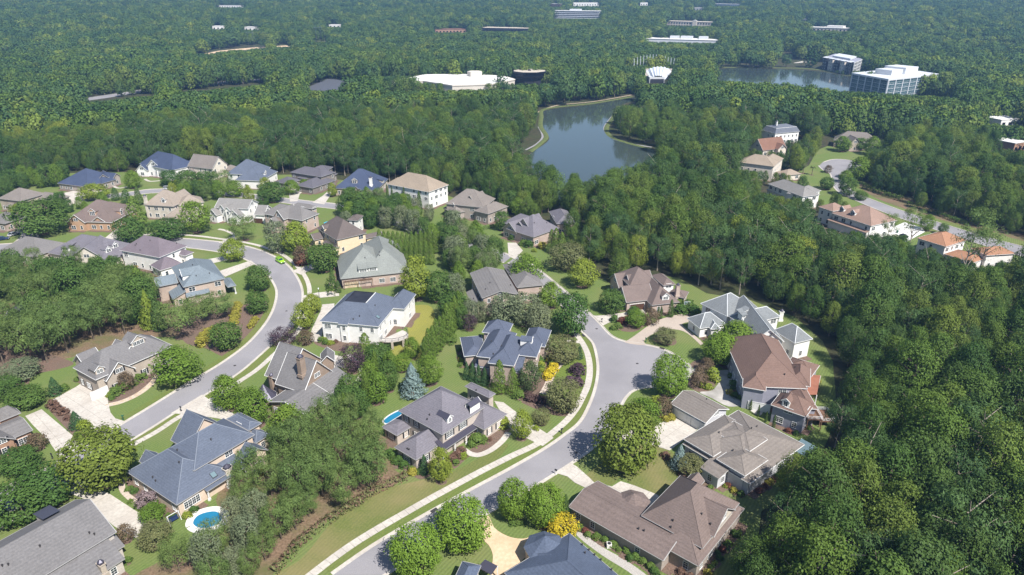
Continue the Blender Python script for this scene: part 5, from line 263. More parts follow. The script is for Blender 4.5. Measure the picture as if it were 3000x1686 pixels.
LEAF = dict(
    maple=leafmat('leaf_maple', [(.1, .165, .024), (.13, .195, .028)]), bigmaple=leafmat('leaf_bright', [(.125, .2, .026), (.14, .22, .03)]), oak=leafmat('leaf_oak', [(.115, .155, .028), (.135, .17, .03)]),
    dark=leafmat('leaf_dark', [(.058, .112, .026), (.082, .135, .03)]), lime=leafmat('leaf_lime', [(.175, .225, .03), (.2, .235, .036)]), pine=leafmat('leaf_pine', [(.1, .155, .045), (.125, .175, .05)]),
    grey=leafmat('leaf_greygreen', [(.14, .17, .095), (.165, .185, .1)]), olive=leafmat('leaf_olive', [(.125, .135, .058), (.145, .15, .062)]), crape=leafmat('leaf_reddish', [(.12, .09, .055), (.15, .11, .07)]),
    plum=leafmat('leaf_plum', [(.055, .036, .045), (.075, .046, .058)], .1), blue=leafmat('leaf_blue', [(.15, .21, .2), (.18, .24, .23)], .1), holly=leafmat('leaf_holly', [(.04, .085, .032), (.05, .1, .036)], .12),
    magnolia=leafmat('leaf_magnolia', [(.06, .09, .038), (.075, .1, .04)], .15), leyland=leafmat('leaf_leyland', [(.1, .16, .028), (.125, .185, .034)], .2), limecon=leafmat('leaf_limecon', [(.16, .21, .03), (.19, .235, .036)], .2),
    cypress=leafmat('leaf_cypress', [(.06, .11, .028), (.08, .125, .034)], .15), yellow=leafmat('leaf_yellow', [(.4, .31, .022), (.45, .36, .026)]), pinkcrape=leafmat('leaf_lilac', [(.21, .16, .16), (.25, .19, .2)]), palm=leafmat('leaf_palm', [(.13, .155, .06), (.15, .17, .07)]),
    red=leafmat('leaf_red', [(.13, .05, .035), (.15, .06, .04)]), gold=leafmat('leaf_gold', [(.25, .23, .04), (.28, .255, .045)]), brown=leafmat('leaf_brown', [(.14, .085, .06), (.16, .095, .07)]), brownplum=leafmat('leaf_brownplum', [(.085, .052, .048), (.095, .06, .053)]),
    tan=leafmat('leaf_tan', [(.22, .145, .07), (.24, .155, .08)]), green=leafmat('leaf_green', [(.085, .14, .03), (.11, .16, .036)]),
    wood=leafmat('leaf_wood', [(.032, .07, .022), (.046, .092, .023), (.06, .11, .024), (.066, .11, .03), (.086, .142, .026), (.1, .152, .028), (.118, .158, .033), (.155, .205, .034), (.205, .235, .036)], .2, True, .3),
    woodpine=leafmat('leaf_woodpine', [(.04, .082, .03), (.054, .1, .032), (.075, .125, .038)], .12, True, .32))

# ------------------------------------------------------------------ helpers
def mesh_from(name, verts, faces, mats=(), mi=None, smooth=False):
    me = bpy.data.meshes.new(name); me.from_pydata([tuple(v) for v in verts], [], faces)
    for x in mats: me.materials.append(x)
    if mi is not None: me.polygons.foreach_set('material_index', mi)
    if smooth: me.polygons.foreach_set('use_smooth', [True] * len(me.polygons))
    me.update(); return me
class MB:
    """collects shapes for one mesh object"""
    def __init__(s): s.v = []; s.f = []; s.m = []
    def add(s, vs, fs, m=0):
        k = len(s.v); s.v += [tuple(v) for v in vs]; s.f += [tuple(i + k for i in f) for f in fs]; s.m += [m] * len(fs)
    def box(s, c, d, rz=0, m=0, tilt=None):
        x, y, z = d[0] / 2, d[1] / 2, d[2] / 2; R = Matrix.Rotation(rz, 3, 'Z')
        if tilt: R = R @ Matrix.Rotation(tilt, 3, 'X')
        vs = [R @ Vector((i * x, j * y, k * z)) + Vector(c) for k in (-1, 1) for j in (-1, 1) for i in (-1, 1)]
        s.add(vs, [(0, 2, 3, 1), (4, 5, 7, 6), (0, 1, 5, 4), (2, 6, 7, 3), (0, 4, 6, 2), (1, 3, 7, 5)], m)
    def tube(s, p, q, r1, r2=None, n=6, m=0, cap=True):
        p = Vector(p); q = Vector(q); r2 = r1 if r2 is None else r2
        d = (q - p).normalized(); a = d.orthogonal().normalized(); b = d.cross(a)
        vs = [p + (a * math.cos(2 * math.pi * i / n) + b * math.sin(2 * math.pi * i / n)) * r1 for i in range(n)] + [q + (a * math.cos(2 * math.pi * i / n) + b * math.sin(2 * math.pi * i / n)) * r2 for i in range(n)]
        fs = [(i, (i + 1) % n, n + (i + 1) % n, n + i) for i in range(n)]
        if cap: fs += [tuple(range(n))[::-1], tuple(range(n, 2 * n))]
        s.add(vs, fs, m)
    def prism(s, pts, z0, z1, m=0, mt=None):
        n = len(pts); vs = [(p[0], p[1], z0) for p in pts] + [(p[0], p[1], z1) for p in pts]
        s.add(vs, [(i, (i + 1) % n, n + (i + 1) % n, n + i) for i in range(n)], m)
        s.add([(p[0], p[1], z1) for p in pts], [tuple(range(n))], m if mt is None else mt)
    def mesh(s, name, mats): return mesh_from(name, s.v, s.f, mats, s.m)
    def build(s, name, mats, parent=None, loc=(0, 0, 0), rz=0, label=None):
        if not s.f: return None
        return link(name, s.mesh(name, mats if isinstance(mats, (list, tuple)) else [mats]), parent, loc, rz)
def link(name, me, parent=None, loc=(0, 0, 0), rz=0, sc=None):
    o = bpy.data.objects.new(name, me); COL.objects.link(o)
    if parent: o.parent = parent
    o.location = loc; o.rotation_euler = (0, 0, rz)
    if sc: o.scale = sc
    return o
def tag(o, label=None, cat=None, group=None, kind=None):
    if label: o['label'] = label
    if cat: o['category'] = cat
    if group: o['group'] = group
    if kind: o['kind'] = kind
    return o
def thing(name, label, cat, loc=(0, 0, 0), rz=0, group=None):
    return tag(link(name, None, None, loc, rz), label, cat, group)
def terr(x, y):
    d = math.hypot(x, y)
    if d <= 960: return 0.0
    if d <= 1500:
        u = (d - 960) / 540; return 27 * u * u * (1.6 - .6 * u)
    if d <= 2400: return 27 + (d - 1500) / 900 * 40
    return 67 + (d - 2400) * .012
def area2(p): return sum(p[i][0] * p[(i + 1) % len(p)][1] - p[(i + 1) % len(p)][0] * p[i][1] for i in range(len(p)))
def ccw(p): return p if area2(p) > 0 else p[::-1]
def spline(pts, sub=5, closed=False):
    P = [Vector((p[0], p[1])) for p in pts]; n = len(P); out = []
    rng = range(n) if closed else range(n - 1)
    for i in rng:
        if closed: p0, p1, p2, p3 = P[i - 1], P[i], P[(i + 1) % n], P[(i + 2) % n]
        else: p0, p1, p2, p3 = P[max(i - 1, 0)], P[i], P[i + 1], P[min(i + 2, n - 1)]
        # centripetal, so uneven spacing does not overshoot
        t0 = 0; t1 = t0 + max((p1 - p0).length, 1e-3) ** .5; t2 = t1 + max((p2 - p1).length, 1e-3) ** .5; t3 = t2 + max((p3 - p2).length, 1e-3) ** .5
        for k in range(sub):
            t = t1 + (t2 - t1) * k / sub
            a1 = p0 * ((t1 - t) / (t1 - t0)) + p1 * ((t - t0) / (t1 - t0)); a2 = p1 * ((t2 - t) / (t2 - t1)) + p2 * ((t - t1) / (t2 - t1)); a3 = p2 * ((t3 - t) / (t3 - t2)) + p3 * ((t - t2) / (t3 - t2))
            b1 = a1 * ((t2 - t) / (t2 - t0)) + a2 * ((t - t0) / (t2 - t0)); b2 = a2 * ((t3 - t) / (t3 - t1)) + a3 * ((t - t1) / (t3 - t1))
            c = b1 * ((t2 - t) / (t2 - t1)) + b2 * ((t - t1) / (t2 - t1)); out.append((c.x, c.y))
    if not closed: out.append((P[-1].x, P[-1].y))
    return out
def offset(line, d):
    out = []
    for i, p in enumerate(line):
        a = Vector(line[max(i - 1, 0)]); b = Vector(line[min(i + 1, len(line) - 1)]); t = (b - a)
        if t.length < 1e-6: t = Vector((1, 0))
        t.normalize(); out.append((p[0] - t.y * d, p[1] + t.x * d))
    return out
def resample(line, step):
    out = [line[0]]; need = step
    for i in range(len(line) - 1):
        a = Vector(line[i]); b = Vector(line[i + 1]); L = (b - a).length; pos = 0
        while L - pos >= need:
            pos += need; q = a + (b - a) * (pos / L); out.append((q.x, q.y)); need = step
        need -= L - pos
    return out
def fill(poly, z, name, m, parent=None, kind=None, zt=False):
    bm = bmesh.new(); poly = ccw(poly)
    q = []
    for p in poly:
        if not q or (p[0] - q[-1][0]) ** 2 + (p[1] - q[-1][1]) ** 2 > .0009: q.append(p)
    vs = [bm.verts.new((p[0], p[1], z + (terr(*p) if zt else 0))) for p in q]
    es = [bm.edges.new((vs[i], vs[(i + 1) % len(vs)])) for i in range(len(vs))]
    bmesh.ops.triangle_fill(bm, use_beauty=True, use_dissolve=False, edges=es, normal=(0, 0, 1))
    for f in bm.faces:
        if f.normal.z < 0: f.normal_flip()
    me = bpy.data.meshes.new(name); bm.to_mesh(me); bm.free(); me.materials.append(m)
    o = link(name, me, parent)
    if kind: o['kind'] = kind
    return o
def ribbon(A, B, z, name, m, kind=None, parent=None, zt=False, zB=None):
    n = min(len(A), len(B)); v = []
    for i in range(n):
        v.append((A[i][0], A[i][1], z + (terr(*A[i]) if zt else 0))); v.append((B[i][0], B[i][1], (z if zB is None else zB) + (terr(*B[i]) if zt else 0)))
    f = [(2 * i, 2 * i + 1, 2 * i + 3, 2 * i + 2) for i in range(n - 1)]
    me = mesh_from(name, v, f, [m])
    bm = bmesh.new(); bm.from_mesh(me)
    for x in bm.faces:
        if x.normal.z < 0: x.normal_flip()
    bm.to_mesh(me); bm.free()
    o = link(name, me, parent)
    if kind: o['kind'] = kind
    return o
def inpoly(X, Y, poly):
    X = np.asarray(X); Y = np.asarray(Y); c = np.zeros(X.shape, bool); n = len(poly); j = n - 1
    for i in range(n):
        xi, yi = poly[i]; xj, yj = poly[j]
        if yi != yj:
            k = ((yi > Y) != (yj > Y)) & (X < (xj - xi) * (Y - yi) / (yj - yi) + xi); c ^= k
        j = i
    return c
def distline(X, Y, line):
    d = np.full(np.shape(X), 1e9)
    for i in range(len(line) - 1):
        ax, ay = line[i]; bx, by = line[i + 1]; L = (bx - ax) ** 2 + (by - ay) ** 2 + 1e-9
        t = np.clip(((X - ax) * (bx - ax) + (Y - ay) * (by - ay)) / L, 0, 1)
        d = np.minimum(d, np.hypot(X - ax - t * (bx - ax), Y - ay - t * (by - ay)))
    return d

# ------------------------------------------------------------------ ground, lawns, roads
xs = sorted(set(list(range(-4000, 4001, 125)))); ys = sorted(set(list(range(-600, 4201, 60))))
gv = [(x, y, terr(x, y) - (.03 if math.hypot(x, y) < 960 else 0)) for y in ys for x in xs]; nx = len(xs)
gf = [(j * nx + i, j * nx + i + 1, (j + 1) * nx + i + 1, (j + 1) * nx + i) for j in range(len(ys) - 1) for i in range(nx - 1)]
tag(link('ground', mesh_from('ground', gv, gf, [M['soil']])), kind='structure')
ROADP = {}
for k, (a, b) in ROADS.items(): ROADP[k] = (spline(a, 4), spline(b, 4))
for i, c in enumerate(CLEAR): fill(c, .004, 'lawn', M['lawn'], kind='structure')
ZL = {'mulch': .014, 'straw': .010, 'gravel': .018, 'yellowlawn': .012, 'brightlawn': .008, 'drylawn': .006}
for i, (k, p) in enumerate(BEDS):
    fill(spline(p, 4, True), ZL[k] + .0005 * i, {'mulch': 'mulch_bed', 'straw': 'pine_straw_bed', 'gravel': 'gravel_bed'}.get(k, 'lawn_patch'), M[k], kind='structure')
for k, (a, b) in ROADP.items():
    far = k in ('parkway', 'lake_road', 'spur_road')
    ea, eb = a, b
    fill(a + b[::-1], .035, 'road', M['asphalt'], kind='structure')
    if far: continue
    ca = Vector(a[len(a) // 2]); cb = Vector(b[len(b) // 2])
    for e, o in ((a, b), (b, a)):
        mid = len(e) // 2; t = Vector(e[mid + 1]) - Vector(e[mid]); nrm = Vector((-t.y, t.x)); s = 1 if nrm.dot(Vector(e[mid]) - Vector(o[min(mid, len(o) - 1)])) > 0 else -1
        near = k in ('main_street', 'curved_street')
        g1 = offset(e, s * .62); g2 = offset(e, s * .80)
        ribbon(e, g1, .043, 'gutter', M['concrete'], 'structure')
        ribbon(g1, g2, .15, 'kerb', M['concrete'], 'structure'); ribbon(g1, g1, .043, 'kerb_face', M['concrete'], 'structure', zB=.15)
        ribbon(g2, offset(e, s * .803), .15, 'kerb_back', M['concrete'], 'structure', zB=.0)
        g3 = offset(e, s * 3.0)
        if near and not (k == 'main_street' and e is b): ribbon(g2, g3, .03, 'verge', M['verge'], 'structure')
# sidewalks of single concrete slabs
def slabstrip(line, w, name, m, step, near_only=True, gap=.03, z=.06, jitter=0):
    root = tag(link(name, None), kind='structure')
    pts = resample(line, step); k = 0
    L = offset(pts, w / 2); Rr = offset(pts, -w / 2)
    ribbon(offset(pts, w / 2 + .01), offset(pts, -w / 2 - .01), z - .03, 'joint_bed', M['joint'], parent=root)
    for i in range(len(pts) - 1):
        a, b, c, d = [Vector(p) for p in (L[i], L[i + 1], Rr[i + 1], Rr[i])]
        g = gap / max((b - a).length, .1); a2, b2 = a.lerp(b, g), b.lerp(a, g); d2, c2 = d.lerp(c, g), c.lerp(d, g)
        mb = MB(); zz = z + rnd.uniform(-.006, .006)
        mb.prism([(p.x, p.y) for p in ccw([tuple(a2), tuple(b2), tuple(c2), tuple(d2)]) and [Vector(q) for q in ccw([tuple(a2), tuple(b2), tuple(c2), tuple(d2)])]], .0, zz)
        mb.build('slab', m, root)
    return root
for line, w in SIDEWALKS:
    s = spline(line, 5); slabstrip(s, w, 'sidewalk', M['concrete'], 1.8)
for nme, line, w, mk in PATHS:
    s = spline(line, 5); ribbon(offset(s, w / 2), offset(s, -w / 2), .05, nme, M['asphalt'] if mk == 'asph' else M['sand'], 'structure', zt=True)
for nme, mk, w, line, stones in WALKS:
    s = spline(line, 6)
    if stones:
        root = tag(link('flagstone_path', None), kind='structure')
        ribbon(offset(s, w / 2 + .1), offset(s, -w / 2 - .1), .022, 'stone_bed', M['tanwalk'], parent=root)
        for p in resample(s, .75):
            for sd in (-.36, .36):
                c = Vector(p) + Vector((rnd.uniform(-.1, .1), rnd.uniform(-.1, .1))); t = rnd.uniform(0, 6)
                c += Vector((math.cos(t), math.sin(t))) * .1 + Vector((sd, -sd * .3)); mb = MB(); n = 6
                mb.prism([(c.x + .36 * rnd.uniform(.75, 1.1) * math.cos(2 * math.pi * q / n + t), c.y + .36 * rnd.uniform(.75, 1.1) * math.sin(2 * math.pi * q / n + t)) for q in range(n)], 0, .05 + rnd.uniform(0, .02)); mb.build('stone', M['flag'], root)
    else: ribbon(offset(s, w / 2), offset(s, -w / 2), .052, nme, M[mk], 'structure')
# driveways; those near the drone are poured in panels
def clip(poly, ax, lo, keep_gt):
    out = []
    for i in range(len(poly)):
        p = poly[i]; q = poly[(i + 1) % len(poly)]; a = p[ax] - lo; b = q[ax] - lo
        if not keep_gt: a, b = -a, -b
        if a >= 0: out.append(p)
        if a * b < 0:
            t = a / (a - b); out.append((p[0] + (q[0] - p[0]) * t, p[1] + (q[1] - p[1]) * t))
    return out
for k, (mk, cell, ang, poly) in enumerate(DRIVES):
    mk2 = mk
    sp = spline(poly, 3, True) if mk in ('paver', 'oldconcrete', 'stamped') else poly
    if not cell:
        fill(sp, .054 + .0004 * k, {'darkpark': 'parking_lot'}.get(mk, 'driveway'), M[mk2], kind='structure', zt=True); continue
    root = tag(link('driveway', None), kind='structure')
    fill(poly, .046 + .0004 * k, 'joint_bed', M['joint'], root)
    ca, sa = math.cos(-ang), math.sin(-ang)
    lp = ccw([(p[0] * ca - p[1] * sa, p[0] * sa + p[1] * ca) for p in poly])
    x0 = min(p[0] for p in lp); x1 = max(p[0] for p in lp); y0 = min(p[1] for p in lp); y1 = max(p[1] for p in lp)
    ny = max(1, round((y1 - y0) / cell)); nxx = max(1, round((x1 - x0) / cell))
    for i in range(nxx):
        for j in range(ny):
            a0 = x0 + (x1 - x0) * i / nxx + .025; a1 = x0 + (x1 - x0) * (i + 1) / nxx - .025; b0 = y0 + (y1 - y0) * j / ny + .025; b1 = y0 + (y1 - y0) * (j + 1) / ny - .025
            q = clip(clip(clip(clip(lp, 0, a0, True), 0, a1, False), 1, b0, True), 1, b1, False)
            if len(q) < 3 or abs(area2(q)) < .6: continue
            q = [(p[0] * ca + p[1] * sa, -p[0] * sa + p[1] * ca) for p in q]
            fill(q, .062 + rnd.uniform(-.004, .004) + .0004 * k, 'slab', M[mk], root)
# lakes, banks, pools
for p in LAKES: fill(spline(p, 5, True), .03, 'lake', M['lake'], kind='structure')
for line, w in BANKS:
    s = spline(line, 6); n = len(s); v = []; prof = [(-1, 0), (-.6, .25), (0, .4), (.6, .3), (1, 0)]
    offs = [offset(s, q * w / 2) for q, _ in prof]
    for i in range(n):
        for c, (q, hh) in enumerate(prof): v.append((offs[c][i][0], offs[c][i][1], .01 + hh * (1 if c not in (0, 4) else 0)))
    f = [(i * 5 + c, i * 5 + c + 1, (i + 1) * 5 + c + 1, (i + 1) * 5 + c) for i in range(n - 1) for c in range(4)]
    tag(link('lake_bank', mesh_from('lake_bank', v, f, [M['bank']])), kind='structure')
for i, (p, w) in enumerate(POOLS):
    s = spline(p, 5, True); s = ccw(s); c = s + [s[0]]
    root = thing('swimming_pool', ['kidney shaped blue pool with white deck behind the tan blue-roofed house', 'narrow teal pool beside the violet grey roofed house'][i], 'pool')
    fill(s, .05, 'water', M['pool'], root)
    mb = MB(); o = offset(c, -w if i == 0 else -.35); k = len(c)
    for a, b_ in ((c, .12), ):
        v = [(q[0], q[1], .12) for q in c] + [(q[0], q[1], .12) for q in o]
        mb.add(v, [(j, k + j, k + j + 1, j + 1) for j in range(k - 1)])
        mb.add([(q[0], q[1], .12) for q in c] + [(q[0], q[1], .0) for q in c], [(j, j + 1, k + j + 1, k + j) for j in range(k - 1)])
        mb.add([(q[0], q[1], .12) for q in o] + [(q[0], q[1], .0) for q in o], [(j, j + 1, k + j + 1, k + j) for j in range(k - 1)])
    mb.build('deck', M['white'], root)
# ------------------------------------------------------------------ houses
CAMP = Vector((0, 0, 96.6))
def wloc(w, x, y):
    dx, dy = x - w['c'][0], y - w['c'][1]; ca, sa = math.cos(w['a']), math.sin(w['a']); return dx * ca + dy * sa, -dx * sa + dy * ca
def wz(w, x, y, ins=0.0):
    lx, ly = wloc(w, x, y); ex = w['L'] / 2 - abs(lx); ey = w['W'] / 2 - abs(ly)
    if ex < ins or ey < ins: return None
    t = w['t']
    if t == 'hip': return w['h'] + min(ex, ey) * w['p']
    if t == 'gable': return w['h'] + ey * w['p']
    if t == 'shed': return w['h'] + (ly + w['W'] / 2) * w['p']
    return w['h'] + min(w['run'], ex, ey) * w['p']
WINM = {}
def window_meshes(wd, ht, far):
    k = (round(wd, 1), round(ht, 1), far)
    if k not in WINM:
        mb = MB(); t = .09
        mb.box((0, -.03, ht / 2), (wd + .06, .1, t)); mb.box((0, -.03, -ht / 2), (wd + .2, .16, t))
        for s in (-1, 1): mb.box((s * wd / 2, -.03, 0), (t, .1, ht))
        nv = max(1, round(wd / .9))
        for i in range(1, nv): mb.box((-wd / 2 + wd * i / nv, -.028, 0), (.1, .09, ht))
        if not far:
            for i in range(nv): mb.box((-wd / 2 + wd * (i + .5) / nv, -.02, 0), (.035, .05, ht))
            for z in (-ht / 6, ht / 6): mb.box((0, -.02, z), (wd, .05, .035))
        else: mb.box((0, -.02, 0), (wd, .05, .05))
        fr = mb.mesh('window', [M['frame']])
        pn = mesh_from('pane', [(-wd / 2, 0, -ht / 2), (wd / 2, 0, -ht / 2), (wd / 2, 0, ht / 2), (-wd / 2, 0, ht / 2)], [(0, 1, 2, 3)], [M['pane']])
        sm = MB()
        sm.box((0, -.03, 0), (.42, .07, ht + .1))
        WINM[k] = (fr, pn, sm)
    return WINM[k]
SHM = {}
def add_window(root, rl, x, y, z, na, wd, ht, far, shut=False):
    fr, pn, sm = window_meshes(wd, ht, far)
    o = link('window', fr, root, (x - rl[0] + .025 * math.cos(na), y - rl[1] + .025 * math.sin(na), z), na + math.pi / 2)
    p = link('pane', pn, o, (0, -.012, 0))
    if shut:
        k = (wd, ht)
        if k not in SHM: SHM[k] = sm.mesh('shutter', [M['dark']])
        for s in (-1, 1):
            q = s * (wd / 2 + .3); link('shutter', SHM[k], root, (x - rl[0] + .02 * math.cos(na) - q * math.sin(na), y - rl[1] + .02 * math.sin(na) + q * math.cos(na), z), na + math.pi / 2)
    return o
SHUT = {'brick_shutters', 'tan_stone', 'violet_porch', 'white_gables'}
GARAGE = {}
def garage_mesh(w, col):
    k = (w, col)
    if k not in GARAGE:
        mb = MB(); n = 4
        for i in range(4):
            for j in range(max(2, int(w / 1.2))):
                nn = max(2, int(w / 1.2)); mb.box((-w / 2 + w * (j + .5) / nn, -.03, .28 + .56 * i), (w / nn - .08, .05, .48))
        mb.box((0, .02, 1.15), (w, .06, 2.3))
        GARAGE[k] = mb.mesh('garage_door', [M[{'white': 'frame', 'brown': 'brownp', 'dark': 'dark', 'tan': 'flag'}[col]]])
        tb = MB(); tb.box((0, -.05, 2.36), (w + .3, .12, .16))
        for s in (-1, 1): tb.box((s * (w / 2 + .08), -.05, 1.15), (.14, .12, 2.3))
        GARAGE[k + ('t',)] = tb.mesh('door_frame', [M['trim']])
    return GARAGE[k], GARAGE[k + ('t',)]
def build_house(hd, hi):
    ws = hd['ws']; rx, ry = ws[0]['c']; rl = (rx, ry)
    root = thing('house', hd['l'], 'house', (rx, ry, 0), 0, 'houses of the neighbourhood')
    dist = math.hypot(rx, ry); far = dist > 235
    wallm = WALL[hd['w']]; roofm = ROOF[hd['r']]
    mats = [roofm, M['membrane'], M['metal'], M['copper']]
    R_ = MB(); T_ = MB(); Cc = MB(); posts = []; walls = {}
    for i, w in enumerate(ws):
        e = .004 * i + .0007 * hi; h = w['h'] + e * 1.7; p = w['p'] * (1 + .004 * ((i * 7 + hi) % 5)); L, Wd = w['L'] / 2 + e, w['W'] / 2 + e
        mx = Matrix.Translation((w['c'][0] - rx, w['c'][1] - ry, 0)) @ Matrix.Rotation(w['a'], 4, 'Z')
        X = lambda q: mx @ Vector(q)
        mi = {'metal': 2, 'copper': 3}.get(w.get('rc'), 0)
        wk = w.get('w', hd['w']); wm = walls.setdefault(wk, MB()); t = w['t']; ins = .42
        if t in ('hip', 'deck'):
            if t == 'hip': top = h + Wd * p; r = L - Wd; Q = [(-r, 0, top), (r, 0, top)]
            E = [(-L, -Wd, h), (L, -Wd, h), (L, Wd, h), (-L, Wd, h)]
            if t == 'hip':
                V = [X(q) for q in E + Q]
                if r < .05: R_.add(V, [(0, 1, 4), (1, 2, 4), (2, 3, 4), (3, 0, 4)], mi)
                else: R_.add(V, [(0, 1, 5, 4), (1, 2, 5), (2, 3, 4, 5), (3, 0, 4)], mi)
                lines = [(0, 4), (1, 5), (2, 5), (3, 4), (4, 5)]
            else:
                ru = w['run']; z2 = h + ru * p; D = [(-L + ru, -Wd + ru, z2), (L - ru, -Wd + ru, z2), (L - ru, Wd - ru, z2), (-L + ru, Wd - ru, z2)]
                V = [X(q) for q in E + D]; R_.add(V, [(0, 1, 5, 4), (1, 2, 6, 5), (2, 3, 7, 6), (3, 0, 4, 7)], mi)
                lines = [(0, 4), (1, 5), (2, 6), (3, 7)]
                if w.get('hiptop'):
                    wy = Wd - ru; z3 = z2 + wy * .32; V2 = [X(q) for q in D + [(-L + ru + wy, 0, z3), (L - ru - wy, 0, z3)]]
                    R_.add(V2, [(0, 1, 5, 4), (1, 2, 5), (2, 3, 4, 5), (3, 0, 4)], mi)
                    for a in range(4): T_.tube(V[4 + a], V[4 + (a + 1) % 4], .12, n=4)
                else:
                    D2 = [(q[0] * .995, q[1] * .995, z2 - .35) for q in D]; R_.add([X(q) for q in D2], [(0, 1, 2, 3)], 1)
                    for a in range(4):
                        R_.add([X(D[a]), X(D[(a + 1) % 4]), X(D2[(a + 1) % 4]), X(D2[a])], [(3, 2, 1, 0)], 1)
                    for a in (0,): T_.tube(V[4 + a], V[4 + (a + 1) % 4], .14, n=4)
            for a, c in lines:
                Cc.tube(V[a], V[c], .11 if hd['ridge'] else .07, n=5, m=0)
            for a in range(4):
                q0, q1 = E[a], E[(a + 1) % 4]; T_.add([X(q0), X(q1), X((q1[0], q1[1], h - .22)), X((q0[0], q0[1], h - .22))], [(3, 2, 1, 0)])
                g = (Vector(q0) + Vector(q1)) / 2; dd = Vector(q1) - Vector(q0); nn = Vector((dd.y, -dd.x, 0)).normalized()
                T_.box(X(Vector((g.x, g.y, h - .06)) + nn * .06), (dd.length, .08, .12), w['a'] + math.atan2(dd.y, dd.x))
            T_.add([X((q[0], q[1], h - .22)) for q in E], [(3, 2, 1, 0)])
        elif t == 'gable':
            top = h + Wd * p
            V = [X(q) for q in [(-L, -Wd, h), (L, -Wd, h), (L, Wd, h), (-L, Wd, h), (-L, 0, top), (L, 0, top)]]
            R_.add(V, [(0, 1, 5, 4), (2, 3, 4, 5)], mi)
            V2 = [X((q[0], q[1], q[2] - .2)) for q in [(-L, -Wd, h), (L, -Wd, h), (L, Wd, h), (-L, Wd, h), (-L, 0, top), (L, 0, top)]]
            T_.add(V2, [(4, 5, 1, 0), (5, 4, 3, 2)])
            T_.add(V + V2, [(0, 6, 7, 1), (2, 8, 9, 3), (0, 4, 10, 6), (4, 3, 9, 10), (1, 7, 11, 5), (5, 11, 8, 2)])
            for s in (-1, 1):
                for sy in (-1, 1):
                    T_.tube(X((s * (L + .03), sy * Wd, h - .08)), X((s * (L + .03), 0, top - .08)), .1, n=4)
                T_.box(X((0, s * (Wd + .06), h - .06)), (2 * L, .08, .12), w['a'])
            Cc.tube(V[4], V[5], .08, n=5)
        elif t == 'shed':
            top = h + 2 * Wd * p
            V = [X(q) for q in [(-L, -Wd, h), (L, -Wd, h), (L, Wd, top), (-L, Wd, top)]]; V2 = [v - Vector((0, 0, .18)) for v in V]
            R_.add(V, [(0, 1, 2, 3)], mi); T_.add(V + V2, [(0, 4, 5, 1), (1, 5, 6, 2), (2, 6, 7, 3), (3, 7, 4, 0), (7, 6, 5, 4)])
            if mi == 2:
                k = int(2 * L / .5)
                for a in range(k + 1):
                    x = -L + 2 * L * a / max(1, k); R_.tube(X((x, -Wd, h + .02)), X((x, Wd, top + .02)), .035, n=4, m=2)
        # walls
        l2, w2 = L - ins, Wd - ins
        if w.get('open'):
            k = max(2, int(2 * l2 / 3) + 1)
            for a in range(k):
                posts.append(X((-l2 + 2 * l2 * a / (k - 1), -w2, 0)).to_tuple() + (h - .2,))
            continue
        zt = h - .1; b = [(-l2, -w2), (l2, -w2), (l2, w2), (-l2, w2)]
        V = [X((q[0], q[1], 0)) for q in b] + [X((q[0], q[1], zt)) for q in b]
        if t == 'gable':
            ap = h + w2 * p - .02 + ins * p; gz = h - .1 + ins * p
            V = V[:4] + [X((q[0], q[1], gz - .12)) for q in b]
            V += [X((-l2, 0, ap - .1)), X((l2, 0, ap - .1))]
            wm.add(V, [(0, 1, 5, 4), (1, 2, 6, 9, 5), (2, 3, 7, 6), (3, 0, 4, 8, 7)])
        elif t == 'shed':
            zh = h + 2 * Wd * p - .25
            V[6] = X((l2, w2, zh - ins * p)); V[7] = X((-l2, w2, zh - ins * p)); wm.add(V, [(0, 1, 5, 4), (1, 2, 6, 5), (2, 3, 7, 6), (3, 0, 4, 7)])
        else: wm.add(V, [(0, 1, 5, 4), (1, 2, 6, 5), (2, 3, 7, 6), (3, 0, 4, 7)])
    for wk, wm in walls.items(): wm.build('wall', WALL[wk], root)
    roof = R_.build('roof', mats, root); T_.build('fascia', M['trim' if hd['w'] in ('white', 'palegrey', 'siding') or hd['n'] in ('tan_stone', 'cul_blue', 'brown_front', 'turret_brick', 'grey_turquoise') else 'trimgrey'], root)
    cap = M['ridgewhite'] if hd['r'] == 'estate' else (M['ridgepale'] if hd['ridge'] else roofm)
    rc = Cc.build('ridge_cap', cap, root); rc['kind'] = 'stuff'
    for px_, py_, pz_, ph in posts:
        mb = MB(); mb.box((0, 0, ph / 2), (.26, .26, ph)); mb.box((0, 0, .25), (.5, .5, .5)); mb.build('column', M['trim'], root, (px_, py_, 0))
    # windows along every wall that faces the drone
    rw = random.Random(hi * 31 + 5)
    used = [(e[1], e[2], e[3], e[5]) for e in hd['ex'] if e[0] in ('garage', 'win')]
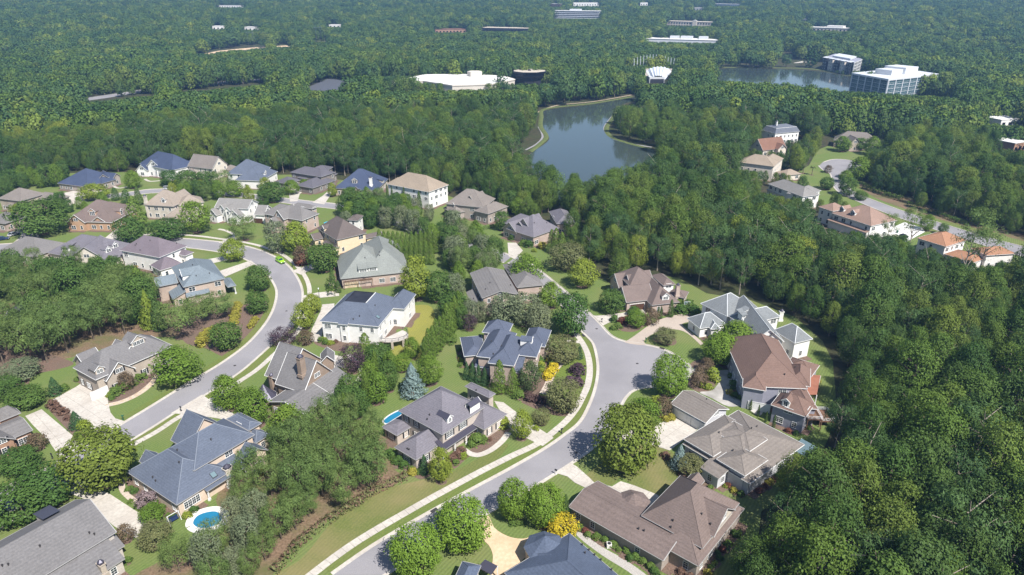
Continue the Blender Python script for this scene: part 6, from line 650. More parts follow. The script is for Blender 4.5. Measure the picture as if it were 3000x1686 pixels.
    for i, w in enumerate(ws):
        if w.get('open') or w['t'] == 'shed' and w['W'] < 2.5: continue
        for k in range(4):
            na = w['a'] + k * math.pi / 2; half = (w['L'] if k % 2 == 0 else w['W']) / 2 - .42; wid = (w['W'] if k % 2 == 0 else w['L']) - .9
            nv = Vector((math.cos(na), math.sin(na))); tv = Vector((-nv.y, nv.x)); ctr = Vector(w['c']) + nv * half
            if nv.dot(-ctr.normalized()) < -.05 or wid < 1.6: continue
            floors = [(1.55, 1.55)] + ([(4.75, 1.5)] if w['h'] > 4.9 else []) + ([(7.4, 1.3)] if w['h'] > 7.4 else [])
            if w['t'] == 'gable' and k % 2 == 0 and w['W'] > 5.0: floors = floors + [(w['h'] + w['W'] * w['p'] * .17, 1.2)]
            for fi, (z, ht) in enumerate(floors):
                attic = z > w['h'] - .5
                if z + ht / 2 > w['h'] - .3 and not attic: continue
                n = 1 if attic else max(1, int((wid - .6) / 3.1))
                for j in range(n):
                    if rw.random() < .14 and n > 1: continue
                    wd = 1.9 if (rw.random() < .4 and wid > 4) or attic else 1.0
                    q = ctr + tv * ((j + .5) / n - .5) * wid
                    pr = q + nv * .5; bad = False
                    for o, w2_ in enumerate(ws):
                        if o == i: continue
                        rz = wz(w2_, pr.x, pr.y)
                        if rz is not None and rz > z - ht / 2 - .15: bad = True; break
                        for sd in (-1, 1):
                            pe = q + nv * .3 + tv * sd * (wd / 2 + .2); rz = wz(w2_, pe.x, pe.y, .3)
                            if rz is not None and rz > z - ht / 2: bad = True
                    for ux, uy, uz, uw in used:
                        if (Vector((ux, uy)) - q).length < uw / 2 + wd / 2 + .5 and abs(uz - z) < 3.2: bad = True
                    if bad: continue
                    add_window(root, rl, q.x, q.y, z, na, wd, ht, far, hd['n'] in SHUT and not far and wid / n > wd + 1.4)
    for e in hd['ex']:
        k = e[0]
        if k == 'vent':
            mb = MB(); mb.tube((0, 0, -.2), (0, 0, .42), .11, n=7); mb.tube((0, 0, .42), (0, 0, .5), .17, n=7); mb.build('roof_vent', M['iron'], root, (e[1] - rx, e[2] - ry, e[3]))
        elif k == 'skylight':
            mb = MB(); tl = -math.atan(e[5]); f = e[4] + math.pi / 2
            mb.box((0, 0, .06), (1.2, 1.3, .16), 0, 0, -tl); mb.box((0, 0, .17), (1.0, 1.1, .04), 0, 1, -tl)
            mb.build('skylight', [M['dark'], M['panepale']], root, (e[1] - rx, e[2] - ry, e[3]), f)
        elif k == 'chimney':
            hgt, s, mk = e[5], e[6], e[7]; mb = MB(); cm = WALL.get(mk, M['trim']); top = e[3] + hgt
            mb.box((0, 0, top / 2), (s * .72, s, top)); mb.box((0, 0, top - .12), (s * .72 + .25, s + .25, .24)); mb.box((0, 0, e[3] + .2), (s * .9, s * 1.25, .8))
            c = mb.build('chimney', cm, root, (e[1] - rx, e[2] - ry, 0), e[4])
            kb = MB(); kb.tube((0, 0, top), (0, 0, top + .35), s * .5, s * .42, n=6); kb.tube((0, 0, top + .35), (0, 0, top + .75), s * .46, s * .12, n=6); kb.build('chimney_cap', M['metal'], c)
        elif k in ('dormer', 'gdormer', 'shedd'):
            f, wd, ht, p = e[4], e[5], e[6], e[7]; dep = ht / max(p, .2) + (wd / 2 * .8 / max(p, .2) if k == 'gdormer' else 0) + .5
            wm = 'white' if hd['w'] in ('white', 'brickp', 'tan', 'stonep', 'cream', 'siding', 'stonew', 'brickl') else hd['w']
            mb = MB(); x = wd / 2; z0 = -.7; H_ = ht
            # local -y is the front
            mb.add([(-x, 0, z0), (x, 0, z0), (x, dep, z0), (-x, dep, z0), (-x, 0, H_), (x, 0, H_), (x, dep, H_), (-x, dep, H_)], [(0, 1, 5, 4), (1, 2, 6, 5), (3, 0, 4, 7)], 0)
            o_ = .25
            if k == 'gdormer':
                ap = H_ + x * .8; mb.add([(-x, 0, H_), (x, 0, H_), (0, 0, ap)], [(0, 1, 2)], 0)
                xx = x + o_; q = H_ - o_ * .8; v = [(-xx, -o_, q), (0, -o_, ap + .03), (0, dep, ap + .03), (-xx, dep, q), (xx, -o_, q), (xx, dep, q)]
                mb.add(v, [(0, 1, 2, 3), (1, 4, 5, 2)], 1); mb.tube((-xx, -o_, q), (0, -o_, ap), .09, n=4, m=2); mb.tube((xx, -o_, q), (0, -o_, ap), .09, n=4, m=2)
            else:
                xx = x + o_; sl = .32 if k == 'shedd' else .25; v = [(-xx, -.35, H_ - .02), (xx, -.35, H_ - .02), (xx, dep + .8, H_ + (dep + .8) * sl), (-xx, dep + .8, H_ + (dep + .8) * sl)]
                mb.add(v + [(a, b_, c - .12) for a, b_, c in v], [(0, 1, 2, 3), (0, 4, 5, 1), (1, 5, 6, 2), (3, 7, 4, 0)], 1)
            d = mb.build('dormer', [WALL[wm], M['metal'] if e[8] == 'metal' or hd['n'] == 'violet_porch' else roofm, M['trim']], root, (e[1] - rx, e[2] - ry, e[3]), f + math.pi / 2)
            fr, pn, _ = window_meshes(max(.7, wd - .7), max(.7, ht - .35), far)
            wv = MB(); me2 = fr; link('window', fr, d, (0, -.03, ht * .5 + .02)); link('pane', pn, d, (0, -.042, ht * .5 + .02))
        elif k == 'win': add_window(root, rl, e[1], e[2], e[3], e[4], e[5], 1.7, far)
        elif k == 'garage':
            g, fr = garage_mesh(e[5], e[6]); x, y = e[1] - rx + .07 * math.cos(e[4]), e[2] - ry + .07 * math.sin(e[4])
            d = link('garage_door', g, root, (x, y, .04), e[4] + math.pi / 2); link('door_frame', fr, d)
        elif k == 'cone':
            r, h, top, mk, n = e[3], e[4], e[5], e[6], e[7]; mb = MB()
            a = [(r * math.cos(2 * math.pi * q / n), r * math.sin(2 * math.pi * q / n), h) for q in range(n)]
            a1 = [(r * .55 * math.cos(2 * math.pi * q / n), r * .55 * math.sin(2 * math.pi * q / n), h + top * .38) for q in range(n)]
            mb.add(a + a1 + [(0, 0, h + top)], [(q, (q + 1) % n, n + (q + 1) % n, n + q) for q in range(n)] + [(n + q, n + (q + 1) % n, 2 * n) for q in range(n)], 0)
            mb.build('turret_roof', M['metal'] if mk == 'metal' else roofm, root, (e[1] - rx, e[2] - ry, 0))
            wb = MB(); wb.tube((0, 0, 0), (0, 0, h - .1), r - .4, n=n); wb.build('turret_wall', wallm, root, (e[1] - rx, e[2] - ry, 0))
            tb = MB(); tb.tube((0, 0, h - .2), (0, 0, h - .01), r, n=n); tb.build('fascia', M['trim'], root, (e[1] - rx, e[2] - ry, 0))
        elif k == 'steps':
            for s in range(5):
                mb = MB(); mb.box((0, -s * .4, (5 - s) * .17 / 2), (3.2, .5, (5 - s) * .17)); mb.build('step', M['stonew'], root, (e[1] - rx, e[2] - ry, 0), math.atan2(-e[2], -e[1]) + math.pi / 2)
        elif k == 'patio':
            r, h = e[4], e[5]; f = e[3]; mb = MB(); n = 9; base = (e[1] - rx, e[2] - ry, 0)
            pts = [(r * math.cos(math.pi * q / (n - 1) - math.pi / 2 - .6), r * .8 * math.sin(math.pi * q / (n - 1) - math.pi / 2 - .6)) for q in range(n)]
            mb.prism(ccw(pts), h - .25, h); 
            for q in pts[::2]: mb.box((q[0] * .93, q[1] * .93, (h - .25) / 2), (.6, .6, h - .25), m=1)
            for q in range(n - 1): mb.tube((pts[q][0], pts[q][1], h + .95), (pts[q + 1][0], pts[q + 1][1], h + .95), .06, n=4, m=2)
            for q in pts: mb.tube((q[0], q[1], h), (q[0], q[1], h + .95), .05, n=4, m=2)
            mb.build('terrace', [M['concrete'], WALL['stonep'], M['dark']], root, base)
        elif k == 'pergola':
            a = Vector((e[1] - rx, e[2] - ry, 0)); b_ = Vector((e[3] - rx, e[4] - ry, 0)); mb = MB(); L = (b_ - a).length; u = (b_ - a).normalized(); nn = Vector((u.y, -u.x, 0)); f = math.atan2(u.y, u.x)
            if nn.dot(-Vector((rx, ry, 0)) - a) < 0: nn = -nn
            for s in (.1, 1.1): mb.box(a + u * L / 2 + nn * s + Vector((0, 0, 2.75)), (L, .1, .2), f)
            k2 = int(L / .55)
            for q in range(k2 + 1): mb.box(a + u * L * q / k2 + nn * .6 + Vector((0, 0, 2.92)), (.08, 1.5, .14), f)
            for q in (0, .5, 1): mb.box(a + u * L * q + nn * 1.1 + Vector((0, 0, 1.35)), (.18, .18, 2.7), f)
            mb.build('pergola', M['wood'], root)
        elif k in ('canopy', 'canopyd', 'awning'):
            P = [Vector((q[0] - rx, q[1] - ry, 0)) for q in e[1:5]]
            mb = MB(); z = 3.0 if k != 'awning' else 3.3
            if k == 'canopy':
                n = 16
                for q in range(n):
                    a = P[0].lerp(P[1], (q + .08) / n); b_ = P[0].lerp(P[1], (q + .92) / n); c = P[3].lerp(P[2], (q + .92) / n); d = P[3].lerp(P[2], (q + .08) / n)
                    s_ = MB(); s_.prism([(v.x, v.y) for v in (a, b_, c, d)] if area2([(v.x, v.y) for v in (a, b_, c, d)]) > 0 else [(v.x, v.y) for v in (d, c, b_, a)], z - .06, z); s_.build('slat', M['panepale'], root)
                for v in P: mb.box((v.x, v.y, z / 2), (.16, .16, z))
                mb.build('canopy_frame', M['meshwhite'], root)
            else:
                q = [(v.x, v.y) for v in P]; q = ccw(q); mb.prism(q, z - .15, z); mb.build('awning' if k == 'awning' else 'canopy', M['copper'] if k == 'awning' else M['metal'], root)
                pb = MB()
                for v in P: pb.box((v.x, v.y, (z - .15) / 2), (.2, .2, z - .15))
                pb.build('post', M['trim'], root)
        elif k == 'woodd':
            base = (e[1] - rx, e[2] - ry, 0); mb = MB(); rb = MB()
            for lv, (dx, dy, z) in enumerate([(0, 0, 3.0), (1.5, -3.5, 1.6)]):
                mb.box((dx, dy, z), (5, 3.4, .18))
                for sx in (-2.4, 2.4):
                    for sy in (-1.6, 1.6): mb.box((dx + sx, dy + sy, z / 2), (.18, .18, z))
                for sy in (-1.6, 1.6):
                    for hh in (.35, .65, .95): rb.box((dx, dy + sy, z + hh), (5, .06, .07))
                for sx in (-2.4, 2.4):
                    for hh in (.35, .65, .95): rb.box((dx + sx, dy, z + hh), (.06, 3.2, .07))
            mb.build('deck', M['wood'], root, base, e[3]); rb.build('deck_railing', M['meshwhite'], root, base, e[3])
    return root
for hi, hd in enumerate(HOUSES): build_house(hd, hi)

# ------------------------------------------------------------------ plants
def crown_mesh(name, m, shape, n, leaf, seed, lobes=26, lobe_r=.34, flat=.0, inner=.26, zlo=0.0, shell=.33, narrow=1.0):
    """a crown of leaf-sized faces in clumps; unit size: height 1, radius .5 at the widest"""
    g = np.random.default_rng(seed)
    t = g.random(lobes) ** (.85); az = g.random(lobes) * 2 * math.pi
    if shape == 'round': prof = lambda u: np.sqrt(np.clip(1 - (2 * u - 1) ** 2, 0, 1)) ** .8 * .5
    elif shape == 'egg': prof = lambda u: np.clip(np.sin(np.pi * np.clip(u, 0, 1) ** .72), 0, 1) ** .7 * .5
    elif shape == 'tall': prof = lambda u: np.clip(np.sin(np.pi * np.clip(u * .93 + .05, 0, 1) ** .85), 0, 1) ** .6 * .5
    elif shape == 'cone': prof = lambda u: np.clip(1 - u, 0, 1) ** .85 * .5 * np.clip(u * 9 + .45, 0, 1)
    elif shape == 'column': prof = lambda u: .5 * np.clip(1 - u, 0, 1) ** .5 * np.clip(u * 6 + .4, 0, 1)
    elif shape == 'umb': prof = lambda u: np.clip(np.sin(np.pi * np.clip(u * .8 + .12, 0, 1)), 0, 1) ** .5 * .5
    else: prof = lambda u: np.sqrt(np.clip(1 - u * u, 0, 1)) * .5
    lr = prof(t) * np.sqrt(g.random(lobes) * .55 + .35)
    cone = shape in ('cone', 'column')
    ctr = np.stack([np.cos(az) * lr, np.sin(az) * lr, zlo + t * (1 - zlo)], 1)
    rad_ = (lobe_r * (.55 + .6 * g.random(lobes))) * .5
    if not cone: ctr[:, 2] = np.clip(ctr[:, 2], zlo + .1, 1 - rad_ * .75)
    k = g.integers(0, lobes, n)
    if cone:
        u = g.random(n) ** 1.25; a = g.random(n) * 2 * math.pi; rr = prof(u) * (.72 + .3 * g.random(n)) * (1 + .16 * np.sin(a * 5 + u * 37 + seed))
        pos = np.stack([np.cos(a) * rr, np.sin(a) * rr, zlo + u * (1 - zlo)], 1)
        outd = np.stack([np.cos(a), np.sin(a), np.full(n, .55)], 1); d = outd + g.normal(size=(n, 3)) * .35
    else:
        d = g.normal(size=(n, 3)); d /= np.linalg.norm(d, axis=1)[:, None]; d[:, 2] = d[:, 2] * (1 - flat) + .18; d /= np.linalg.norm(d, axis=1)[:, None]
        depth = np.where(g.random(n) < inner, g.random(n) * .7, .8 + .28 * g.random(n))
        sc = np.array([1, 1, 1.0 - flat * .55])
        pos = ctr[k] + d * (rad_[k] * depth)[:, None] * sc
        # part of the leaves follow the outline of the whole crown, broken by bumps
        ne = int(n * shell); u = g.random(ne) ** .9; a = g.random(ne) * 2 * math.pi
        bump = 1 + .13 * np.sin(a * 4 + u * 9 + seed) * np.sin(u * 11 + a * 3 + seed * 2) + .07 * np.sin(a * 9 + u * 23)
        rr = prof(u) * (.84 + .16 * g.random(ne)) * bump
        pos[:ne] = np.stack([np.cos(a) * rr, np.sin(a) * rr, zlo + u * (1 - zlo) * .99], 1)
        d[:ne] = np.stack([np.cos(a) * (1.1 - u), np.sin(a) * (1.1 - u), u * 1.1 - .1], 1) + g.normal(size=(ne, 3)) * .25
        cen = np.array([0, 0, .45]); outd = (pos - cen)
    outd = outd / (np.linalg.norm(outd, axis=1)[:, None] + 1e-6)
    nor = d * .6 + outd * .55 + g.normal(size=(n, 3)) * .3 + np.array([0, 0, .3]); nor /= np.linalg.norm(nor, axis=1)[:, None]
    a = np.cross(nor, g.normal(size=(n, 3))); a /= np.linalg.norm(a, axis=1)[:, None]; b = np.cross(nor, a)
    s = leaf * (.6 + .8 * g.random(n))[:, None]
    asp = (.55 + .35 * g.random(n))[:, None] * narrow
    V = np.stack([pos - a * s, pos - b * s * asp + a * s * .1, pos + a * s, pos + b * s * asp - a * s * .1], 1).reshape(-1, 3)
    F = np.arange(4 * n).reshape(n, 4)
    me = bpy.data.meshes.new(name); me.vertices.add(4 * n); me.vertices.foreach_set('co', V.ravel().astype(np.float32))
    me.loops.add(4 * n); me.loops.foreach_set('vertex_index', F.ravel().astype(np.int32)); me.polygons.add(n)
    me.polygons.foreach_set('loop_start', (np.arange(n) * 4).astype(np.int32)); me.polygons.foreach_set('loop_total', np.full(n, 4, np.int32))
    at = me.attributes.new('tint', 'FLOAT', 'FACE')
    lt = g.random(lobes); at.data.foreach_set('value', np.clip(.55 * (lt[k] if not cone else g.random(n)) + .45 * g.random(n), 0, 1).astype(np.float32))
    me.materials.append(m); me.update(calc_edges=True); return me
def trunk_mesh(name, m, h, r, branches, seed, top=.75, lean=.02):
    g = random.Random(seed); mb = MB(); pts = [Vector((0, 0, 0))]
    for i in range(1, 5): pts.append(Vector((g.uniform(-lean, lean) * i * .5, g.uniform(-lean, lean) * i * .5, top * i / 4)))
    for i in range(4): mb.tube(pts[i], pts[i + 1], r * (1 - .2 * i) * (1.35 if i == 0 else 1), r * (1 - .2 * (i + 1)), n=6, cap=False)
    for i in range(branches):
        t = g.uniform(.42, .95); p = pts[0].lerp(pts[4], t); a = g.uniform(0, 6.28); q = p + Vector((math.cos(a) * .26, math.sin(a) * .26, g.uniform(.08, .22)))
        mb.tube(p, q, r * .42, r * .12, n=4, cap=False)
    return mb.mesh(name, [m])
# kind: (crown shape, faces, leaf, lobes, lobe radius, flat, crown base as part of the height, bark, variants, category, words)
KD = dict(
    maple=('egg', 4600, .023, 60, .34, .1, .1, 'trunk', 3, 'tree', 'green leafy shade tree'), bigmaple=('round', 9000, .0185, 90, .28, 0, .07, 'trunk', 2, 'tree', 'dense bright green round tree'),
    oak=('round', 9000, .0205, 80, .3, .3, .06, 'trunk', 2, 'tree', 'broad spreading oak'), oak2=('round', 7000, .021, 70, .32, .3, .1, 'trunk', 1, 'tree', 'broad dark oak'),
    dark=('round', 4600, .025, 60, .34, .25, .06, 'trunk', 3, 'tree', 'dark green bushy tree'), lime=('egg', 4600, .023, 56, .32, .1, .1, 'trunk', 2, 'tree', 'lime green young tree'),
    pine=('umb', 5200, .024, 46, .3, .35, .3, 'trunk', 3, 'pine tree', 'bushy pine'), pinetall=('umb', 2400, .028, 18, .4, .3, .0, 'palebark', 2, 'pine tree', 'tall bare-trunked pine'),
    grey=('round', 4600, .022, 60, .3, .1, .05, 'trunk', 2, 'tree', 'grey green airy tree'), olive=('round', 4600, .022, 60, .3, 0, .03, 'trunk', 2, 'tree', 'olive toned shrubby tree'),
    crape=('egg', 1700, .03, 30, .38, 0, .12, 'palebark', 2, 'small tree', 'reddish brown crape myrtle'), plum=('round', 3600, .02, 46, .34, 0, .06, 'trunk', 2, 'small tree', 'dark purple leaved plum'),
    blue=('cone', 3200, .026, 10, .3, 0, .03, 'trunk', 1, 'conifer', 'silver blue spruce'), holly=('cone', 2400, .025, 10, .3, 0, .02, 'trunk', 1, 'shrub', 'dark cone shaped holly'),
    magnolia=('egg', 3600, .024, 40, .34, 0, .03, 'trunk', 1, 'tree', 'glossy dark magnolia'), leyland=('column', 3000, .022, 10, .3, 0, .02, 'trunk', 2, 'conifer', 'feathery green conifer'),
    limecon=('cone', 3000, .024, 10, .3, 0, .03, 'trunk', 1, 'conifer', 'yellow green cone shaped conifer'), cypress=('column', 1500, .034, 10, .3, 0, .02, 'trunk', 1, 'conifer', 'narrow upright cypress'),
    yellow=('round', 2400, .028, 36, .4, .1, .06, 'trunk', 1, 'small tree', 'golden yellow leaved tree'), pinkcrape=('round', 900, .045, 26, .4, 0, .06, 'trunk', 1, 'small tree', 'lilac flowering shrub tree'))
PROTO = {}
for k, (shp, nf, leaf, lb, lbr, fl, base, bark, nv, cat, words) in KD.items():
    ms = LEAF['pine' if k in ('pine', 'pinetall') else 'oak' if k == 'oak' else 'dark' if k == 'oak2' else k]
    PROTO[k] = [(crown_mesh('crown', ms, shp, nf, leaf, 100 + 17 * i + len(k) * 5 + ord(k[0]), lb, lbr, fl, zlo=base, shell=.08 if k in ('pine', 'pinetall') else .28, narrow=.4 if k in ('pine', 'pinetall') else 1), trunk_mesh('trunk', M[bark], 1, .03 if k != 'pinetall' else .02, 7, i, .8 if k != 'pinetall' else .9)) for i in range(nv)]
# how a plant is told apart: by the house it stands next to
NICK = dict(tan_blue='the tan house with slate blue roof', grey_long='the long grey shingle house', brick_shutters='the shuttered brick house', tan_stone='the tan stone house', brick_slate='the brick house inside the bend', white_plum='the white house with plum roof',
    greygreen='the grey green roofed house', white_blue='the tall white house', turret_brick='the turreted brick house', grey_tree='the grey roofed house among olive trees', grey_gables='the house with clustered grey gables', brown_garage='the house with brown garage door',
    white_estate='the white slate roofed estate', brown_siding='the brown roofed siding house', modern_grey='the sprawling taupe roofed house', ranch_brown='the brown ranch house', blue_bottom='the blue roof at the bottom edge', brown_pool='the steep dark brown roof', grey_turquoise='the brick gabled grey house',
    white_gables='the pale triple gabled house', white_navy='the white navy roofed house', tan_gable='the cream end-gabled house', white_blue_far='the broad blue hip roof', prairie_dark='the dark prairie house', stone_navy='the stone house with navy roof', white_villa='the three storey white villa',
    brown_brick='the taupe roofed brick house', greybrown_left='the wide taupe roof on the left', navy_left='the navy roof on the left', brown_front='the brown brick house behind the oak', tan_eyebrow='the eyebrow dormer house', purple_dormers='the purple grey roof with dormers', grey_left_edge='the low grey roof at left',
    stub_left='the gable end at the left edge', dark_left='the dark corner roof at left', mansard='the mansard mansion', redbrown='the red brown gable', tan_villa='the cream villa', grey_villa='the layered grey villa', grey_wood='the gabled house by the wood', tile_villa='the red brown tiled villa', terracotta='the terracotta villa', violet_porch='the metal porch house', cul_blue='the dark blue roofed brick house')
def size_word(h): return 'very tall' if h > 17 else 'tall' if h > 11 else 'medium' if h > 6.5 else 'small'
ITEMS = []
def near_house(x, y):
    best = None
    for hd in HOUSES:
        for w in hd['ws']:
            lx, ly = wloc(w, x, y); d = math.hypot(max(abs(lx) - w['L'] / 2, 0), max(abs(ly) - w['W'] / 2, 0))
            if best is None or d < best[0]: best = (d, hd)
    hd = best[1]; hx, hy = hd['ws'][0]['c']; v = Vector((x - hx, y - hy)); vd = Vector((hx, hy)).normalized(); f = v.dot(vd); s = v.dot(Vector((vd.y, -vd.x)))
    rel = ('behind' if f > 0 else 'in front of') if abs(f) > abs(s) else ('right of' if s > 0 else 'left of')
    return best[0], rel, NICK[hd['n']]
ORD = ['nearest', 'second nearest', 'third nearest', 'fourth nearest', 'fifth nearest', 'sixth nearest', 'seventh nearest', 'eighth nearest', 'ninth nearest', 'tenth nearest'] + ['%dth nearest' % i for i in range(11, 80)]
def label_items(items):
    """items: (object, words, x, y)"""
    by = {}
    for o, words, x, y in items:
        d, rel, nick = near_house(x, y); by.setdefault((words, rel, nick), []).append((d, o))
    for (words, rel, nick), l in by.items():
        l.sort(key=lambda q: q[0])
        for i, (d, o) in enumerate(l):
            o['label'] = ('%s %s %s' % (words, rel, nick)) if len(l) == 1 else '%s %s %s %s' % (ORD[i], words, rel, nick)
TRI = []
for i, (k, x, y, h, w) in enumerate(TREES):
    if k == 'palm': continue
    pr = PROTO[k][i % len(PROTO[k])]
    root = tag(link(k if k in ('oak', 'pine', 'magnolia', 'cypress', 'holly') else {'leyland': 'conifer', 'limecon': 'conifer', 'blue': 'spruce_tree', 'crape': 'crape_myrtle', 'pinkcrape': 'crape_myrtle', 'plum': 'plum_tree', 'pinetall': 'pine', 'oak2': 'oak'}.get(k, 'garden_tree'), None, None, (x, y, 0), rnd.uniform(0, 6.28)), None, KD[k][9], 'garden trees and conifers of the neighbourhood')
    tr = link('trunk', pr[1], root, sc=(max(h * .55, 2), max(h * .55, 2), h * .9)); cr = link('crown', pr[0], root, (0, 0, h - w * 1.25) if k == 'pinetall' else (0, 0, 0), sc=(w * 1.12, w * 1.12, w * 1.25 if k == 'pinetall' else h))
    TRI.append((root, KD[k][10], x, y))
label_items(TRI)
# two palms
pm = MB()
for i in range(16):
    a = i * 2.4; up = rnd.uniform(.1, .9); p = Vector((0, 0, 4.2)); q = p + Vector((math.cos(a) * 1.1, math.sin(a) * 1.1, up)); r = q + Vector((math.cos(a) * .9, math.sin(a) * .9, -.8 + up * .5)); s = Vector((-math.sin(a), math.cos(a), 0)) * .28
    pm.add([p, q + s, r, q - s], [(0, 1, 2, 3)]); pm.add([p + Vector((0, 0, .1)), q + s * .2 + Vector((0, 0, .25)), r, q - s * 1.6], [(0, 1, 2, 3)])
pmesh = pm.mesh('crown', [LEAF['palm']]); ptm = MB(); ptm.tube((0, 0, 0), (0, 0, 4.3), .2, .16, 7); ptmesh = ptm.mesh('trunk', [M['trunk']])
for i, (k, x, y, h, w) in enumerate([t for t in TREES if t[0] == 'palm']):
    root = thing('palm_tree', ['taller fan palm on the lawn left of the small cul-de-sac', 'shorter fan palm right of its taller neighbour by the small cul-de-sac'][i], 'palm tree', (x, y, 0), i, 'palms by the cream villa')
    s = h / 5.2; link('trunk', ptmesh, root, sc=(s, s, s)); link('crown', pmesh, root, sc=(s, s, s))
# mulch rings under the lawn trees, planted beds along the house walls
ringm = MB()
PAVED = [p for _m, _c, _a, p in DRIVES] + [a + b for a, b in [(q[0], q[1][::-1]) for q in ROADP.values()]] + [p for p, _ in POOLS]
def on_paving(x, y, mg=0.0):
    for p in PAVED:
        if bool(inpoly(np.array([x]), np.array([y]), p)[0]): return True
    return False
for k, x, y, h, w in TREES[:185]:
    r = min(max(.7, w * .3), 2.2); n = 12
    if on_paving(x, y): continue
    ringm.add([(x + r * rnd.uniform(.85, 1.1) * math.cos(2 * math.pi * i / n), y + r * rnd.uniform(.85, 1.1) * math.sin(2 * math.pi * i / n), .024) for i in range(n)], [tuple(range(n))])
o = ringm.build('mulch_rings', M['mulch']); o['kind'] = 'structure'
BEDSH = []
for hd in sorted(HOUSES, key=lambda q: math.hypot(*q['ws'][0]['c'])):
    bedm = MB(); rb = random.Random(hd['n'].__len__() * 7 + len(hd['ws']))
    gar = [(e[1], e[2], e[5]) for e in hd['ex'] if e[0] == 'garage']
    for i, w in enumerate(hd['ws']):
        if w.get('open'): continue
        for k in range(4):
            na = w['a'] + k * math.pi / 2; half = (w['L'] if k % 2 == 0 else w['W']) / 2 - .42; wid = (w['W'] if k % 2 == 0 else w['L']) - .8
            nv = Vector((math.cos(na), math.sin(na))); tv = Vector((-nv.y, nv.x)); ctr = Vector(w['c']) + nv * half
            if nv.dot(-ctr.normalized()) < -.1: continue
            n = max(1, int(wid / 1.5))
            for j in range(n):
                q = ctr + tv * ((j + .5) / n - .5) * wid + nv * 1.0
                if any(wz(o2, q.x, q.y) is not None for o2 in hd['ws'] if o2 is not w) or on_paving(q.x, q.y) or on_paving(*(q + nv)) or any((Vector((gx_, gy_)) - q).length < gw_ / 2 + 1 for gx_, gy_, gw_ in gar): continue
                s_ = wid / n / 2 + .02; a = q - nv * 1.0; e_ = 1.9 + .3 * math.sin(j * 1.7 + i)
                bedm.add([tuple(a - tv * s_) + (.028 + .0006 * (i * 4 + k),), tuple(a + tv * s_) + (.028 + .0006 * (i * 4 + k),), tuple(a + tv * s_ + nv * e_) + (.028 + .0006 * (i * 4 + k),), tuple(a - tv * s_ + nv * e_) + (.028 + .0006 * (i * 4 + k),)], [(0, 1, 2, 3)])
                if len(BEDSH) < 182 and rb.random() < .62:
                    p = q + tv * rb.uniform(-.3, .3) + nv * rb.uniform(-.1, .4); BEDSH.append((rb.choice(['green', 'green', 'dark', 'dark', 'lime', 'brown', 'gold', 'red', 'green']), p.x, p.y, rb.uniform(.9, 1.7)))
    o = bedm.build('mulch_bed', M['mulch'])
    if o: o['kind'] = 'structure'
SHRUBS = SHRUBS + BEDSH
# shrubs
SHP = {}
SITEMS = []
SW = dict(brown='rust brown clipped shrub', green='round green clipped shrub', lime='lime green mounded shrub', gold='golden green mounded shrub', red='dark red shrub', plum='dark purple mounded shrub', brownplum='purple brown clipped shrub', yellow='bright yellow shrub', dark='dark evergreen shrub', tan='orange tan shrub')
for i, (k, x, y, w) in enumerate(SHRUBS):
    if k not in SHP: SHP[k] = crown_mesh('shrub', LEAF[k], 'dome', 520, .075, 900 + len(SHP), 16, .5, 0, .1, 0)
    o = tag(link('shrub', SHP[k], None, (x, y, -.05), rnd.uniform(0, 6), (w * 1.15, w * 1.15, w * rnd.uniform(.62, .85))), None, 'shrub', 'garden shrubs'); SITEMS.append((o, SW[k], x, y))
label_items(SITEMS)
# clipped and loose hedges
HL = ['tall clipped hedge along the far side of the small cul-de-sac street, nearer its head', 'lower clipped hedge along the small cul-de-sac street, farther right', 'loose flowering hedge along the wood edge beside the wide sidewalk, upper part', 'loose flowering hedge beside the wide sidewalk, middle part', 'loose flowering hedge beside the wide sidewalk, lowest part', 'clipped hedge in front of the taupe roofed brick house', 'narrow hedge beside the curved street bend', 'tall hedge left of the grey green roofed house']
for i, (line, w, h) in enumerate(HEDGES):
    s = spline(line, 6); L = sum((Vector(s[j + 1]) - Vector(s[j])).length for j in range(len(s) - 1)); n = int(L * 60); g = np.random.default_rng(i + 50)
    P = np.array(s); t = np.sort(g.random(n)) * (len(P) - 1); j = np.clip(t.astype(int), 0, len(P) - 2); f = (t - j)[:, None]
    c = P[j] * (1 - f) + P[j + 1] * f; tv = P[j + 1] - P[j]; tv /= np.linalg.norm(tv, axis=1)[:, None] + 1e-6; nv = np.stack([-tv[:, 1], tv[:, 0]], 1)
    ph = g.random(n) * math.pi; off = np.cos(ph) * w / 2 * (.85 + .25 * g.random(n)); z = np.clip(np.sin(ph) * 1.7, .05, 1) * h * (.85 + .25 * g.random(n)) * (.85 + .15 * np.sin(t * 5))
    pos = np.concatenate([c + nv * off[:, None], z[:, None]], 1); nor = np.concatenate([nv * np.cos(ph)[:, None], np.sin(ph)[:, None]], 1) + g.normal(size=(n, 3)) * .5; nor /= np.linalg.norm(nor, axis=1)[:, None]
    a = np.cross(nor, g.normal(size=(n, 3))); a /= np.linalg.norm(a, axis=1)[:, None]; b_ = np.cross(nor, a); sz = .2 * (.6 + .8 * g.random(n))[:, None]
    V = np.stack([pos - a * sz, pos - b_ * sz * .7, pos + a * sz, pos + b_ * sz * .7], 1).reshape(-1, 3)
    me = mesh_from('hedge', V.tolist(), np.arange(4 * n).reshape(n, 4).tolist(), [LEAF['green' if i < 2 or i > 4 else 'olive'], LEAF['brown']], (g.random(n) < (.0 if i < 2 or i > 4 else .3)).astype(np.int32))
    at = me.attributes.new('tint', 'FLOAT', 'FACE'); at.data.foreach_set('value', g.random(n).astype(np.float32))
    tag(link('hedge', me), HL[i], 'hedge')

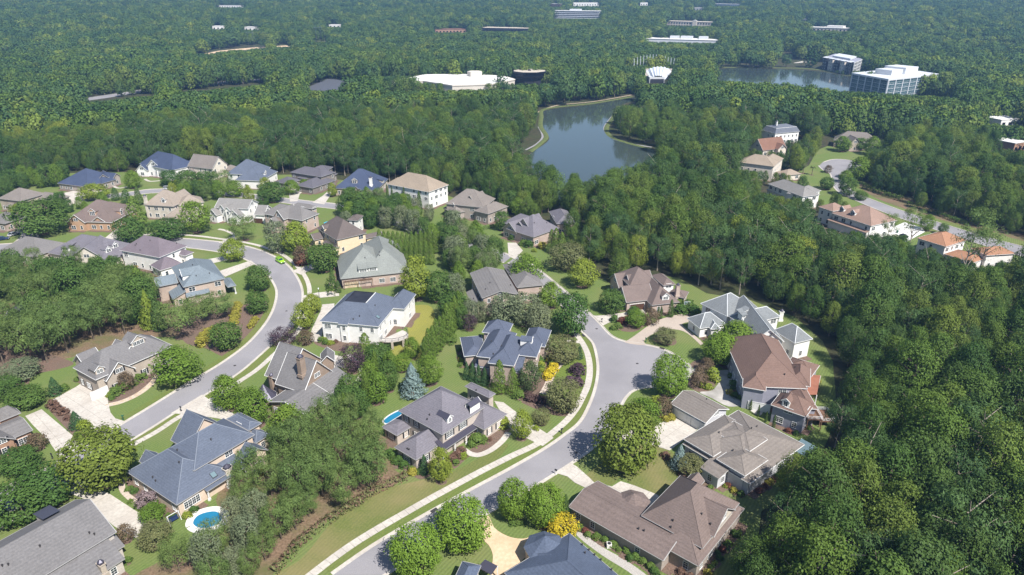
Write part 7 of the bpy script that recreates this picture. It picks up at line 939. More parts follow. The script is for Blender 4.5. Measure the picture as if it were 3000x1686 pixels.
# ------------------------------------------------------------------ the wood
ROADALL = [(a, b) for a, b in ROADP.values()]
SITES = []          # (centre x, y, radius) of the far buildings, and the open strip in front of each
SITES = [[[344.9, 735.41], [338.06, 623.72], [434.2, 705.46], [469.23, 785.43], [404.9, 762.81]], [[374.49, 944.95], [390.84, 907.73], [396.61, 816.65], [420.83, 842.84], [433.46, 906.04], [419.87, 956.54]], [[134.27, 730.5], [167.89, 730.75], [187.59, 803.76], [135.41, 803.97]], [[-58.87, 715.1], [-27.55, 710.92], [7.26, 751.78], [0, 773.99]], [[4.68, 639.71], [25.58, 615.94], [28.21, 643.17], [26.48, 681.68], [10.06, 691.2]], [[17.76, 605.07], [42.66, 624.11], [71.58, 669.27], [62.95, 682.31], [31.57, 648.06]], [[-441.96, 1033.63], [-388.33, 1108.44], [-345.41, 1141.5], [-356.24, 1160.3], [-408.67, 1137.54], [-456.25, 1069.13]], [[0, 404.61], [21.29, 474.79], [21.31, 540], [14.87, 499.49], [9.06, 452.7], [0, 432.32]], [[92.96, 1573.37], [183.21, 1543.29], [174.37, 1468.81], [84.12, 1498.89]], [[304.59, 1443.77], [382.86, 1390.72], [364.28, 1323.23], [286.01, 1376.28]], [[226.93, 1214.1], [334.62, 1173.4], [312.68, 1096.47], [204.99, 1137.17]], [[542.16, 1325.66], [596.57, 1284.42], [564.97, 1216.4], [510.56, 1257.64]], [[-54.24, 1377.94], [27.19, 1350.64], [25.89, 1285.66], [-55.54, 1312.96]], [[-140.03, 1340.52], [-85.48, 1352.18], [-81.82, 1294.3], [-136.37, 1282.64]], [[97.71, 1881.92], [120.18, 1858.55], [116.3, 1798.67], [93.83, 1822.04]], [[157.88, 1887.88], [222.53, 1883.39], [215.49, 1823.81], [150.84, 1828.3]], [[327.97, 1888.23], [346.43, 1885.95], [335.59, 1826.93], [317.13, 1829.21]], [[431.13, 1749.95], [447.16, 1737.65], [432.2, 1679.55], [416.17, 1691.85]], [[507.93, 1876.98], [561.66, 1809.27], [543.88, 1751.97], [490.15, 1819.68]], [[-547.83, 1334.23], [-527.05, 1333.94], [-505.01, 1278.14], [-525.79, 1278.43]], [[-490.43, 1337.13], [-467.56, 1332.53], [-447.7, 1275.91], [-470.57, 1280.51]], [[-350.51, 1399.03], [-328.98, 1397.03], [-315.22, 1338.63], [-336.75, 1340.63]], [[-706.97, 1781.28], [-651, 1771.59], [-630.3, 1715.27], [-686.27, 1724.96]], [[374.5, 528.05], [391.63, 533.15], [356.11, 484.79], [338.98, 479.69]], [[327.6, 443.47], [338.8, 449.01], [302.66, 401.11], [291.46, 395.57]], [[573.17, 1447.36], [580.12, 1438.11], [557.68, 1382.47], [550.73, 1391.72]], [[-121.06, 697.15], [-104.87, 721.16], [-91.82, 749.32], [-47, 752.45], [-8.87, 737.76], [2.74, 709.61], [-19.54, 674.05], [-56.27, 664.89], [-87.42, 697.09]]]

def forest_points():
    X = []; Y = []
    y = 60.0
    while y < 2900:
        sp = 7.3 if y < 420 else 8.2 if y < 900 else 10.5 if y < 1500 else 13.5
        half = y * .86 + 70
        n = int(2 * half / sp); xsr = -half + (np.arange(n) + .5) * sp
        X.append(xsr + nrng.uniform(-.42, .42, n) * sp); Y.append(y + nrng.uniform(-.42, .42, n) * sp); y += sp
    X = np.concatenate(X); Y = np.concatenate(Y); keep = np.ones(X.shape, bool)
    for c in CLEAR: keep &= ~inpoly(X, Y, c)
    for p in LAKES:
        s = spline(p, 5, True); keep &= ~inpoly(X, Y, s); keep &= distline(X, Y, s + [s[0]]) > 3.2
    for line, w in BANKS: keep &= distline(X, Y, spline(line, 5)) > w / 2 + 1.5
    for _, line, w, _m in PATHS: keep &= distline(X, Y, spline(line, 4)) > w / 2 + 2.2
    for k, (a, b) in ROADP.items():
        keep &= ~inpoly(X, Y, a + b[::-1]); mrg = 5 if k == 'lake_road' else 2.5
        keep &= np.minimum(distline(X, Y, a), distline(X, Y, b)) > mrg
    for mk, cell, ang, poly in DRIVES:
        keep &= ~inpoly(X, Y, poly)
    for poly in SITES: keep &= ~inpoly(X, Y, poly)
    for hd in HOUSES:
        for w in hd['ws']:
            ca, sa = math.cos(w['a']), math.sin(w['a']); dx, dy = X - w['c'][0], Y - w['c'][1]
            keep &= ~((np.abs(dx * ca + dy * sa) < w['L'] / 2 + 3.5) & (np.abs(-dx * sa + dy * ca) < w['W'] / 2 + 3.5))
    return X[keep], Y[keep]
FX, FY = forest_points()
FD = np.hypot(FX, FY)
FZ = np.array([terr(a, b) for a, b in zip(FX, FY)])
FN = len(FX)
patch = np.array([noise.noise((a * .012, b * .012, 3.3)) for a, b in zip(FX, FY)])
FH = 14.5 + 8 * nrng.random(FN) ** 1.3 + 3.5 * patch
edge = np.full(FN, 1e9)
for c in CLEAR: edge = np.minimum(edge, distline(FX, FY, c + [c[0]]))
FH *= np.clip(.55 + edge / 30, .6, 1)
# keep the trees low where the photograph sees over them to a building, a road or the water
lim = np.full(FN, 99.0)
for sx, sy, sz, hw in SIGHT:
    D = math.hypot(sx, sy); ux, uy = sx / D, sy / D; al = FX * ux + FY * uy; la = np.abs(FX * uy - FY * ux); tt = al / D
    inside = (al < D + 2) & (al > D * .45) & (la < hw * tt + 4)
    lim = np.where(inside, np.minimum(lim, 96.6 + (sz - 96.6) * tt - FZ), lim)
FH = np.minimum(FH, lim * nrng.uniform(.82, 1.0, FN))
ok = FH > 3.2
FX, FY, FD, FZ, FH, patch, edge = [a[ok] for a in (FX, FY, FD, FZ, FH, patch, edge)]; FN = len(FX)
ISP = (nrng.random(FN) + patch * .5) > .74
PV = np.array([noise.noise((a * .02, b * .02, 9.1)) for a, b in zip(FX, FY)])
WOODP = []
for i in range(5): WOODP.append((crown_mesh('crown', LEAF['wood'], 'tall' if i % 2 else 'egg', 8000, .0145, 300 + i, 75, .29, .15, .06, zlo=.14, shell=.14), trunk_mesh('trunk', M['palebark' if i == 1 else 'trunk'], 1, .016, 6, 40 + i, .8)))
PINEP = []
for i in range(2): PINEP.append((crown_mesh('crown', LEAF['woodpine'], 'umb', 6000, .019, 330 + i, 44, .3, .4, .06, zlo=.34, shell=.06, narrow=.45), trunk_mesh('trunk', M['palebark'], 1, .013, 7, 60 + i, .92)))
# the 300 nearest in the picture stand as single trees
ang = np.abs(FX) < FY * .79 + 6
show = np.where(ang & (FY > 70), FH / np.maximum(FD, 1), 0)
order = np.argsort(-show)
single = order[:300]
def region(x, y):
    if x > 40 and y < 330: return 'in the dense wood filling the right side'
    if y < 330 and x <= 40: return 'in the wood in front of the lake'
    if x > 150: return 'in the wood around the small cul-de-sac'
    return 'in the wood behind the upper row of houses'
WI = []
WL = []
for q, i in enumerate(single):
    x, y, h = float(FX[i]), float(FY[i]), float(FH[i]); pn = bool(ISP[i]); src = PINEP if pn else WOODP; pr = src[q % len(src)]
    root = tag(link('wild_pine' if pn else 'woodland_tree', None, None, (x, y, 0), rnd.uniform(0, 6.28)), None, 'pine tree' if pn else 'tree', 'trees ' + region(x, y))
    wdt = h * rnd.uniform(.46, .64); link('trunk', pr[1], root, sc=(h, h, h)); crn = link('crown', pr[0], root, sc=(wdt * 1.1, wdt * 1.1, h)); crn['patch'] = float(np.clip(.5 + PV[i] * .9, 0, 1))
    words = 'woodland pine with tufted crown' if pn else 'leafy woodland tree'
    if near_house(x, y)[0] < 32: WL.append((root, words, x, y))
    else:
        vv = (x / y); depth = 'nearest the camera' if y < 130 else 'in the lower middle' if y < 175 else 'in the middle distance' if y < 250 else 'farther back'
        root['label'] = ('tall ' if h > 18 else '') + words + ' ' + ('at the right edge' if vv > .62 else 'left of the right edge' if vv > .45 else 'amid the wood') + ', ' + depth
label_items(WL)
rest = np.setdiff1d(np.arange(FN), single)
# prototypes for the mass of the wood, coarser with distance
pc = bpy.data.collections.new('wood_kinds'); pcl = bpy.data.collections.new('wood_kinds_far')
def protos(colx, src):
    for i, (me, tm) in enumerate(src):
        bm = bmesh.new(); o = bpy.data.objects.new('wood_kind_%d' % i, me); colx.objects.link(o)
near_src = []
def join_mesh(name, crown, trunk, cw):
    nv = len(crown.vertices); V = np.empty(nv * 3, np.float32); crown.vertices.foreach_get('co', V); V = V.reshape(-1, 3).copy(); V[:, :2] *= cw
    F = np.arange(nv).reshape(-1, 4); tv = [tuple(v.co) for v in trunk.vertices]; tf = [tuple(i + nv for i in p.vertices) for p in trunk.polygons]
    me = mesh_from(name, V.tolist() + tv, F.tolist() + tf, [crown.materials[0], trunk.materials[0]], [0] * len(F) + [1] * len(tf))
    at = me.attributes.new('tint', 'FLOAT', 'FACE'); t = np.empty(len(F), np.float32); crown.attributes['tint'].data.foreach_get('value', t); at.data.foreach_set('value', np.concatenate([t, np.zeros(len(tf), np.float32)])); return me
for i, (c, t) in enumerate(WOODP + PINEP): pc.objects.link(bpy.data.objects.new('wood_kind_%d' % i, join_mesh('wood_kind', c, t, .58)))
for i in range(5):
    pn = i >= 4; c = crown_mesh('crown', LEAF['woodpine' if pn else 'wood'], 'umb' if pn else ('tall' if i % 2 else 'egg'), 620, .055, 400 + i, 13, .55, .2, .04, zlo=.3 if pn else .12, shell=.35)
    t = trunk_mesh('trunk', M['palebark' if i % 2 else 'trunk'], 1, .016, 2, 80 + i, .8); pcl.objects.link(bpy.data.objects.new('wood_far_kind_%d' % i, join_mesh('wood_far_kind', c, t, .66)))
def scatter(name, idx, coll, label, ncount, pine_from):
    me = bpy.data.meshes.new(name); n = len(idx)
    me.from_pydata(np.stack([FX[idx], FY[idx], FZ[idx] - .2], 1).tolist(), [], [])
    def attr(k, v, t='FLOAT'): a = me.attributes.new(k, t, 'POINT'); a.data.foreach_set('value', np.asarray(v))
    attr('hgt', FH[idx].astype(np.float32)); attr('wid', (FH[idx] * nrng.uniform(.85, 1.2, n) * np.where(FD[idx] > 900, 1.25, 1)).astype(np.float32)); attr('patch', np.clip(.5 + PV[idx] * .9, 0, 1).astype(np.float32)); attr('rot', (nrng.random(n) * 6.28).astype(np.float32))
    kk = np.where(ISP[idx], nrng.integers(pine_from, ncount, n), nrng.integers(0, pine_from, n)); attr('kindno', kk.astype(np.int32), 'INT')
    o = link(name, me); o['kind'] = 'stuff'; o['label'] = label
    ng = bpy.data.node_groups.new(name, 'GeometryNodeTree'); ng.interface.new_socket('Geometry', in_out='INPUT', socket_type='NodeSocketGeometry'); ng.interface.new_socket('Geometry', in_out='OUTPUT', socket_type='NodeSocketGeometry')
    n_, l_ = ng.nodes, ng.links; gi = n_.new('NodeGroupInput'); go = n_.new('NodeGroupOutput'); ip = n_.new('GeometryNodeInstanceOnPoints'); ci = n_.new('GeometryNodeCollectionInfo')
    ci.inputs['Collection'].default_value = coll; ci.inputs['Separate Children'].default_value = True; ci.inputs['Reset Children'].default_value = True
    def na(k, t): a = n_.new('GeometryNodeInputNamedAttribute'); a.data_type = t; a.inputs['Name'].default_value = k; return a.outputs['Attribute']
    cs = n_.new('ShaderNodeCombineXYZ'); l_.new(na('wid', 'FLOAT'), cs.inputs[0]); l_.new(na('wid', 'FLOAT'), cs.inputs[1]); l_.new(na('hgt', 'FLOAT'), cs.inputs[2])
    cr = n_.new('ShaderNodeCombineXYZ'); l_.new(na('rot', 'FLOAT'), cr.inputs[2])
    ip.inputs['Pick Instance'].default_value = True
    l_.new(gi.outputs[0], ip.inputs['Points']); l_.new(ci.outputs[0], ip.inputs['Instance']); l_.new(na('kindno', 'INT'), ip.inputs['Instance Index']); l_.new(cs.outputs[0], ip.inputs['Scale']); l_.new(cr.outputs[0], ip.inputs['Rotation'])
    l_.new(ip.outputs[0], go.inputs[0]); md = o.modifiers.new('trees', 'NODES'); md.node_group = ng
    return o
ni = rest[FD[rest] < 520]; fi = rest[FD[rest] >= 520]
scatter('woodland', ni, pc, 'woodland trees standing behind the nearest rows of trees', 7, 5)
scatter('distant_woodland', fi, pcl, 'distant woodland reaching to the horizon', 5, 4)
print('forest', FN, len(ni), len(fi))
# ------------------------------------------------------------------ far buildings
def facade(root, a, b, h, base, floors, bays, glass, bar, pier, pier_w=.6, band=.35):
    """a glazed wall from a to b: every pane its own window part between piers and bands"""
    a = Vector((a[0], a[1], 0)); b = Vector((b[0], b[1], 0)); L = (b - a).length; u = (b - a) / L; n = Vector((u.y, -u.x, 0)); f = math.atan2(u.y, u.x)
    fh = h / floors; bw = L / bays
    key = ('f', round(bw, 2), round(fh, 2), glass.name)
    if key not in WINM:
        mb = MB(); mb.box((0, .05, 0), (bw - pier_w, .1, fh - band)); k = max(2, int(bw / 1.6))
        for i in range(1, k): mb.box((-(bw - pier_w) / 2 + (bw - pier_w) * i / k, -.03, 0), (.09, .12, fh - band), m=1)
        mb.box((0, -.03, -(fh - band) * .1), (bw - pier_w, .12, .09), m=1)
        WINM[key] = mb.mesh('window', [glass, bar])
    for i in range(bays):
        for j in range(floors):
            p = a + u * bw * (i + .5) + n * .02; link('window', WINM[key], root, (p.x, p.y, base + fh * (j + .5)), f)
    for i in range(bays + 1):
        mb = MB(); mb.box((0, -.25, h / 2), (pier_w, .8, h)); p = a + u * bw * i; mb.build('pier', pier, root, (p.x, p.y, base), f)
    mb = MB()
    for j in range(floors + 1): mb.box((0, -.02, fh * j), (L, .18, band))
    p = a + u * L / 2; mb.build('floor_band', bar, root, (p.x, p.y, base), f)
for bi, B in enumerate(FARB):
    L, F_, R_, h = B['L'], B['F'], B.get('R'), B['h']; k = B['kind']
    base = min(terr(*L), terr(*F_)) - .5; H_ = h + .5
    lv, fv = Vector((L[0], L[1])), Vector((F_[0], F_[1]))
    root = thing('office_building' if k in ('office', 'bands', 'beige') else 'apartment_building' if k == 'apartments' else 'low_building', B['label'], 'building', (fv.x, fv.y, base), 0, 'far buildings in the wood')
    a = lv - fv; o0 = Vector((0, 0))
    if k in ('office', 'apartments'):
        c = Vector((R_[0], R_[1])) - fv; d = a + c
    else:
        u = (o0 - a).normalized(); nn = Vector((-u.y, u.x)); nn = nn if nn.dot(fv) > 0 else -nn; c = nn * B['dep']; d = a + c
    P = [a, o0, c, d]; q = [(p.x, p.y) for p in P]; q = ccw(q)
    shrink = lambda s: [((x - sum(p[0] for p in q) / 4) * s + sum(p[0] for p in q) / 4, (y - sum(p[1] for p in q) / 4) * s + sum(p[1] for p in q) / 4) for x, y in q]
    cx, cy = sum(p[0] for p in q) / 4, sum(p[1] for p in q) / 4
    if k == 'office':
        mb = MB(); mb.prism(shrink(.985), 0, H_ - 1.2, 0); mb.build('wall', M['officeglass'], root)
        facade(root, a, o0, H_ - 1.5, 0, 5, 5, M['officeglass'], M['officewhite'], M['officewhite'], .9, .3); facade(root, o0, c, H_ - 1.5, 0, 5, 7, M['officeglass'], M['officewhite'], M['officewhite'], .9, .3)
        mb = MB(); mb.prism(shrink(1.03), H_ - 1.5, H_, 0); mb.build('roof', M['officewhite'], root)
        u = c.normalized(); f = math.atan2(u.y, u.x)
        mb = MB(); mb.box((cx, cy, H_ + 2.2), (c.length * .5, a.length * .35, 4.4), f); mb.box((cx + u.x * 8, cy + u.y * 8, H_ + 3), (c.length * .26, a.length * .45, 6), f); mb.build('plant_room', M['officewhite'], root)
    elif k == 'apartments':
        mb = MB(); mb.prism(shrink(.99), 0, H_, 0); mb.build('wall', WALL['siding'], root)
        n = 5
        for i in range(n):
            s = a.lerp(o0, (i + .5) / n); w = a.length / n * .7; u = (o0 - a).normalized(); f = math.atan2(u.y, u.x); nn = Vector((u.y, -u.x)); nn = nn if nn.dot(-fv) > 0 else -nn
            p = s + nn * 1.2; mb = MB(); mb.box((p.x, p.y, H_ / 2 - .6), (w, 3, H_ - 1.2), f); mb.build('bay', WALL['cream'] if i % 2 else M['dark'], root)
            for j in range(4):
                for t in (-.25, .25):
                    pp = p + nn * 1.52 + u * w * t; fr, pn, _ = window_meshes(1.9, 1.7, True); wo = link('window', fr, root, (pp.x, pp.y, 2 + 3.3 * j), f + (0 if nn.dot(Vector((u.y, -u.x))) > 0 else math.pi)); link('pane', pn, wo, (0, -.012, 0))
            mb = MB(); mb.box((p.x, p.y, H_ + .4), (w + 1, 4.5, .3), f, 0, .25); mb.build('bay_roof', M['officewhite'], root)
        u = c.normalized(); mb = MB(); mb.prism(shrink(.6), H_ + .4, H_ + 2.2); mb.build('roof', M['officewhite'], root)
        facade(root, o0, c, H_ - .5, 0, 4, 3, M['pane'], M['trim'], M['trim'], .8, .8)
    else:
        wm = {'bands': M['officewhite'], 'beige': WALL['cream'], 'low': M['officewhite'], 'lowtan': WALL['cream'], 'lowdark': M['dark'], 'lowred': WALL['brick'], 'small': WALL['white']}[k]
        if 'brick' in B['label']: wm = WALL['brick']
        rm = {'lowdark': M['beige'], 'lowred': ROOF['redbrown'], 'beige': M['beige']}.get(k, M['white'])
        if 'grey roof' in B['label']: rm = ROOF['greyl']
        mb = MB(); mb.prism(shrink(.99), 0, H_ - .4); mb.build('wall', wm, root)
        mb = MB(); mb.prism(shrink(1.02), H_ - .4, H_); mb.build('roof', rm, root)
        Lg = a.length; u = (o0 - a).normalized(); f = math.atan2(u.y, u.x)
        if k == 'bands':
            for j in range(5):
                mb = MB(); p = a.lerp(o0, .5); mb.box((p.x, p.y, H_ * (j + .55) / 5.2), (Lg * .985, .5, H_ / 5.2 * .42), f); mb.build('window', M['darkglass'], root)
            p = a.lerp(o0, .45) + c * .4; mb = MB(); mb.box((p.x, p.y, H_ + 1.6), (Lg * .25, 8, 3.2), f); mb.build('plant_room', M['officewhite'], root)
        elif k in ('beige', 'small', 'lowtan', 'lowred'):
            n = 18 if k == 'beige' else max(3, int(Lg / 6)); fl = 2 if k == 'beige' else 1
            for i in range(n):
                for j in range(fl):
                    p = a.lerp(o0, (i + .5) / n); mb = MB(); mb.box((0, 0, 0), (min(2.6, Lg / n * .5), .3, 2.2)); key = ('bw', k, round(Lg / n, 1))
                    if key not in WINM: WINM[key] = mb.mesh('window', [M['darkglass']])
                    link('window', WINM[key], root, (p.x, p.y, H_ * (j + .5) / fl * .9 + .3), f)
            if k == 'beige':
                p = a.lerp(o0, .62); mb = MB(); mb.box((p.x, p.y, H_ / 2 + .8), (8, 2.4, H_ + 1.6), f); mb.build('entrance_bay', WALL['cream'], root)
                p2 = Vector((p.x, p.y, H_ + 1.6)); uu = Vector((u.x, u.y, 0)); mb = MB(); w_ = Vector((-u.y, u.x, 0)) * 1.3
                mb.add([p2 - uu * 4.5 - w_, p2 + uu * 4.5 - w_, p2 + Vector((0, 0, 2)) - w_, p2 - uu * 4.5 + w_, p2 + uu * 4.5 + w_, p2 + Vector((0, 0, 2)) + w_], [(0, 1, 2), (5, 4, 3), (0, 2, 5, 3), (1, 4, 5, 2)]); mb.build('pediment', M['white'], root)
            if k == 'lowtan':
                mb = MB(); p = a.lerp(o0, .6) + c * .5; mb.box((p.x, p.y, H_ + 1.5), (Lg * .4, B['dep'] * .6, 3), f); mb.build('upper_storey', M['white'], root)
        elif k == 'low':
            for t, w_ in ((.38, .12), (.55, .16), (.78, .12)):
                p = a.lerp(o0, t) + c * .5; mb = MB(); mb.box((p.x, p.y, H_ + 2), (Lg * w_, 14, 4), f); mb.build('plant_room', M['officewhite'], root)
        elif k == 'lowdark':
            mb = MB(); p = a.lerp(o0, .5); mb.box((p.x, p.y, H_ * .55), (Lg * .97, .4, 1.6), f); mb.build('window', M['darkglass'], root)
# flat roofed hall, dark octagon and tented amphitheatre round the lake
gx = sum(p[0] for p in GYM) / len(GYM); gy = sum(p[1] for p in GYM) / len(GYM)
root = thing('sports_hall', 'broad low hall with wide white flat roof behind the middle wood', 'building', (gx, gy, 0))
q = ccw([(p[0] - gx, p[1] - gy) for p in GYM])
mb = MB(); mb.prism(q, 0, 8.2); mb.build('wall', WALL['cream'], root)
mb = MB(); mb.prism([(x * 1.01, y * 1.01) for x, y in q], 8.2, 9.2); mb.build('roof_edge', WALL['cream'], root)
mb = MB(); mb.prism([(x * .985, y * .985) for x, y in q], 9.0, 9.25); mb.build('roof', M['white'], root)
u = Vector(GYMBOX[1]) - Vector(GYMBOX[0]); p = Vector(GYMBOX[0]).lerp(Vector(GYMBOX[1]), .5) - Vector((gx, gy)); mb = MB(); mb.prism([(p.x + u.length * .55 * math.cos(t * math.pi / 3), p.y + 6 + u.length * .55 * math.sin(t * math.pi / 3)) for t in range(6)], 9.2, 14); mb.build('roof_lantern', WALL['cream'], root)
ox, oy = OCT[0]; rr = math.hypot(OCT[1][0] - ox, OCT[1][1] - oy)
root = thing('octagonal_building', 'dark glass octagonal building with a flat beige roof near the lake', 'building', (ox, oy, 0))
oc = lambda r, n=8: [(r * math.cos(2 * math.pi * (t + .5) / n), r * math.sin(2 * math.pi * (t + .5) / n)) for t in range(n)]
def drum(r0, r1, z0, z1, m, name):
    a, b_ = oc(r0), oc(r1); mb = MB(); mb.add([(x, y, z0) for x, y in a] + [(x, y, z1) for x, y in b_], [(i, (i + 1) % 8, 8 + (i + 1) % 8, 8 + i) for i in range(8)] + [tuple(range(8, 16))]); return mb.build(name, m, root)
drum(rr * .7, rr * .72, 0, 8, M['dark'], 'wall')
for j in range(2): drum(rr * (.78 + .1 * j), rr * (.84 + .1 * j), 7.4 + 3.6 * j, 9.6 + 3.6 * j, M['darkglass'], 'window_band'); drum(rr * (.84 + .1 * j), rr * (.88 + .1 * j), 9.6 + 3.6 * j, 11 + 3.6 * j, M['dark'], 'floor_band')
drum(rr * .99, rr * 1.0, 14.4, 15.2, M['dark'], 'roof_edge'); drum(rr * .96, rr * .96, 15.0, 15.25, M['beige'], 'roof')
for t in range(4): mb = MB(); mb.box((rnd.uniform(-4, 4), rnd.uniform(-4, 4), 15.8), (1.8, 1.4, 1.2)); mb.build('roof_unit', M['iron'], root)
tx, ty = TENT[0]; a = Vector(TENT[1]); b_ = Vector(TENT[2])
root = thing('amphitheatre', 'white tented amphitheatre with a fan of tall white masts by the lake', 'amphitheatre', (tx, ty, 0))
for i in range(15):
    t = i / 14; p = a.lerp(b_, t) - Vector((tx, ty)); p += Vector((tx, ty)).normalized() * 14 * math.sin(math.pi * t); mb = MB(); hh = 19 + 3 * math.sin(math.pi * min(1, t * 1.25))
    mb.tube((p.x, p.y, 0), (p.x + (t - .5) * 2, p.y, hh), .5, .3, 7); mb.build('mast', M['fabric'], root)
n = 14; V = []; Fc = []
u = (b_ - a).normalized()
for i in range(n + 1):
    for j in range(7):
        t = i / n - .5; s = j / 6; w_ = (15 + 13 * s); p = u * t * w_; back = Vector((tx, ty)).normalized() * (6 + 34 * s - 10 * abs(t) * s)
        V.append((p.x + back.x, p.y + back.y, 7 + 5.5 * s + (0 if i % 2 else 1.1) - 4.5 * (2 * abs(t)) ** 3))
Fc = [(i * 7 + j, i * 7 + j + 1, (i + 1) * 7 + j + 1, (i + 1) * 7 + j) for i in range(n) for j in range(6)]
link('tent_roof', mesh_from('tent_roof', V, Fc, [M['fabric']]), root)
mb = MB(); mb.box((0, 10, 3), (16, 10, 6), math.atan2(u.y, u.x)); mb.build('stage', M['officewhite'], root); mb = MB(); mb.box((0, 4.6, 2.2), (14, .6, 4), math.atan2(u.y, u.x)); mb.build('stage_opening', M['dark'], root)
for s in range(6):
    mb = MB(); back = Vector((tx, ty)).normalized() * (44 + s * 2.5); mb.box((back.x, back.y, 1.5 + s * .6), (30, 2.4, 3 + s * 1.2), math.atan2(u.y, u.x)); mb.build('terrace', M['concrete'], root)
# power line strip in the far wood
fill(MISC['strip'], .15, 'cleared_strip', M['bank'], kind='structure', zt=True); fill(MISC['dirt'], .25, 'dirt_track', M['stamped'], kind='structure', zt=True)
for p, lab in MISC['pylons']:
    root = thing('power_pylon', lab, 'power pylon', (p[0], p[1], terr(*p)), 0, 'power line frames')
    for x in (-4, 4):
        mb = MB(); mb.tube((x, 0, -1), (x, 0, 25), .42, .26, 6); mb.build('leg', M['chrome'], root)
    mb = MB(); mb.box((0, 0, 22), (15, .4, .5)); mb.box((0, 0, 14), (8, .25, .25), 0); mb.build('crossarm', M['chrome'], root)
w0, w1 = Vector((*MISC['pylons'][0][0], 0)), Vector((*MISC['pylons'][1][0], 0)); w0.z = terr(w0.x, w0.y) + 21; w1.z = terr(w1.x, w1.y) + 21
mb = MB()
for dx in (-6, 0, 6):
    pr = None
    for i in range(13):
        t = i / 12; q = w0.lerp(w1, t) + Vector((0, dx, -9 * t * (1 - t))); 
        if pr: mb.tube(pr, q, .07, n=3, cap=False)
        pr = q
tag(mb.build('power_cable', M['iron']), 'power cables sagging between the two far line frames', 'cable')

# ------------------------------------------------------------------ cars and small things
PAINT = dict(lime=plain('paint_lime', (.3, .62, .02), .3, 0, .5), black=plain('paint_black', (.012, .013, .02), .2, 0, .6), navy=plain('paint_navy', (.02, .035, .09), .22, 0, .6), silver=plain('paint_silver', (.6, .61, .63), .28, .3, .5))
def make_car(kind, col, loc, rz, label):
    root = thing('parked_car', label, 'car', (loc[0], loc[1], .04), rz, 'parked cars')
    suv = kind == 'suv'; Lc, Wc, hb, hr = (4.6, 1.88, 1.12, 1.82) if suv else (4.7, 1.82, .88, 1.44)
    # body: lofted cross sections from tail to nose
    sec = [(-Lc / 2, .5, hb * .82, .86), (-Lc / 2 + .12, .34, hb * .98, .97), (-Lc * .25, .3, hb, 1), (Lc * .12, .3, hb, 1), (Lc * .3, .3, hb * .95, .99), (Lc / 2 - .14, .34, hb * .86, .94), (Lc / 2, .45, hb * .7, .84)]
    V = []; 
    for x, z0, z1, k in sec:
        w = Wc / 2 * k; V += [(x, -w * .93, z0), (x, -w, (z0 + z1) / 2), (x, -w * .95, z1 - .06), (x, -w * .85, z1), (x, w * .85, z1), (x, w * .95, z1 - .06), (x, w, (z0 + z1) / 2), (x, w * .93, z0)]
    n = 8; Fq = [(i * n + j, i * n + (j + 1) % n, (i + 1) * n + (j + 1) % n, (i + 1) * n + j) for i in range(len(sec) - 1) for j in range(n)] + [tuple(range(n)), tuple(range((len(sec) - 1) * n, len(sec) * n))[::-1]]
    body = link('body', mesh_from('body', V, Fq, [PAINT[col]]), root)
    x0, x1, x2, x3 = (-Lc / 2 + .12, -Lc / 2 + .3, Lc * .07, Lc * .17) if suv else (-Lc * .42, -Lc * .24, Lc * .05, Lc * .22)
    w0, w1 = Wc / 2 * .9, Wc / 2 * .78
    T = [(x1, -w1, hr), (x2, -w1, hr), (x2, w1, hr), (x1, w1, hr)]; Bm = [(x0, -w0, hb - .02), (x3, -w0, hb - .02), (x3, w0, hb - .02), (x0, w0, hb - .02)]
    mb = MB(); mb.add(Bm + T, [(0, 1, 5, 4), (1, 2, 6, 5), (2, 3, 7, 6), (3, 0, 4, 7)]); mb.build('window', M['pane'], root)
    mb = MB(); mb.box(((x1 + x2) / 2, 0, hr + .02), (x2 - x1 + .1, 2 * w1 + .08, .07)); 
    for s in (-1, 1):
        mb.tube((x0, s * w0, hb), (x1, s * w1, hr), .05, n=4); mb.tube((x3, s * w0, hb), (x2, s * w1, hr), .05, n=4)
        xm = (x1 + x2) / 2; mb.tube((xm + .1, s * (w0 + .01), hb), (xm, s * (w1 + .01), hr), .05, n=4)
        if suv: mb.tube((x1 + .5, s * (w0 + .01), hb), (x1 + .45, s * (w1 + .01), hr), .05, n=4)
    mb.build('roof', PAINT[col], root)
    if suv:
        mb = MB()
        for s in (-1, 1): mb.tube((x1 + .2, s * w1 * .85, hr + .12), (x2 - .1, s * w1 * .85, hr + .12), .03, n=4)
        for i in range(5): mb.box((x1 + .3 + i * (x2 - x1 - .5) / 4, 0, hr + .12), (.06, w1 * 1.7, .04))
        mb.build('roof_rack', M['dark'], root)
    for sx in (-Lc * .3, Lc * .31):
        for s in (-1, 1):
            mb = MB(); mb.tube((0, -.11, 0), (0, .11, 0), .39 if suv else .34, n=14); w = mb.build('wheel', M['rubber'], root, (sx, s * Wc / 2 * .9, .39 if suv else .34))
            rb = MB(); rb.tube((0, s * .1, 0), (0, s * .125, 0), .22, n=10); rb.build('rim', M['chrome'], w)
    for s in (-1, 1):
        mb = MB(); mb.box((Lc / 2 - .04, s * Wc * .33, hb * .72), (.12, .36, .2)); mb.build('headlight', M['carlight'], root)
        mb = MB(); mb.box((-Lc / 2 + .02, s * Wc * .38, hb * .75), (.1, .2, .3)); mb.build('tail_light', M['redlamp'], root)
        mb = MB(); mb.box((x3 - .15, s * (Wc / 2 + .08), hb + .08), (.12, .2, .16)); mb.build('mirror', PAINT[col], root)
    mb = MB(); mb.box((Lc / 2 - .02, 0, hb * .68), (.1, Wc * .4, .2)); mb.build('grille', M['dark'], root)
    for sx in (-1, 1):
        mb = MB(); mb.box((sx * (Lc / 2 - .02), 0, .45), (.22, Wc * .9, .2)); mb.build('bumper', M['dark'] if suv else PAINT[col], root)
for c in CARS: make_car(*c)
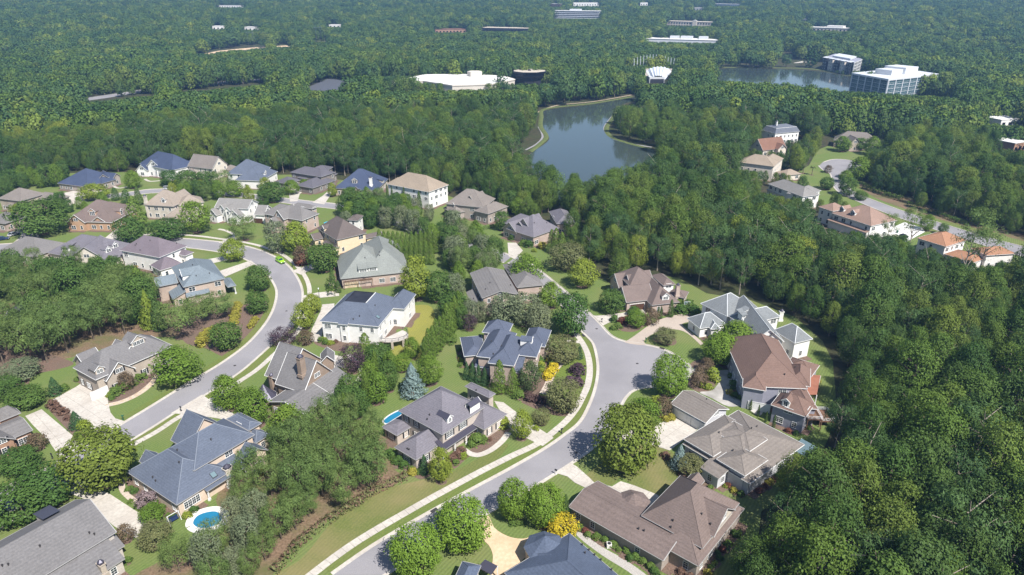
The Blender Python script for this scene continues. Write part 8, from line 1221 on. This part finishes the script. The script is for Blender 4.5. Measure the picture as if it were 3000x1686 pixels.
for i, (p, lab) in enumerate(MAILBOX):
    root = thing('mailbox', lab, 'mailbox', (p[0], p[1], 0), rnd.uniform(0, 6), 'mailboxes along the kerbs')
    m_ = M['bin'] if 'green' in lab[:6] else M['dark']
    mb = MB(); mb.box((0, 0, .55), (.12, .12, 1.1)); mb.box((0, 0, .12), (.34, .34, .24)); mb.build('post', M['white'] if 'white base' in lab else m_, root)
    mb = MB(); mb.box((.05, 0, 1.18), (.55, .28, .2)); mb.tube((-.225, 0, 1.28), (.325, 0, 1.28), .14, n=8); mb.build('box', m_, root)
for p, lab in MANHOLE:
    mb = MB(); mb.tube((0, 0, .0), (0, 0, .047), .38, n=16); tag(mb.build('manhole_cover', M['iron'], None, (p[0], p[1], 0)), lab, 'manhole cover', 'manhole covers')
for p, a, lab in DRAIN:
    root = thing('storm_drain', lab, 'drain', (p[0], p[1], 0), a, 'kerb drains'); mb = MB(); mb.box((0, 0, .08), (1.5, .75, .16)); mb.build('drain_hood', M['iron'], root)
    mb = MB()
    for i in range(5): mb.box((-.55 + .27 * i, 0, .17), (.1, .6, .02))
    mb.build('grate', M['dark'], root)
h = MISC['hoop']; root = thing('basketball_hoop', 'basketball hoop with white backboard by the paver drive', 'basketball hoop', (*h[0], 0), h[1])
mb = MB(); mb.tube((0, .6, 0), (0, .6, 2.6), .08, n=8); mb.tube((0, .6, 2.6), (0, .1, 3.2), .06, n=8); mb.build('pole', M['dark'], root)
mb = MB(); mb.box((0, 0, 3.3), (1.8, .05, 1.05)); mb.build('backboard', M['panepale'], root); mb = MB()
for z, x, dx, dz in ((3.82, 0, 1.84, .07), (2.78, 0, 1.84, .07), (3.3, -.9, .07, 1.1), (3.3, .9, .07, 1.1), (3.35, 0, .6, .06), (3.0, 0, .6, .06), (3.18, -.3, .06, .4), (3.18, .3, .06, .4)): mb.box((x, -.03, z), (dx, .05, dz))
mb.build('frame', M['trim'], root); mb = MB()
for i in range(10): mb.tube((.23 * math.cos(i * .628), -.32 + .23 * math.sin(i * .628), 3.0), (.23 * math.cos(i * .628 + .628), -.32 + .23 * math.sin(i * .628 + .628), 3.0), .02, n=4)
mb.build('rim', M['redlamp'], root)
for p, r, mk, lab in MISC['umbrella']:
    root = thing('patio_umbrella', lab, 'umbrella', (*p, 0)); mb = MB(); n = 8; mb.add([(r * .6 * math.cos(i * math.pi / 4), r * .6 * math.sin(i * math.pi / 4), 2.3) for i in range(n)] + [(0, 0, 2.95)], [(i, (i + 1) % n, n) for i in range(n)]); mb.build('canopy', M[mk], root)
    mb = MB(); mb.tube((0, 0, 0), (0, 0, 2.95), .035, n=6); mb.build('pole', M['trim'], root); mb = MB(); mb.tube((0, 0, .68), (0, 0, .74), .6, n=12); mb.tube((0, 0, 0), (0, 0, .7), .06, n=6); mb.build('table', M['white'], root)
p = MISC['swing']; root = thing('garden_swing', 'white framed garden swing seat behind the tan blue-roofed house', 'garden swing', (*p, 0), .9)
for s in (-1, 1):
    mb = MB(); mb.tube((s * 1.1, -.7, 0), (s * 1.1, 0, 1.9), .06, n=5); mb.tube((s * 1.1, .7, 0), (s * 1.1, 0, 1.9), .06, n=5); mb.build('frame', M['meshwhite'], root)
mb = MB(); mb.tube((-1.2, 0, 1.9), (1.2, 0, 1.9), .06, n=5); mb.build('top_bar', M['meshwhite'], root)
mb = MB(); mb.box((0, 0, .5), (1.7, .6, .1)); mb.box((0, .32, .8), (1.7, .08, .6)); mb.build('seat', PAINT['navy'], root)
for p, lab in MISC['bins']:
    root = thing('wheeled_bin', lab, 'bin', (*p, 0)); mb = MB(); mb.add([(-.25, -.3, .08), (.25, -.3, .08), (.25, .3, .08), (-.25, .3, .08), (-.32, -.38, 1.0), (.32, -.38, 1.0), (.32, .38, 1.0), (-.32, .38, 1.0)], [(0, 1, 5, 4), (1, 2, 6, 5), (2, 3, 7, 6), (3, 0, 4, 7)]); mb.build('body', M['bin'], root)
    mb = MB(); mb.box((0, 0, 1.04), (.7, .82, .08)); mb.build('lid', M['bin'], root)
    for s in (-1, 1): mb = MB(); mb.tube((s * .28, .3, .1), (s * .34, .3, .1), .1, n=8); mb.build('wheel', M['rubber'], root)
for p, lab in MISC['ac']:
    root = thing('air_conditioner', lab, 'air conditioner', (*p, 0)); mb = MB(); mb.box((0, 0, .45), (.9, .9, .9)); mb.build('casing', M['white'], root); mb = MB(); mb.tube((0, 0, .9), (0, 0, .93), .36, n=12); mb.build('fan_grille', M['dark'], root)
p = MISC['tramp']; root = thing('trampoline', 'round black trampoline under the trees by the grey roofed house', 'trampoline', (*p, 0)); mb = MB(); mb.tube((0, 0, .85), (0, 0, .9), 1.7, n=18); mb.build('mat', M['dark'], root); mb = MB()
for i in range(18): mb.tube((1.8 * math.cos(i * .349), 1.8 * math.sin(i * .349), .9), (1.8 * math.cos(i * .349 + .349), 1.8 * math.sin(i * .349 + .349), .9), .06, n=4)
for i in range(6): mb.tube((1.8 * math.cos(i * 1.047), 1.8 * math.sin(i * 1.047), 0), (1.8 * math.cos(i * 1.047), 1.8 * math.sin(i * 1.047), 2.4), .03, n=4)
mb.build('frame', M['iron'], root)
for p, hh, lab in MISC['lamps']:
    root = thing('street_lamp', lab, 'street lamp', (p[0], p[1], 0)); mb = MB(); mb.tube((0, 0, 0), (0, 0, hh), .09 if hh < 5 else .22, .06 if hh < 5 else .14, 7); mb.build('pole', M['dark'] if hh < 5 else M['white'], root)
    mb = MB()
    if hh < 5: mb.tube((0, 0, hh), (0, 0, hh + .4), .12, .2, 6); mb.tube((0, 0, hh + .4), (0, 0, hh + .6), .24, .03, 6)
    else: mb.box((.8, 0, hh), (1.6, .3, .16))
    mb.build('lamp_head', M['carlight'] if hh < 5 else M['white'], root)

# ------------------------------------------------------------------ haze
hb = MB(); hb.box((0, 1800, 66), (8200, 5000, 138))
hz = hb.build('haze', [])
hm = bpy.data.materials.new('haze'); hm.use_nodes = True; hn = hm.node_tree.nodes
for x in list(hn): hn.remove(x)
ho = hn.new('ShaderNodeOutputMaterial'); pv = hn.new('ShaderNodeVolumePrincipled'); pv.inputs['Color'].default_value = (.3, .55, 1, 1); pv.inputs['Density'].default_value = HAZE; pv.inputs['Anisotropy'].default_value = .2
hm.node_tree.links.new(pv.outputs[0], ho.inputs['Volume']); hz.data.materials.append(hm); hz['kind'] = 'stuff'
